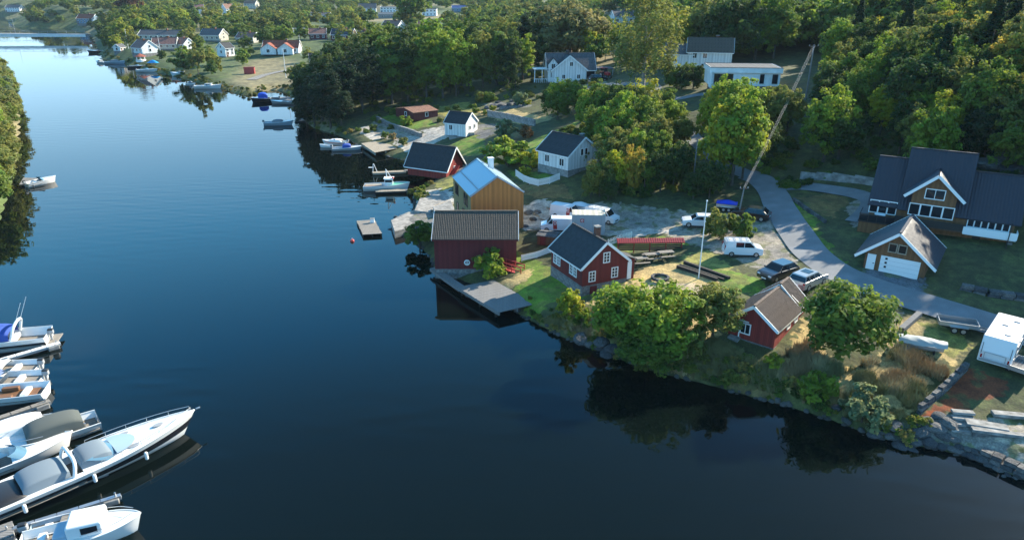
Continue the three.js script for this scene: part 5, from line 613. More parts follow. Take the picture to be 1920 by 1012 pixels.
{ // the long white motor yacht
  const t = thing('motor_yacht', 'long white motor yacht with dark hull band and grey canopies', 'boat', [-27.9, 0, -38.1], R(46.7)), L = 12.6, B = 3.45, H = 1.4;
  const { sh } = hullParts(t, { L, B, H, fine: 1.9, rake: 0.1, sheer: 0.3, open: 0.42, band: [0.45, 0.78] });
  hood('canopy', t, -4.3, -1.7, 2.4, 1.15, 1.95, tarpSlate, 0.26); hood('canopy', t, -0.95, 0.85, 2.25, 1.3, 2.0, tarpSlate, 0.26); hood('stern_cover', t, -6.0, -4.1, 2.7, 0.9, 1.5, M.black, 0.4);
  mesh('radar_arch', [new THREE.TubeGeometry(new THREE.CatmullRomCurve3([[-1.6, 1.1, 1.45], [-1.35, 2.0, 1.2], [-1.3, 2.15, 0], [-1.35, 2.0, -1.2], [-1.6, 1.1, -1.45]].map((p) => new THREE.Vector3(...p))), 24, 0.12, 8)], gel, t);
  screen(t, 0.6, 1.9, 2.6, 1.25, 1.85); mesh('foredeck_screen', [quadGrid(8, 8, (u, v) => { const a = (v - 0.5) * Math.PI; return [1.1 + 1.5 * u * Math.cos(a), 1.62 - 0.12 * u, Math.sin(a) * (0.35 + 0.85 * u) * 1.0]; })], blueGrey, t);
  for (const [x, z] of [[2.2, 0.95], [2.2, -0.95], [4.2, 0]]) mesh('hatch', [new THREE.CylinderGeometry(0.24, 0.26, 0.05, 18).scale(1.5, 1, 0.8).translate(x, sh((x + 6.5) / 13) + (z ? 0.06 : 0.17), z)], M.grey, t);
  for (const s of [-1, 1]) { const pts = [0.5, 0.6, 0.7, 0.8, 0.9, 0.99].map((k) => new THREE.Vector3(L * (k - 0.5) + 0.35 * k ** 6, sh(k) + 0.42, s * halfBeam(k, B, 1.9) * 0.94)); mesh('rail', [new THREE.TubeGeometry(new THREE.CatmullRomCurve3(pts), 30, 0.022, 5)], M.steel, t); for (const p of pts) mesh('stanchion', [bar([p.x, p.y - 0.45, p.z], [p.x, p.y, p.z], 0.016, 5)], M.steel, t); }
  for (const x of [-4.5, -0.6, 2.6]) mesh('fender', [new THREE.CapsuleGeometry(0.12, 0.4, 4, 10).translate(x, 0.75, 1.78)], gel, t);
  mesh('swim_platform', [rbx(1.1, 0.12, 2.6, 0.05, -6.7, 0.45, 0)], blueGrey, t); mesh('cockpit_seat', [rbx(0.6, 0.5, 2.0, 0.1, -2.5, 0.95, 0), rbx(0.5, 0.7, 0.5, 0.1, 0.3, 1.2, -0.5)], gel, t); mesh('bow_roller', [rbx(0.3, 0.1, 0.12, 0.03, 7.05, sh(1) + 0.05, 0)], M.steel, t);
  mesh('side_deck', [1, -1].map((s) => quadGrid(14, 1, (u, v) => { const k = lerp(0.02, 0.44, u), b = halfBeam(k, B, 1.9); return [L * (k - 0.5), sh(k), s * lerp(b, b * 0.72, s > 0 ? v : v)]; })), gel, t);
}
boat('canopied_cruiser', 'white boat under a dark olive canopy behind the long yacht', [-33.09, -41.28], 220, { L: 6.4, B: 2.4, H: 1.0, canopy: [-0.34, 0.2, 1.1], canopyMat: tarpOlive, rail: true, motor: false });
boat('cuddy_boat', 'white boat with blue windscreen between the yacht and the red striped boat', [-33.74, -38.87], 42, { L: 6.4, B: 2.3, H: 0.9, open: 0.45 });
boat('striped_boat', 'white boat with red stripe and white canvas at the frame edge', [-36.16, -40.93], 40, { L: 6.5, B: 2.3, H: 1.0, canopy: [-0.15, 0.4, 0.9], canopyMat: tarpWhite, stripe: paint.red });
{ const t = boat('blue_canopy_cruiser', 'white cruiser with blue canopy, dark hull window and two aerials', [-46.53, -54.91], 196, { L: 9, B: 2.9, H: 1.5, canopy: [-0.2, 0.3, 1.1], canopyMat: tarpRoyal, open: 0.5, rail: true, band: [0.5, 0.72] }); mesh('arch', [new THREE.TubeGeometry(new THREE.CatmullRomCurve3([[-1.9, 1.2, 1.2], [-2.3, 2.4, 0.95], [-2.4, 2.7, 0], [-2.3, 2.4, -0.95], [-1.9, 1.2, -1.2]].map((p) => new THREE.Vector3(...p))), 20, 0.13, 7)], gel, t); for (const s of [-0.7, 0.7]) mesh('aerial', [bar([-2.4, 2.6, s], [-3.3, 4.6, s], 0.018, 5)], gel, t); mesh('stern_platform', [rbx(0.9, 0.1, 2.4, 0.05, -4.8, 0.4, 0)], M.deck, t); }
boat('day_boat', 'upper of the two white motor boats with grey outboards', [-43.04, -50.76], 190, { L: 6, B: 2.1, H: 0.8, canopy: [-0.1, 0.3, 0.5], canopyMat: tarpWhite });
boat('day_boat', 'white motor boat with grey-blue canvas below the upper outboard boat', [-41.49, -48.88], 191, { L: 6, B: 2.1, H: 0.85, canopy: [0.0, 0.3, 0.6], canopyMat: std(0.12, 0.17, 0.3, 0.8, { side: THREE.DoubleSide }) });
{ const t = boat('teak_boat', 'open boat with brown wooden cockpit next to the jetty finger', [-40.42, -46.49], 194, { L: 7, B: 2.3, H: 1.0, open: 0.62, motor: false, screen: false, seats: [-0.3] }); mesh('sole', [rbx(3.4, 0.05, 1.5, 0.02, -1.2, 0.5, 0)], teak, t); mesh('bench', [rbx(1.2, 0.3, 0.35, 0.04, -0.8, 0.7, 0.7), rbx(1.2, 0.3, 0.35, 0.04, -0.8, 0.7, -0.7)], teak, t); mesh('cover_frame', [new THREE.TubeGeometry(new THREE.CatmullRomCurve3([[0.6, 1.0, 1.0], [0.2, 1.6, 0.7], [0.2, 1.7, 0], [0.2, 1.6, -0.7], [0.6, 1.0, -1.0]].map((p) => new THREE.Vector3(...p))), 16, 0.06, 6)], gel, t); }
{ const t = boat('cabin_boat', 'small white cabin boat with white canvas at the bottom edge', [-25.22, -31.63], 20, { L: 6.2, B: 2.3, H: 1.0, open: 0.4, rail: true, seats: [-0.32], fine: 2.6, screen: false }); mesh('canvas_top', [rbx(1.9, 0.9, 1.7, 0.16, 0.5, 1.35, 0, 0, 3)], tarpWhite, t); mesh('canvas_window', [bx(0.85, 0.42, 1.74, 0.75, 1.4, 0)], M.glass, t); mesh('dash', [rbx(0.8, 0.5, 1.4, 0.15, -0.8, 1.05, 0)], blueGrey, t); }
boat('rubber_dinghy', 'small open dinghy tied beside the white cabin boat', [-27.08, -32.67], 22, { L: 3.2, B: 1.5, H: 0.5, screen: false, deckMat: M.deck, mat: blueGrey });
{ // fishing boat
  const t = boat('fishing_boat', 'white fishing boat with wheelhouse, mast and green deck', [-20.43, -109.10], 4, { L: 7.2, B: 2.4, H: 0.95, sheer: 0.4, fine: 2.6, deckMat: teal, open: 0.55, screen: false, motor: false, seats: [] });
  mesh('wheelhouse', [rbx(1.3, 1.1, 1.3, 0.06, 0.5, 1.35, 0)], gel, t); mesh('house_window', [bx(1.32, 0.4, 1.1, 0.5, 1.55, 0), bx(1.1, 0.4, 1.32, 0.5, 1.55, 0)], M.glass, t); mesh('house_roof', [rbx(1.6, 0.1, 1.5, 0.04, 0.5, 1.95, 0)], M.trim, t); mesh('mast', [bar([0.2, 2, 0.3], [0.1, 3.4, 0], 0.05), bar([0.9, 2, 0], [0.15, 3.3, 0], 0.05), bar([0.2, 2, -0.3], [0.1, 3.4, 0], 0.05)], M.trim, t); mesh('float', [new THREE.SphereGeometry(0.2, 12, 8).translate(1.2, 2.05, 0.5)], std(0.6, 0.06, 0.04, 0.5), t); mesh('aft_deck', [bx(2.6, 0.05, 1.9, -2.1, 0.75, 0)], M.paleWood, t); mesh('red_rail', [bx(2.5, 0.05, 0.06, -2.0, 0.92, 1.05)], paint.red, t);
}
boat('grey_rib', 'grey inflatable boat with blue cover at the sun deck', [-33.55, -139.37], 12, { L: 5.6, B: 2.1, H: 0.6, mat: std(0.45, 0.47, 0.5, 0.6), canopy: [-0.15, 0.15, 0.8], canopyMat: tarpRoyal, screen: false });
boat('red_trim_boat', 'white boat with dark red side behind the inflatable', [-37.18, -144.66], 172, { L: 5.2, B: 2.0, H: 0.8, canopy: [-0.3, 0.2, 0.5], canopyMat: tarpWhite, stripe: paint.red });
boat('jet_ski', 'small white and blue jet ski left of the inflatable', [-38.41, -141.92], 170, { L: 2.6, B: 1.1, H: 0.5, screen: false, motor: false, deckMat: blueGrey, seats: [0] });
boat('speed_boat', 'blue-grey speed boat moored off the dense trees', [-56.12, -167.22], 6, { L: 6.6, B: 2.2, H: 0.9, mat: blueGrey, canopy: [-0.2, 0.15, 0.6], canopyMat: tarpSlate });
boat('blue_top_boat', 'dark hulled boat with bright blue canopy at the river bend', [-71.75, -204.80], 200, { L: 7.5, B: 2.6, H: 1.2, mat: gelDark, canopy: [-0.1, 0.25, 1.7], canopyMat: std(0.01, 0.08, 0.5, 0.7, { side: THREE.DoubleSide }) });
boat('grey_skiff', 'low grey skiff beside the boat with blue canopy', [-65.49, -201.02], 170, { L: 7, B: 2.2, H: 0.8, mat: std(0.28, 0.28, 0.28, 0.6), screen: false, motor: false });
boat('dock_boat', 'white boat tied to the floating dock under the left bank', [-78.65, -112.46], 60, { L: 4.6, B: 1.9, H: 0.8 });
const reach = [['white and grey motor boat moored alone below the pale lawn', [-100.49, -234.17], 4, 8.5, gel], ['white boat with orange trim hauled out beside the motor boat', [-98.63, -242.56], 8, 7, gel], ['long white boat under the pollarded waterside tree', [-124.28, -269.78], 175, 9.5, gel], ['white cabin boat below the small gazebo', [-145.29, -284.71], 0, 8, gel], ['grey boat between the gazebo and the cabin boats', [-141.22, -288.69], 10, 6, blueGrey], ['dark boat under the riverside hedge', [-156.13, -299.13], 5, 8, gelDark], ['white boat nearest the bridge end of the village', [-183.15, -319.86], 150, 6.5, gel], ['grey boat at the village jetty', [-175.44, -317.42], 0, 8.5, blueGrey], ['white houseboat at the village jetty', [-188.60, -343.56], 0, 8, gel], ['dark hulled boat closest to the bridge', [-214.52, -374.21], 185, 10, gelDark], ['tiny white rowing boat adrift below the pollarded tree', [-110.73, -244.84], 0, 3, gel]];
reach.forEach(([label, p, deg, L, mat], i) => boat('moored_boat', label, p, deg, { L, B: L * 0.3, H: L * 0.13, mat, cabin: i % 2 || L < 5 ? undefined : [0.05, 0.25, 0.7], motor: i % 3 === 0, canopy: i % 3 === 1 ? [-0.2, 0.2, 0.8] : undefined }));
// pontoon arms of the marina
function arm(name, label, a, b, w, mat, y = 0.42) { const t = thing(name, label, 'dock', [0, 0, 0], 0), dx = b[0] - a[0], dz = b[1] - a[1], L = Math.hypot(dx, dz), n = Math.max(3, Math.round(L / 1.2)); for (let i = 0; i < n; i++) mesh('deck_board', [beam([a[0] + dx * (i + 0.02) / n, y, a[1] + dz * (i + 0.02) / n], [a[0] + dx * (i + 0.98) / n, y, a[1] + dz * (i + 0.98) / n], w, 0.08)], mat, t); mesh('beam', [beam([a[0], y - 0.15, a[1]], [b[0], y - 0.15, b[1]], w * 0.8, 0.2)], M.grey, t); mesh('end_float', [rbx(0.9, 0.5, w + 0.25, 0.08, 0, 0, 0).rotateY(Math.atan2(-dz, dx)).translate(b[0] - dx / L * 0.6, y - 0.3, b[1] - dz / L * 0.6)], M.concrete, t); mesh('bollard', [bar([b[0] - dx / L * 0.3, y, b[1] - dz / L * 0.3], [b[0] - dx / L * 0.3, y + 0.3, b[1] - dz / L * 0.3], 0.06)], M.steel, t); return t; }
arm('pontoon_arm', 'grey plank pontoon arm alongside the long yacht', [-33.02, -33.33], [-27.09, -38.10], 0.6, M.greyWood);
arm('pontoon_arm', 'thin steel pontoon arm above the white cabin boat', [-29.71, -32.26], [-24.77, -35.25], 0.3, M.steel);
arm('pontoon_arm', 'pale pontoon arm below the boat with wooden cockpit', [-39.66, -42.43], [-35.99, -46.11], 0.5, M.deck);
arm('pontoon_arm', 'short steel pontoon arm above the olive canopy', [-37.24, -41.20], [-33.60, -43.72], 0.3, M.steel);
arm('pontoon_arm', 'white pontoon arm along the cruiser with blue canopy', [-45.86, -50.94], [-41.02, -55.70], 0.45, M.trim);
arm('pontoon_arm', 'pontoon end with plank deck left of the white cabin boat', [-31.37, -31.06], [-29.64, -32.34], 1.4, M.greyWood);
arm('pontoon_arm', 'short wide pontoon stub right of the olive canopy', [-31.69, -42.10], [-31.02, -42.83], 0.5, M.deck);

// ---------------------------------------------------------------- trees and shrubs
const leafy = (r, g, b, t = 0.52) => new THREE.MeshPhysicalMaterial({ color: new THREE.Color(r, g, b), roughness: 0.95, specularIntensity: 0.3, transmission: t, thickness: 0, vertexColors: true, side: THREE.DoubleSide });
const LEAF = {
  mid: leafy(0.14, 0.21, 0.03), dark: leafy(0.058, 0.1, 0.022), deep: leafy(0.022, 0.05, 0.016), lime: leafy(0.36, 0.38, 0.03), fresh: leafy(0.21, 0.3, 0.032), olive: leafy(0.2, 0.225, 0.05),
  gold: leafy(0.42, 0.33, 0.05), copper: leafy(0.11, 0.055, 0.04), silver: leafy(0.19, 0.25, 0.12), straw: leafy(0.33, 0.25, 0.1, 0.3), rust: leafy(0.3, 0.17, 0.07),
};
const bark = grainy(0.13, 0.105, 0.08, 0.8, 0.95, 0.05), barkBirch = grainy(0.42, 0.4, 0.36, 0.8, 0.9, 0.03);
function leafGeo(list) { // list of [x, y, z, nx, ny, nz, size, tone, warm]
  const n = list.length, pos = new Float32Array(n * 12), nor = new Float32Array(n * 12), col = new Float32Array(n * 12), idx = new Uint32Array(n * 6), N = new THREE.Vector3(), T = new THREE.Vector3(), B = new THREE.Vector3();
  list.forEach(([x, y, z, nx, ny, nz, s, tone, warm], i) => {
    N.set(nx, ny, nz).normalize(); T.set(rnd() - 0.5, rnd() - 0.5, rnd() - 0.5).cross(N).normalize(); B.crossVectors(N, T);
    const a = s * rr(0.55, 0.75), b = s * rr(0.3, 0.45);
    [[-a, 0], [0, -b], [a, 0], [0, b]].forEach(([p, q], k) => {
      const bend = k % 2 ? 0 : -0.18 * s, j = (i * 4 + k) * 3;
      pos[j] = x + T.x * p + B.x * q + N.x * bend; pos[j + 1] = y + T.y * p + B.y * q + N.y * bend; pos[j + 2] = z + T.z * p + B.z * q + N.z * bend;
      nor[j] = N.x; nor[j + 1] = N.y; nor[j + 2] = N.z; col[j] = tone * (1 + warm); col[j + 1] = tone; col[j + 2] = tone * (1 - warm * 0.6);
    });
    idx.set([i * 4, i * 4 + 1, i * 4 + 2, i * 4, i * 4 + 2, i * 4 + 3], i * 6);
  });
  const g = new THREE.BufferGeometry(); g.setAttribute('position', new THREE.BufferAttribute(pos, 3)); g.setAttribute('normal', new THREE.BufferAttribute(nor, 3)); g.setAttribute('color', new THREE.BufferAttribute(col, 3)); g.setIndex(new THREE.BufferAttribute(idx, 1)); g.userData.ready = true; return g;
}
function crownGeo({ rx, ry, cy, clumps, per, leaf, lump = 0.3, flat = 0.6, shape = 'round', lobeCount = 9 }) {
  const out = [], lobes = [];
  for (let k = 0, n = shape === 'round' ? lobeCount : 1; k < n; k++) { // boughs: an uneven crown of several domes
    if (n === 1) { lobes.push([0, 0, 0, 1, 1]); break; }
    const a = k * 2.4 + rr(-0.5, 0.5), u = lerp(-0.55, 0.75, (k + 0.5) / n) + rr(-0.12, 0.12), q = Math.sqrt(1 - u * u) * rr(0.42, 0.66); lobes.push([Math.cos(a) * q, u * 0.64, Math.sin(a) * q, rr(0.42, 0.6), rr(0.38, 0.54)]);
  }
  for (let c = 0; c < clumps; c++) {
    const [lx, ly, lz, lr0, lh] = lobes[c % lobes.length];
    let u = rr(-1, 1), a = rr(0, 6.283), q = Math.sqrt(1 - u * u); const f = c < clumps * 0.78 ? rr(0.78, 1.08) : rr(0.25, 0.75);
    let dx = Math.cos(a) * q, dy = u, dz = Math.sin(a) * q;
    if (dy < -flat) dy = -flat * rr(0.5, 1);
    const wob = 1 + 0.35 * (vnoise(dx * 2.1 + rx * 7 + c % 7, dy * 2.1 + dz * 1.7) - 0.5);
    let px = (lx + dx * lr0 * f * wob) * rx, py = cy + (ly + dy * lh * f * wob) * ry, pz = (lz + dz * lr0 * f * wob) * rx;
    if (shape === 'cone') { const t = Math.pow(rnd(), 0.7), k = (1 - t) * rx * rr(0.75, 1.05) + 0.12; px = Math.cos(a) * k; pz = Math.sin(a) * k; py = cy - ry + 2 * ry * t - k * 0.25; }
    const lr = rx * lump * rr(0.7, 1.25), tone = rr(0.78, 1.22), warm = rr(-0.12, 0.2);
    for (let i = 0; i < per; i++) {
      let ox = rr(-1, 1), oy = rr(-1, 1), oz = rr(-1, 1); const l = Math.hypot(ox, oy, oz) || 1, k = Math.pow(rnd(), 0.45) / l; ox *= k; oy *= k * 0.75; oz *= k;
      let x = px + ox * lr, y = py + oy * lr, z = pz + oz * lr;
      if (shape === 'weep') { y -= rnd() * ry * 0.42 * (0.4 + 0.6 * Math.hypot(px, pz) / rx); }
      if (y < 0.08) y = rr(0.05, 0.4);
      out.push([x, y, z, ox + dx * 0.5 + rr(-0.7, 0.7), oy + 0.55 + rr(-0.7, 0.7), oz + dz * 0.5 + rr(-0.7, 0.7), leaf * rr(0.7, 1.3), tone * rr(0.9, 1.1), warm + rr(-0.05, 0.05)]);
    }
  }
  return leafGeo(out);
}
function trunkGeo(h, r, rx, cy, ry, limbs = 6) {
  const g = [bar([0, -0.3, 0], [rr(-0.1, 0.1), h * 0.55, rr(-0.1, 0.1)], r, 7, r * 0.7), bar([0, h * 0.53, 0], [rr(-0.2, 0.2), cy + ry * 0.6, rr(-0.2, 0.2)], r * 0.7, 6, r * 0.18)];
  for (let i = 0; i < limbs; i++) { const a = i / limbs * 6.28 + rr(-0.4, 0.4), y0 = lerp(cy - ry * 0.75, cy + ry * 0.25, rnd()), L = rx * rr(0.55, 0.85); g.push(bar([0, Math.max(y0, h * 0.2), 0], [Math.cos(a) * L, Math.max(y0, h * 0.2) + L * rr(0.35, 0.8), Math.sin(a) * L], r * 0.38, 5, r * 0.1)); }
  const j = join(g); j.userData.ready = true; return j;
}
const KIND = {}; // shapes of each kind of tree, in several sizes
function kind(k, n, make) { KIND[k] = []; for (let i = 0; i < n; i++) { seed(1000 + Object.keys(KIND).length * 97 + i * 13); KIND[k].push(make(i)); } }
const mk = (o, tr) => ({ crown: crownGeo(o), trunk: trunkGeo(o.cy, tr, o.rx, o.cy, o.ry, o.limbs ?? 6), h: o.cy + o.ry, r: o.rx });
kind('bush', 4, (i) => mk({ rx: 1.25, ry: 1.15 + i * 0.1, cy: 1.0, clumps: 70, per: 30, leaf: 0.23, lump: 0.26, flat: 0.9, lobeCount: 6 }, 0.07));
kind('shrub', 3, (i) => mk({ rx: 1.2, ry: 1.7 + i * 0.15, cy: 1.6, clumps: 74, per: 30, leaf: 0.24, lump: 0.24, flat: 0.95, lobeCount: 6 }, 0.07));
kind('small', 4, (i) => mk({ rx: 2.8, ry: 2.6 + i * 0.2, cy: 3.0 + i * 0.15, clumps: 180, per: 38, leaf: 0.27, lump: 0.22, flat: 0.85 }, 0.16));
kind('mid', 4, (i) => mk({ rx: 3.7, ry: 4.4 + i * 0.4, cy: 5.0 + i * 0.35, clumps: 210, per: 32, leaf: 0.36, lump: 0.2, flat: 0.9 }, 0.24));
kind('tall', 4, (i) => mk({ rx: 3.5 + i * 0.2, ry: 6.4, cy: 7.1, clumps: 220, per: 32, leaf: 0.42, lump: 0.22, flat: 0.95 }, 0.26));
kind('big', 3, (i) => mk({ rx: 7.0, ry: 6.8, cy: 7.8, clumps: 330, per: 28, leaf: 0.62, lump: 0.18, flat: 0.9 }, 0.5));
kind('weep', 2, (i) => mk({ rx: 5.6, ry: 8.2, cy: 11.6, clumps: 230, per: 34, leaf: 0.42, lump: 0.16, flat: 0.8, shape: 'weep' }, 0.4));
kind('spruce', 2, (i) => mk({ rx: 2.6, ry: 6.2, cy: 7.0, clumps: 170, per: 16, leaf: 0.4, lump: 0.16, shape: 'cone', limbs: 0 }, 0.2));
kind('far', 5, (i) => mk({ rx: 4.2, ry: 4.6 + i * 0.5, cy: 6.2 + i * 0.4, clumps: 70, per: 20, leaf: 0.85, lump: 0.26, flat: 0.8, limbs: 3 }, 0.25));
function tree(k, [x, z], h, leaf, name, label, group, { wide = 1, barkMat = bark, dy = 0, v } = {}) {
  const list = KIND[k], s = list[v ?? Math.floor(rnd() * list.length)], sc = h / s.h, t = thing(name, label, /shrub|bush|hedge/.test(name) ? 'shrub' : 'tree', [x, groundH(x, z) - 0.05 + dy, z], rr(0, 6.28), group);
  t.scale.set(sc * wide, sc, sc * wide);
  mesh('trunk', s.trunk, barkMat, t); mesh('crown', s.crown, LEAF[leaf] ?? leaf, t);
  return t;
}
seed(77);
// single trees and shrubs one can point to
tree('shrub', [-11.56, -81.39], 4.3, 'mid', 'waterside_tree', 'bushy green tree at the water beside the left end of the red barn', null, { wide: 1.25, v: 0 });
tree('bush', [-2.47, -70.45], 3.1, 'fresh', 'round_shrub', 'round leafy green shrub before the red barn wall by the ramp', null, { wide: 1.0, v: 1 });
tree('shrub', [5.37, -59.13], 3.6, 'lime', 'lilac_shrub', 'bright yellow-green shrub in front of the red house corner', null, { wide: 0.9, v: 1 });
tree('bush', [6.50, -58.40], 1.6, 'fresh', 'low_shrub', 'low green shrub at the foot of the bright shrub near red house');
tree('small', [10.18, -54.08], 6.4, 'fresh', 'riverbank_tree', 'leafy green tree on the river bank below the sandy yard, left of its clump', 'riverbank trees', { v: 0, wide: 1.15 });
tree('small', [12.81, -52.82], 6.4, 'fresh', 'riverbank_tree', 'fullest green tree of the clump on the river bank below the sandy yard', 'riverbank trees', { v: 1, wide: 1.15 });
tree('small', [11.50, -51.71], 4.2, 'mid', 'riverbank_tree', 'lowest green tree overhanging the water in the river bank clump', 'riverbank trees', { v: 2, wide: 1.35 });
tree('small', [17.35, -53.31], 5.4, 'olive', 'riverbank_tree', 'olive green tree beside the window end of the small red boathouse', 'riverbank trees', { v: 3, wide: 1.1 });
tree('bush', [14.98, -51.97], 2.6, 'olive', 'low_shrub', 'olive shrub between the river bank clump and the small boathouse');
tree('small', [26.66, -49.74], 6.7, 'mid', 'maple_tree', 'dense dark green maple beside the small red boathouse and silver car', null, { v: 0, wide: 1.15 });
tree('bush', [23.69, -45.85], 2.4, 'fresh', 'bank_shrub', 'green shrub on the dry grass bank below the maple');
tree('bush', [25.93, -43.27], 2.9, 'silver', 'bank_shrub', 'pale green shrub at the water edge right of the other bank shrub');
tree('bush', [21.14, -48.92], 1.3, 'lime', 'low_shrub', 'small bright shrub below the corner of the small boathouse');
tree('bush', [23.49, -74.17], 3.6, 'olive', 'yard_shrub', 'pale olive shrub beside the flagpole hiding the white car', null, { wide: 0.9 });
tree('bush', [25.83, -73.59], 3.0, 'mid', 'yard_shrub', 'green shrub between the utility pole and the white van');
tree('bush', [-23.28, -151.72], 2.4, 'fresh', 'round_shrub', 'small round green shrub on the lawn in front of the red cabin');
tree('bush', [-0.68, -108.64], 4.6, 'fresh', 'garden_shrub', 'large round bright green shrub between orange house and white house', null, { wide: 1.35 });
tree('bush', [2.97, -105.13], 2.8, 'lime', 'garden_shrub', 'yellow-green shrub close to the left corner of the white house');
tree('bush', [2.00, -101.46], 1.8, 'lime', 'garden_shrub', 'small yellow-green shrub behind the white picket fence');
tree('shrub', [-1.17, -125.72], 5.0, 'silver', 'silver_shrub', 'silvery upright shrub by the garden path behind the white hut');
tree('bush', [10.01, -102.15], 3.6, 'mid', 'garden_shrub', 'dark green shrub against the gable of the white house');
tree('bush', [-7.31, -166.50], 3.2, 'olive', 'clipped_shrub', 'left ball-shaped clipped shrub under the dense dark trees', null, { dy: -0.3 });
tree('bush', [-5.00, -164.98], 3.0, 'mid', 'clipped_shrub', 'right ball-shaped clipped shrub under the dense dark trees', null, { dy: -0.3 });
tree('bush', [1.79, -157.22], 3.2, 'silver', 'rockery_shrub', 'pale grey-green shrub on the rockery below the big white house');
tree('bush', [2.43, -126.13], 2.4, 'rust', 'rockery_shrub', 'reddish brown shrub by the garden path near the silvery shrub');
tree('bush', [-26.69, -145.26], 1.5, 'mid', 'low_shrub', 'small dark shrub on the stone quay behind the wooden deck');
tree('bush', [-24.75, -142.96], 1.5, 'straw', 'grass_tuft', 'tan ornamental grass tuft on the quay behind the wooden deck');
tree('bush', [-21.93, -138.71], 1.7, 'olive', 'low_shrub', 'olive shrub on the quay near the dark roofed boathouse');
tree('weep', [27.13, -147.05], 20, 'olive', 'weeping_birch', 'tall weeping birch standing beside the drive of the white houses', null, { v: 0, barkMat: barkBirch, wide: 1.2 });
tree('big', [16.45, -205.38], 17.5, leafy(0.21, 0.21, 0.075), 'lime_tree', 'huge round-crowned tree behind the big white house', null, { v: 0, wide: 1.3 });
tree('bush', [33.56, -144.94], 5, 'mid', 'drive_shrub', 'dark hedge-like shrub in front of the farther white house');
tree('bush', [36.29, -141.97], 5, 'dark', 'drive_shrub', 'dark green shrub between the farther white house and the flat-roofed house');
// clumps of trees by pixel, [kind, place, height, leaf, width]
const HUE = { mid: 'green', dark: 'dark green', deep: 'very dark green', lime: 'yellow-green', fresh: 'fresh green', olive: 'olive green', gold: 'golden yellow', copper: 'purple-brown', silver: 'pale green', straw: 'straw', rust: 'rusty' };
const clump = (name, label, group, list) => list.sort((a, b) => a[1][0] / -a[1][1] - b[1][0] / -b[1][1]).forEach(([k, p, h, leaf, wide = 1], i) => tree(k, p, h, leaf, name, HUE[leaf] + ' ' + label + ', ' + ordinal(i) + ' from the left', group, { wide }));
clump('thicket_tree', 'tree in the thicket between white house and lane', 'thicket trees', [
  ['small', [11.80, -90.24], 5.4, 'olive', 0.85], ['mid', [14.29, -90.69], 6.2, 'lime', 0.85], ['mid', [16.17, -89.84], 7, 'gold', 0.6], ['mid', [17.78, -90.09], 6.4, 'mid', 0.9], ['mid', [14.32, -95.46], 7.5, 'olive', 1], ['mid', [17.32, -95.44], 7.5, 'fresh', 0.9],
  ['mid', [19.93, -90.13], 6.2, 'dark', 1], ['mid', [21.77, -90.78], 6.2, 'dark', 1], ['mid', [20.00, -94.53], 7, 'mid', 0.9], ['mid', [13.31, -106.73], 8.5, 'mid', 1], ['mid', [15.34, -103.35], 9, 'fresh', 1], ['mid', [18.04, -105.25], 10, 'fresh', 1], ['mid', [20.08, -104.75], 9.5, 'mid', 1],
  ['mid', [20.08, -99.24], 8, 'olive', 0.9], ['mid', [13.53, -121.37], 8, 'fresh', 0.9], ['mid', [16.12, -119.74], 9, 'mid', 1], ['mid', [18.46, -116.92], 9, 'dark', 1], ['mid', [21.67, -117.42], 9, 'lime', 1], ['mid', [22.35, -115.11], 8.5, 'olive', 0.9], ['small', [10.73, -140.90], 7, 'fresh', 1], ['small', [12.97, -136.10], 6, 'mid', 1], ['small', [8.78, -135.09], 6, 'mid', 1], ['small', [7.79, -146.43], 5, 'dark', 1], ['small', [26.76, -116.95], 5, 'fresh', 1], ['small', [26.25, -107.42], 5, 'olive', 1], ['small', [27.42, -125.92], 4.5, 'mid', 1],
  ['mid', [22.69, -92.45], 6.5, 'dark', 0.9], ['small', [10.62, -89.87], 3.6, 'olive', 0.9], ['small', [12.76, -88.72], 3.2, 'dark', 1]]);
clump('lane_tree', 'tree between the lane and the wooded slope', 'lane trees', [
  ['tall', [28.37, -91.88], 12, 'lime', 0.95], ['tall', [29.76, -91.15], 13.5, 'fresh', 1], ['tall', [31.78, -93.16], 10.5, 'lime', 0.9], ['mid', [30.50, -106.29], 9, 'lime', 0.8], ['mid', [32.51, -108.43], 9, 'fresh', 0.9], ['mid', [33.41, -106.56], 11, 'fresh', 1], ['mid', [33.64, -117.43], 5, 'gold', 0.8], ['mid', [36.44, -111.64], 6.5, 'fresh', 1], ['mid', [38.37, -108.30], 7, 'mid', 1], ['mid', [39.58, -104.95], 8, 'olive', 1], ['mid', [41.62, -104.69], 8.5, 'olive', 1], ['small', [40.05, -118.39], 4.2, 'fresh', 1.1], ['small', [42.92, -116.30], 4.6, 'olive', 1.1], ['mid', [35.40, -97.13], 7, 'dark', 1], ['small', [25.82, -87.47], 5, 'dark', 1], ['small', [23.73, -87.44], 4, 'dark', 1]]);
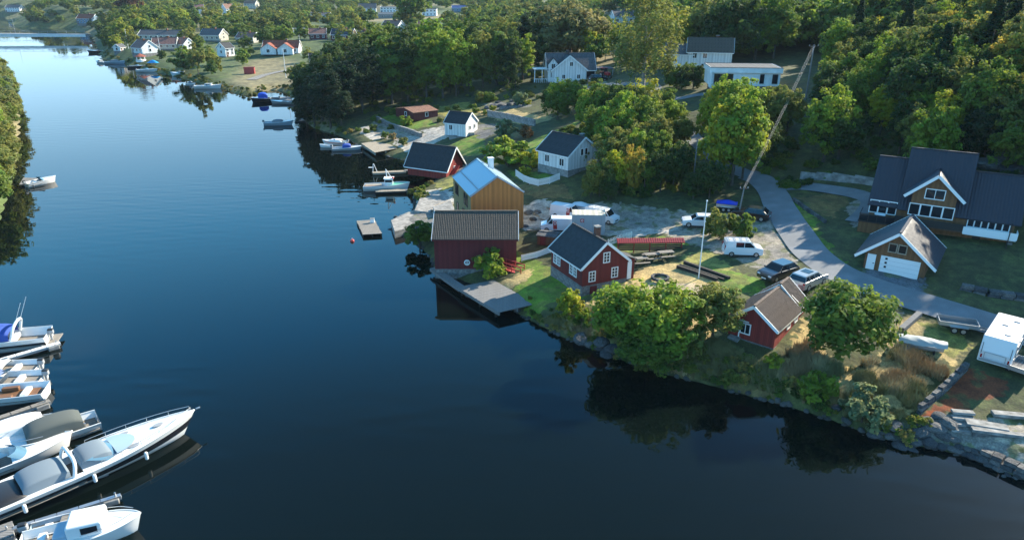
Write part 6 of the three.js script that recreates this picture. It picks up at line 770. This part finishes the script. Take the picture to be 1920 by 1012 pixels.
clump('dense_tree', 'tall tree in the clump by the river bend', 'dense riverside trees', [
  ['tall', [-49.82, -168.91], 8, 'deep', 1.3], ['tall', [-38.62, -157.25], 9, 'deep', 1.3], ['tall', [-44.66, -164.51], 11, 'deep', 1.3],
  ['tall', [-46.45, -163.58], 12, 'deep', 1.1], ['tall', [-41.55, -159.15], 13, 'deep', 1.1], ['tall', [-52.45, -178.69], 12, 'dark', 1.1], ['tall', [-38.66, -163.22], 14, 'deep', 1.2], ['tall', [-46.32, -174.08], 14, 'dark', 1.2], ['tall', [-35.63, -167.04], 15.5, 'deep', 1.2], ['tall', [-44.54, -183.86], 16, 'dark', 1.2], ['tall', [-34.76, -176.34], 17, 'dark', 1.2], ['tall', [-29.71, -174.17], 17, 'mid', 1.2],
  ['tall', [-25.91, -175.53], 17, 'dark', 1.2], ['tall', [-21.13, -174.57], 16, 'mid', 1.1], ['tall', [-17.19, -174.94], 16, 'fresh', 1.1], ['tall', [-13.90, -175.42], 15.5, 'fresh', 1.0], ['tall', [-44.79, -205.49], 17, 'olive', 1.2], ['tall', [-36.85, -204.57], 18, 'mid', 1.2], ['tall', [-28.29, -198.33], 17, 'dark', 1.2], ['tall', [-20.67, -196.94], 18, 'fresh', 1.2], ['tall', [-10.80, -179.26], 14, 'mid', 1], ['tall', [-7.44, -179.95], 14, 'olive', 1], ['tall', [-4.06, -180.50], 14, 'mid', 1], ['tall', [-0.67, -177.65], 13.5, 'dark', 1], ['tall', [2.72, -181.66], 12, 'fresh', 1], ['tall', [-8.99, -200.80], 15, 'dark', 1.1], ['tall', [-2.24, -199.99], 15, 'olive', 1.1], ['spruce', [0.77, -170.91], 6, 'dark', 1], ['tall', [-13.75, -204.60], 16, 'mid', 1.1], ['tall', [-53.21, -195.78], 11, 'dark', 1.1], ['tall', [-60.73, -206.28], 9, 'dark', 1.1]]);
clump('garden_tree', 'tree around the farther white houses', 'garden trees', [
  ['tall', [40.47, -181.74], 13, 'lime', 1.2], ['tall', [44.94, -183.86], 13, 'olive', 1.2], ['tall', [49.15, -181.91], 15, 'olive', 1.2], ['big', [52.51, -172.63], 17, 'dark', 0.9], ['tall', [58.73, -174.29], 15, 'fresh', 1.2], ['tall', [62.97, -173.61], 15, 'mid', 1.2], ['tall', [40.57, -199.86], 11, 'lime', 1], ['tall', [9.21, -206.79], 13, 'dark', 1.2], ['tall', [4.74, -212.94], 15, 'deep', 1.2], ['tall', [28.99, -200.86], 10, 'lime', 1], ['tall', [27.25, -217.14], 10, 'mid', 1], ['mid', [36.07, -145.60], 5, 'mid', 1]]);
// the wooded slope and the woods farther off
const blocked = (x, z, h) => HOUSES.some(([hx, hz, r, ridge]) => { const d = Math.hypot(x - hx, z - hz); if (d < r + 1.5) return true; const f = -z, hf = -hz; if (f > hf) return false; const gap = Math.abs(x * hf / f - hx); if (gap > r * 0.75 + 1) return false; if (hf - f < 12) return true; if (hash2(Math.round(x), Math.round(z)) < (hf > 420 ? 0.15 : 0.1)) return false; return groundH(x, z) + h > 30 + (groundH(hx, hz) + 1 - 30) * f / hf; });   // keep the view of the houses that the photo shows
let besideWood = [];
const lineDist = (x, z) => { const a = [27.32, -79.85], b = [49.86, -119.62], ex = b[0] - a[0], ez = b[1] - a[1], t = clamp(((x - a[0]) * ex + (z - a[1]) * ez) / (ex * ex + ez * ez), 0, 1); return Math.hypot(x - a[0] - ex * t, z - a[1] - ez * t); };   // the cut kept clear under the power lines
const inside = (poly, x, z) => polyDist(poly, x, z) > 0;
const HILL = [[42, -96], [50, -84], [58, -74], [66, -62], [90, -55], [130, -60], [150, -110], [130, -165], [70, -160], [58, -128], [46, -112]];
seed(4242);
{
  const leafs = ['dark', 'mid', 'dark', 'olive', 'mid', 'deep', 'dark', 'fresh'], spots = [];
  for (let gx = 36; gx < 150; gx += 4.6) for (let gz = -170; gz < -50; gz += 4.6) { const x = gx + rr(-2.2, 2.2), z = gz + rr(-2.2, 2.2); if (inside(HILL, x, z) && lineDist(x, z) > 5 && !(x < 66 && blocked(x, z, 11))) spots.push([x, z]); }
  const seen = spots.filter(([x, z]) => x / -z < 0.84), beside = spots.filter(([x, z]) => x / -z >= 0.84).map(([x, z]) => [x, z, rr(10, 13), 'dark']);
  besideWood = beside;
  for (const [x, z] of seen) {
    const u = rnd(), k = u < 0.55 ? 'mid' : u < 0.9 ? 'tall' : 'spruce', crest = landH(x, z) > 13;
    const leaf = rnd() < 0.03 ? 'gold' : rnd() < 0.06 ? 'lime' : crest && rnd() < 0.4 ? 'olive' : leafs[Math.floor(rnd() * leafs.length)];
    tree(k, [x, z], (k === 'spruce' ? 11 : 8.8) * rr(0.82, 1.28), k === 'spruce' ? 'deep' : leaf, k === 'spruce' ? 'spruce_tree' : 'hillside_tree', (k === 'spruce' ? 'narrow dark spruce' : HUE[leaf] + (k === 'tall' ? ' tall tree' : ' rounded tree')) + (z > -92 && x < 70 ? ' on the slope behind the brown house' : z > -100 ? ' in the dark wood at the right frame edge' : landH(x, z) > 19 ? ' high on the wooded slope' : x < 62 ? ' where the wooded slope meets the flat-roofed house' : ' in the middle of the wooded slope'), 'trees of the wooded slope', { wide: rr(0.9, 1.15) });
  }
}

function woods(spots, name, label, shapes = KIND.far) { // too far off to tell the trees apart: one mass
  const cols = { mid: [1, 1, 1], dark: [0.58, 0.66, 0.8], olive: [1.4, 1.05, 1.3], lime: [2.0, 1.5, 1.1], copper: [1.1, 0.38, 1.0], straw: [2.6, 1.4, 2.6] };
  shapes.forEach((s, si) => {
    const mine = spots.filter((_, i) => i % shapes.length === si); if (!mine.length) return;
    const im = new THREE.InstancedMesh(s.crown, LEAF.mid, mine.length), Mx = new THREE.Matrix4(), q = new THREE.Quaternion(), up = new THREE.Vector3(0, 1, 0), c = new THREE.Color();
    mine.forEach(([x, z, h, leaf], i) => { const k = h / s.h; q.setFromAxisAngle(up, rr(0, 6.28)); const w = k * rr(0.95, 1.3); Mx.compose(new THREE.Vector3(x, groundH(x, z) - 0.12 * h, z), q, new THREE.Vector3(w, k, w)); im.setMatrixAt(i, Mx); im.setColorAt(i, c.setRGB(...cols[leaf]).multiplyScalar(rr(0.8, 1.3))); });
    im.name = numbered(name); im.castShadow = im.receiveShadow = true; scene.add(tag(im, label, 'woodland', null, 'stuff'));
  });
}
seed(515);
const OPEN = [ // lawns, fields and roads kept clear
  [[-92.64, -232.85], [-109.79, -302.51], [-100.53, -309.00], [-71.43, -267.15], [-66.90, -249.30], [-71.67, -226.99], [-80.24, -221.94]], [[-85.56, -313.43], [-77.03, -327.35], [-67.77, -329.31], [-67.07, -302.85], [-75.91, -293.00]], [[39.04, -281.45], [55.40, -402.86], [66.46, -382.98], [47.90, -257.30]], [[4.10, -221.35], [7.69, -261.28], [11.54, -252.93], [8.56, -209.79]], [[-92.87, -491.34], [-36.55, -457.05], [-51.79, -651.95], [-127.86, -681.26]],
].map((p) => p);
const wl = ['mid', 'mid', 'dark', 'olive', 'dark', 'mid', 'lime', 'olive'];
const farWood = [], villageTrees = [];
for (let F = 176; F < 1500;) {
  const st = clamp(F * 0.016 + 4, 7, 22), half = F * 0.78 + 20;
  for (let x = -half; x < half; x += st) {
    const px = x + rr(-0.45, 0.45) * st, pz = -F + rr(-0.45, 0.45) * st, sd = shoreDist(px, pz);
    if (sd < 2 || (F < 420 && polyDist(shoreB, px, pz) > 0) || inside(HILL, px, pz) || OPEN.some((p) => inside(p, px, pz))) continue;
    const east = px > 48 + (F - 176) * 0.05, dense = east ? 1 : F < 420 ? (px < -150 ? 0.95 : 0.7) : F < 900 ? 0.78 : 1; if (rnd() > dense) continue;
    if (!east && F < 215 && px > -10) { if (px < 60 && F < 205 && rnd() < 0.6) continue; }
    const h = east ? rr(10, 15) : F < 420 ? rr(5, 11) : F < 900 ? rr(7, 12) : rr(9, 14); if (blocked(px, pz, h)) continue;
    const leaf = east ? wl[Math.floor(rnd() * 5)] : wl[Math.floor(rnd() * 8)];
    (F < 345 && !east ? villageTrees : farWood).push([px, pz, h, leaf]);
  }
  F += st * 0.8;
}
woods(besideWood, 'slope_woodland', 'wood going on over the slope beyond the right frame edge', KIND.mid);
woods(farWood, 'far_woodland', 'far wood and garden trees filling the valley and hills');
villageTrees.slice(0, 120).forEach(([x, z, h, leaf]) => tree('far', [x, z], h, leaf === 'copper' ? 'copper' : leaf, 'village_tree', HUE[leaf] + ' garden tree ' + (x < -120 ? 'at the bridge end of the village' : x < -60 ? 'around the red roofed villa' : x < 0 ? 'behind the clump at the river bend' : 'beyond the big white villa'), 'village trees'));
if (villageTrees.length > 120) woods(villageTrees.slice(120), 'village_greenery', 'garden trees and hedges between the far houses');
// trees one can point to in the village
tree('far', [-123.46, -390.78], 13, 'olive', 'village_oak', 'round brownish green tree above the red roofed villa', null, { wide: 1.3, v: 3 });
tree('far', [-256.43, -496.08], 26, 'copper', 'copper_beech', 'dark purple-leaved beech behind the village', null, { wide: 1.2, v: 4 });
tree('far', [-112.49, -256.15], 12, 'olive', 'waterside_willow', 'large pale willow standing at the water beside the white gabled house', null, { wide: 0.85, v: 4 });
tree('far', [-124.00, -270.86], 9, 'fresh', 'waterside_willow', 'rounded green tree left of the large pale willow', null, { v: 2 });
tree('far', [-57.31, -414.03], 22, 'mid', 'valley_tree', 'big round tree between the workshop and the white block', null, { wide: 1.2, v: 1 });
// the left bank
{
  const spots = []; seed(88);
  for (let i = 0; i + 1 < 13; i++) { const [ax, az] = shoreB[i], [bx2, bz] = shoreB[i + 1], L = Math.hypot(bx2 - ax, bz - az); for (let s = 0; s < L; s += 2.1) { const d = rr(0.6, 9), x = lerp(ax, bx2, s / L) - d, z = lerp(az, bz, s / L) + rr(-1, 1); if (polyDist(shoreB, x, z) > 0.5 && x / z < 0.8 && z < -62 && z > -330) spots.push([x, z]); } }
  const pick = ['mid', 'olive', 'olive', 'fresh', 'silver', 'olive'];
  spots.slice(0, 110).forEach(([x, z]) => tree(rnd() < 0.5 ? 'small' : 'mid', [x, z], rr(4.6, 8), pick[Math.floor(rnd() * 6)], 'bank_tree', 'bushy tree on the overgrown left bank ' + (z > -120 ? 'near the floating dock' : z > -180 ? 'beyond the floating dock' : 'toward the bridge'), 'left bank trees', { wide: 1.15 }));
}
// undergrowth: along the shore, under the woods, at the foot of walls
{
  const spots = []; seed(606);
  const put = (x, z, h, leaf) => { if (!HOUSES.some(([hx, hz, r]) => Math.hypot(x - hx, z - hz) < r - 1)) spots.push([x, z, h, leaf]); };
  for (let i = 0; i + 1 < shoreA.length; i++) { const [ax, az] = shoreA[i], [bx2, bz] = shoreA[i + 1]; if (az < -420 || bz < -420 || az > -30) continue; const L = Math.hypot(bx2 - ax, bz - az), nx = -(bz - az) / L, nz = (bx2 - ax) / L; for (let s = 0; s < L; s += az > -130 ? 0.55 : 1.1) { const f = s / L, d = rr(0.2, 2.4), x = lerp(ax, bx2, f), z = lerp(az, bz, f); const sgn = shoreDist(x + nx * 1, z + nz * 1) > 0 ? 1 : -1, X = x + nx * sgn * d, Z = z + nz * sgn * d; if ((X > -10 && X < 1.8 && Z < -62 && Z > -92) || (X > -21 && X < -8 && Z < -74 && Z > -100) || (X > -37 && X < -12 && Z < -116 && Z > -152) || (X > 30 && Z > -49)) { continue; } put(X, Z, rr(0.35, 1.15), ['mid', 'dark', 'olive', 'straw', 'olive'][Math.floor(rnd() * 5)]); } }
  for (let i = 0; i < 900; i++) { const x = rr(38, 110), z = rr(-150, -56); if (inside(HILL, x, z)) put(x, z, rr(0.6, 2.0), rnd() < 0.7 ? 'dark' : 'mid'); }
  for (let i = 0; i < 420; i++) { const x = rr(8, 42), z = rr(-125, -88); const d = Math.abs(x - 31); if (d > 4 && !(x < 14 && z > -106)) put(x, z, rr(0.5, 1.6), ['dark', 'mid', 'olive'][Math.floor(rnd() * 3)]); }
  for (let i = 0; i < 260; i++) { const x = rr(-50, 20), z = rr(-200, -150); if (shoreDist(x, z) > 3) put(x, z, rr(0.5, 1.5), ['dark', 'mid', 'olive', 'lime'][Math.floor(rnd() * 4)]); }
  const BANK = [[2.09, -60.94], [5.07, -59.18], [8.66, -55.46], [13.71, -52.33], [19.41, -50.35], [22.32, -48.67], [24.40, -45.03], [21.64, -46.17], [16.24, -49.35], [10.61, -52.46], [4.98, -57.53]]; for (let i = 0; i < 1500; i++) { const x = rr(2, 32), z = rr(-66, -40); if (inside(BANK, x, z) && shoreDist(x, z) > 0.2) put(x, z, rr(0.25, 0.8), ['straw', 'olive', 'straw', 'mid', 'dark'][Math.floor(rnd() * 5)]); }
  woods(spots, 'undergrowth', 'low undergrowth along the shore and under the trees', KIND.bush);
}
// small wet stones along the waterline, too many to count
{
  seed(818); const list = [];
  for (let i = 0; i + 1 < shoreA.length; i++) { const [ax, az] = shoreA[i], [bx2, bz] = shoreA[i + 1]; if (az < -150 || bz < -150 || az > -30 || bz > -30) continue; const L = Math.hypot(bx2 - ax, bz - az); for (let s = 0; s < L; s += 0.22) list.push([lerp(ax, bx2, s / L) + rr(-0.5, 0.5), lerp(az, bz, s / L) + rr(-0.5, 0.5)]); }
  const im = new THREE.InstancedMesh(boulderGeo[2], rockMats[0], list.length), Mx = new THREE.Matrix4(), q = new THREE.Quaternion(), c = new THREE.Color();
  list.forEach(([x, z], i) => { const r = rr(0.08, 0.3); q.setFromEuler(new THREE.Euler(rr(0, 1), rr(0, 6.28), 0)); Mx.compose(new THREE.Vector3(x, Math.max(groundH(x, z), -0.25) + 0.02, z), q, new THREE.Vector3(r * 1.3, r, r)); im.setMatrixAt(i, Mx); const t = rr(0.5, 1.3); im.setColorAt(i, c.setRGB(t, t * 0.98, t * 0.92)); });
  im.name = 'shore_stones'; im.castShadow = im.receiveShadow = true; scene.add(tag(im, 'small dark stones along the waterline of the near bank', 'stones', null, 'stuff'));
}
// tall dry grass on the bank
{
  seed(717);
  const blade = []; for (let i = 0; i < 26; i++) { const a = rr(0, 6.28), r = rr(0, 0.16), h = rr(0.35, 0.8), lx = rr(-0.22, 0.22), lz = rr(-0.22, 0.22), w = 0.018, x = Math.cos(a) * r, z = Math.sin(a) * r; const g = new THREE.BufferGeometry(); g.setAttribute('position', new THREE.Float32BufferAttribute([x - w, 0, z, x + w, 0, z, x + lx * 0.4, h * 0.6, z + lz * 0.4, x + lx, h, z + lz, x + lx * 0.4 - w, h * 0.6, z + lz * 0.4 + w, x + lx, h, z + lz], 3)); g.setIndex([0, 1, 2, 0, 2, 4, 4, 2, 3]); g.computeVertexNormals(); blade.push(g); }
  const geo = join(blade), zone = [[[22.32, -49.95], [25.22, -51.90], [25.99, -48.30], [29.54, -48.69], [32.13, -50.56], [34.10, -46.99], [29.63, -42.96], [26.86, -42.53], [24.19, -44.35], [21.04, -46.91], [18.55, -48.43], [19.29, -49.87]], [[5.07, -59.18], [8.61, -59.49], [9.55, -55.03], [6.83, -56.22], [2.09, -60.94]], [[9.34, -57.40], [15.96, -54.46], [19.15, -50.99], [19.58, -47.53], [13.05, -50.84], [8.59, -54.76]]], list = [];
  for (let i = 0; i < 60000 && list.length < 9000; i++) { const k = rnd(), x = rr(2, 42), z = rr(-66, -38), hit = zone.findIndex((p) => inside(p, x, z)); if (hit < 0 || shoreDist(x, z) < 0.5 || fbm(x * 0.5, z * 0.5, 3) < 0.42 + 0.1 * k) continue; list.push([x, z, hit]); }
  const im = new THREE.InstancedMesh(geo, std(1, 1, 1, 0.95, { side: THREE.DoubleSide }), list.length), Mx = new THREE.Matrix4(), q = new THREE.Quaternion(), up = new THREE.Vector3(0, 1, 0), c = new THREE.Color();
  list.forEach(([x, z, hit], i) => { const s = rr(0.6, 1.4) * (hit ? 0.7 : 1); q.setFromAxisAngle(up, rr(0, 6.28)); Mx.compose(new THREE.Vector3(x, groundH(x, z) - 0.04, z), q, new THREE.Vector3(s, s, s)); im.setMatrixAt(i, Mx); const t = fbm(x * 0.3 + 7, z * 0.3, 2); im.setColorAt(i, t > 0.56 ? c.setRGB(0.22, 0.2, 0.08) : t > 0.4 ? c.setRGB(0.44, 0.34, 0.17) : c.setRGB(0.34, 0.23, 0.11)); });
  im.name = 'dry_grass'; im.castShadow = im.receiveShadow = true; scene.add(tag(im, 'tall dry straw grass on the river bank', 'grass', null, 'stuff'));
}

// ---------------------------------------------------------------- poles, wires, yard things
function pole(name, label, p, h, r, mat, o = {}) { const t = thing(name, label, o.category ?? 'pole', [p[0], groundH(...p), p[1]], o.turn ?? 0, o.group); mesh('mast', [bar([0, -0.3, 0], [o.lean ?? 0, h, o.leanZ ?? 0], r, 8, r * 0.65)], mat, t); if (o.arm) { mesh('crossarm', [bx(o.arm, 0.1, 0.1, o.lean ?? 0, h - 0.3, o.leanZ ?? 0)], M.darkWood, t); for (const s of [-0.45, 0, 0.45]) mesh('insulator', [bar([(o.lean ?? 0) + s * o.arm, h - 0.25, o.leanZ ?? 0], [(o.lean ?? 0) + s * o.arm, h - 0.05, o.leanZ ?? 0], 0.05)], M.grey, t); } if (o.knob) mesh('knob', [new THREE.SphereGeometry(r * 1.4, 10, 8).translate(o.lean ?? 0, h + r, o.leanZ ?? 0)], mat, t); return t; }
pole('flagpole', 'tall white flagpole in the sandy yard', [18.71, -63.95], 8.0, 0.065, M.trim, { knob: true, category: 'flagpole' });
pole('flagpole', 'white flagpole on the river lawn by the dense trees', [-77.78, -245.34], 9.5, 0.1, M.trim, { knob: true, category: 'flagpole' });
pole('flagpole', 'white flagpole leaning among the riverside houses', [-153.01, -314.32], 9, 0.1, M.trim, { category: 'flagpole', knob: true });
pole('flagpole', 'pale mast beside the pink cottage', [-177.75, -335.35], 8, 0.1, M.trim, { category: 'flagpole', knob: true });
pole('flagpole', 'pair of white masts before the red roofed villa', [-90.06, -307.73], 8, 0.09, M.trim, { category: 'flagpole', knob: true });
pole('utility_pole', 'weathered utility pole beside the black car', [27.32, -79.85], 3.9, 0.12, M.greyWood, { arm: 1.0, lean: 0.3, category: 'utility pole' });
pole('utility_pole', 'slim utility pole standing in the dark thicket', [24.48, -91.00], 6.5, 0.11, M.greyWood, { category: 'utility pole' });
pole('utility_pole', 'utility pole on top of the wooded slope carrying the wires', [49.86, -119.62], 9, 0.16, M.greyWood, { arm: 1.6, category: 'utility pole' });
pole('lamp_post', 'grey lamp post beside the big white villa', [1.65, -184.32], 5, 0.06, M.grey, { category: 'lamp post', knob: true });
{
  const a = [27.32, -79.85], b = [49.86, -119.62], A = [a[0] + 0.3, groundH(...a) + 3.7, a[1]], B = [b[0], groundH(...b) + 8.8, b[1]];
  for (const [i, s] of [-0.6, 0, 0.6].entries()) { const pts = []; for (let k = 0; k <= 16; k++) { const u = k / 16; pts.push(new THREE.Vector3(lerp(A[0], B[0], u) + s * (0.2 + 0.15 * u), lerp(A[1], B[1], u) - 1.6 * u * (1 - u), lerp(A[2], B[2], u))); } tag(mesh('power_line', [new THREE.TubeGeometry(new THREE.CatmullRomCurve3(pts), 40, 0.01, 5)], M.grey, scene), ['left', 'middle', 'right'][i] + ' one of three power lines climbing the wooded slope', 'wire', 'power lines'); }
}
{ // shelter roof and picnic tables
  const a = [11.83, -71.74], b = [18.73, -71.94], c = [(a[0] + b[0]) / 2, (a[1] + b[1]) / 2], ang = Math.atan2(a[1] - b[1], b[0] - a[0]), L = Math.hypot(b[0] - a[0], b[1] - a[1]) + 0.6, t = thing('open_shelter', 'long open shelter with narrow red ribbed roof in the yard', 'shelter', [c[0], groundH(...c), c[1]], ang);
  const rf = mesh('roof', [bx(L, 0.05, 0.75, 0, 1.3, 0, 0, 0.45)], std(0.5, 0.07, 0.06, 0.5), t); for (let i = 0; i < Math.round(L / 0.25); i++) mesh('rib', [bx(0.04, 0.04, 0.75, -L / 2 + 0.12 + i * 0.25, 1.345, 0, 0, 0.45)], std(0.55, 0.09, 0.08, 0.5), rf);
  for (let i = 0; i < 5; i++) mesh('post', [bx(0.1, 1.4, 0.1, -L / 2 + 0.2 + i * (L - 0.4) / 4, 0.55, -0.12)], M.redPaint, t); for (let i = 0; i < 4; i++) mesh('back_board', [bx(L - 0.3, 0.2, 0.03, 0, 0.2 + i * 0.24, -0.2)], M.darkWood, t);
}
function picnic(label, p, deg) { const t = thing('picnic_table', label, 'picnic table', [p[0], groundH(...p) + 0.02, p[1]], R(deg), 'picnic tables'); for (let i = 0; i < 4; i++) mesh('top_board', [bx(1.7, 0.045, 0.17, 0, 0.74, -0.28 + i * 0.185)], M.deck, t); for (const s of [-1, 1]) { mesh('bench', [bx(1.7, 0.045, 0.26, 0, 0.44, s * 0.72)], M.deck, t); for (const x of [-0.6, 0.6]) mesh('leg', [beam([x, 0, s * 0.6], [x, 0.72, s * 0.15], 0.05, 0.1)], M.darkWood, t); } for (const x of [-0.6, 0.6]) mesh('crossbar', [bx(0.06, 0.09, 1.6, x, 0.38, 0)], M.darkWood, t); }
picnic('picnic table nearest the red house under the long shelter', [13.65, -68.62], 12); picnic('middle picnic table in front of the long shelter', [15.04, -69.42], 12); picnic('picnic table farthest from the red house before the shelter', [16.56, -69.64], 12);
{ // timber frame in the yard
  const t = thing('play_pit', 'long dark timber beams framing a play pit beside the flagpole', 'timber frame', [0, 0, 0]); const q = (a, b, w, h) => mesh('timber', [beam([a[0], groundH(...a) + h / 2, a[1]], [b[0], groundH(...b) + h / 2, b[1]], w, h)], M.darkWood, t);
  q([17.22, -66.89], [20.32, -63.05], 0.28, 0.32); q([18.15, -67.81], [21.56, -63.20], 0.28, 0.32); q([17.60, -67.36], [21.00, -63.06], 0.2, 0.2);
}
{ const p = [15.04, -64.73], t = thing('fire_pit', 'round stone fire pit in the sandy yard', 'fire pit', [p[0], groundH(...p), p[1]]); for (let i = 0; i < 12; i++) { const a = i / 12 * 6.28; mesh('stone', [rbx(0.4, 0.3, 0.28, 0.06, Math.cos(a) * 0.8, 0.1, Math.sin(a) * 0.8, -a + 1.57)], rockMats[i % 3], t); } }
{ const p = [20.25, -60.70], t = mesh('dirt_clod', boulderGeo[1], grainy(0.05, 0.035, 0.03, 0.5), scene); t.position.set(p[0], groundH(...p) + 0.1, p[1]); t.scale.set(0.5, 0.35, 0.35); tag(t, 'dark brown clod of turf lying on the sandy yard', 'clod'); }
house('garden_shed', 'small dark shed with grey felt roof beside the white fence', [4.30, -77.18], -20, { L: 2.2, W: 1.8, eave: 1.25, ridge: 1.4, wall: M.brownDark, roof: M.felt, over: 0.15, overG: 0.12, trim: null, category: 'shed', doors: [['+z', -0.4, 0.7, 1.0, M.redDark, 0.05]] });
{ const p = [-20.63, -84.10], t = thing('mooring_buoy', 'red mooring buoy floating near the raft', 'buoy', [p[0], 0.05, p[1]]); mesh('float', [new THREE.SphereGeometry(0.28, 16, 12)], std(0.55, 0.04, 0.03, 0.4), t); mesh('ring', [new THREE.TorusGeometry(0.08, 0.02, 6, 12).translate(0, 0.32, 0)], M.steel, t); }
{ const p = [-19.19, -90.54], t = thing('raft_locker', 'small white locker on the moored raft', 'locker', [p[0], 0.44, p[1]], 0.1); mesh('box', [rbx(0.55, 0.55, 0.4, 0.03, 0, 0.28, 0)], M.trim, t); mesh('lid', [rbx(0.6, 0.06, 0.45, 0.02, 0, 0.58, 0)], M.concrete, t); }
{ // covered boat and things near the caravan
  const p = [33.50, -50.08], t = thing('covered_boat', 'boat stored under a grey-green tarpaulin on the grass', 'boat', [p[0], groundH(...p), p[1]], R(-25)); mesh('hull', [quadGrid(16, 6, (u, v) => { const a = (v - 0.5) * Math.PI, b = 0.75 * Math.pow(Math.sin(Math.PI * lerp(0.12, 0.98, u)), 0.5); return [(u - 0.5) * 3.2, 0.62 - 0.55 * Math.cos(a), Math.sin(a) * b]; })], M.grey, t); mesh('cover', [quadGrid(22, 14, (u, v) => [(u - 0.5) * 3.5, 0.62 + 0.42 * Math.pow(Math.sin(Math.PI * clamp(v, 0.02, 0.98)), 0.7) * (0.8 + 0.2 * Math.sin(u * 3.1)) + 0.06 * vnoise(u * 12, v * 10), (v - 0.5) * 1.75 * Math.pow(Math.sin(Math.PI * lerp(0.15, 0.93, u)), 0.35)])], tarpGrey, t); for (const x of [-0.9, 0.9]) mesh('trestle', [bx(0.12, 0.3, 1.2, x, 0.12, 0)], M.darkWood, t);
  const q = [32.25, -49.91], b = thing('blue_tarp', 'heap under a bright blue tarpaulin beside the covered boat', 'tarpaulin', [q[0], groundH(...q), q[1]], 0.3); mesh('sheet', [quadGrid(14, 12, (u, v) => { const r = Math.hypot(u - 0.5, v - 0.5) * 2; return [(u - 0.5) * 1.6, 0.5 * Math.max(0, 1 - r * r) + 0.07 * vnoise(u * 8, v * 8), (v - 0.5) * 0.9]; })], std(0.015, 0.12, 0.55, 0.4, { side: THREE.DoubleSide }), b); mesh('fold', [bx(0.5, 0.05, 0.2, 0.1, 0.45, 0.05, 0.4)], std(0.02, 0.16, 0.6, 0.4), b);
  const a1 = [33.12, -52.58], a2 = [35.77, -54.79], l = thing('old_beam', 'pale weathered timber beam lying near the lane', 'beam', [0, 0, 0]); mesh('beam', [beam([a1[0], groundH(...a1) + 0.22, a1[1]], [a2[0], groundH(...a2) + 0.22, a2[1]], 0.45, 0.4)], M.greyWood, l); mesh('end_grain', [bx(0.2, 0.3, 0.3, a1[0], groundH(...a1) + 0.2, a1[1])], M.darkWood, l);
  openTrailer('boat_trailer', 'white trailer at the right edge beside the caravan', [39.24, -46.57], 40, { L: 2.4, W: 1.2, y: 0.6 });
}
{ // village bits
  const p = [-95.50, -260.19], t = thing('red_container', 'small red shed-like container on the pale river lawn', 'container', [p[0], groundH(...p), p[1]], 0.2); mesh('box', [rbx(3.6, 2.2, 2.2, 0.05, 0, 1.1, 0)], M.redPaint, t); mesh('lid', [bx(3.8, 0.15, 2.4, 0, 2.25, 0)], M.redDark, t);
  const g = [-158.20, -306.55], k = thing('gazebo', 'small white gazebo with red cone roof at the water', 'gazebo', [g[0], groundH(...g), g[1]]); for (let i = 0; i < 6; i++) { const a = i / 6 * 6.28; mesh('post', [bx(0.25, 2.2, 0.25, Math.cos(a) * 1.7, 1.1, Math.sin(a) * 1.7)], M.trim, k); } mesh('roof', [new THREE.ConeGeometry(2.5, 1.3, 6).translate(0, 2.85, 0)], M.tileRed, k); mesh('base', [new THREE.CylinderGeometry(2, 2, 0.9, 6).translate(0, 0.45, 0)], M.trim, k);
  const b = [-147.00, -293.98], c = thing('boat_cover', 'bright cyan boat cover on the village shore', 'tarpaulin', [b[0], groundH(...b), b[1]]); mesh('sheet', [quadGrid(10, 8, (u, v) => [(u - 0.5) * 4.5, 1.1 * Math.sin(u * 3.14) * Math.sin(v * 3.14) + 0.1, (v - 0.5) * 2.2])], std(0.02, 0.3, 0.6, 0.5, { side: THREE.DoubleSide }), c);
}
{ // bridge
  const t = thing('road_bridge', 'low concrete road bridge with railing across the far reach', 'bridge', [0, 0, -468]);
  mesh('deck', [quadGrid(40, 1, (u, v) => [lerp(-620, -270, u), 5.2 - 0.00003 * (lerp(-620, -270, u) + 445) ** 2, v * 7])], M.concrete, t); mesh('girder', [quadGrid(40, 1, (u, v) => { const x = lerp(-620, -270, u); return [x, lerp(2.7 + 1.4 * Math.sin(Math.PI * clamp((x + 390) / -80 + 0.5, 0, 1)), 5.2 - 0.00003 * (x + 445) ** 2, v), 7.02]; })], M.render, t);
  for (const x of [-400, -500, -590]) mesh('pier', [bx(4, 6, 5, x, 1.2, 3.5)], M.concrete, t); mesh('rail', [bx(350, 0.12, 0.1, -445, 6.2, 6.9), bx(350, 0.08, 0.1, -445, 5.7, 6.9)], M.grey, t); for (let i = 0; i < 60; i++) mesh('rail_post', [bx(0.12, 1.1, 0.12, -618 + i * 5.9, 5.6, 6.9)], M.grey, t);
  for (const x of [-318, -380]) pole('lamp_post', x === -318 ? 'lamp post on the bridge near the wooded end' : 'lamp post on the bridge at the left frame edge', [x, -467], 8, 0.1, M.grey, { category: 'lamp post', knob: true }).position.y = 5.1;
}
// building site clutter beside the orange house
seed(31);
for (let i = 0; i < 16; i++) { const p = [rr(2.5, 6.5), rr(-88, -80)], t = thing('timber_offcut', 'pale timber plank lying on the building site by the orange house', 'plank', [p[0], groundH(...p) + 0.08 + 0.03 * (i % 4), p[1]], rr(0, 3), 'building site planks'); mesh('board', [bx(rr(1.2, 2.8), 0.07, rr(0.15, 0.4))], i % 3 ? M.paleWood : M.greyWood, t); mesh('batten', [bx(0.1, 0.05, rr(0.3, 0.6), rr(-0.4, 0.4), 0.05, 0)], M.paleWood, t); }
for (const [i, p] of [[2.11, -87.53], [2.75, -85.17], [1.69, -83.11], [3.38, -87.50]].entries()) boulder(p, rr(0.35, 0.55), ['grey stone on the building site nearest the orange gable', 'grey stone between the site planks and the van', 'grey stone beside the barn corner', 'grey stone at the back of the building site'][i]);


renderer.render(scene, camera);
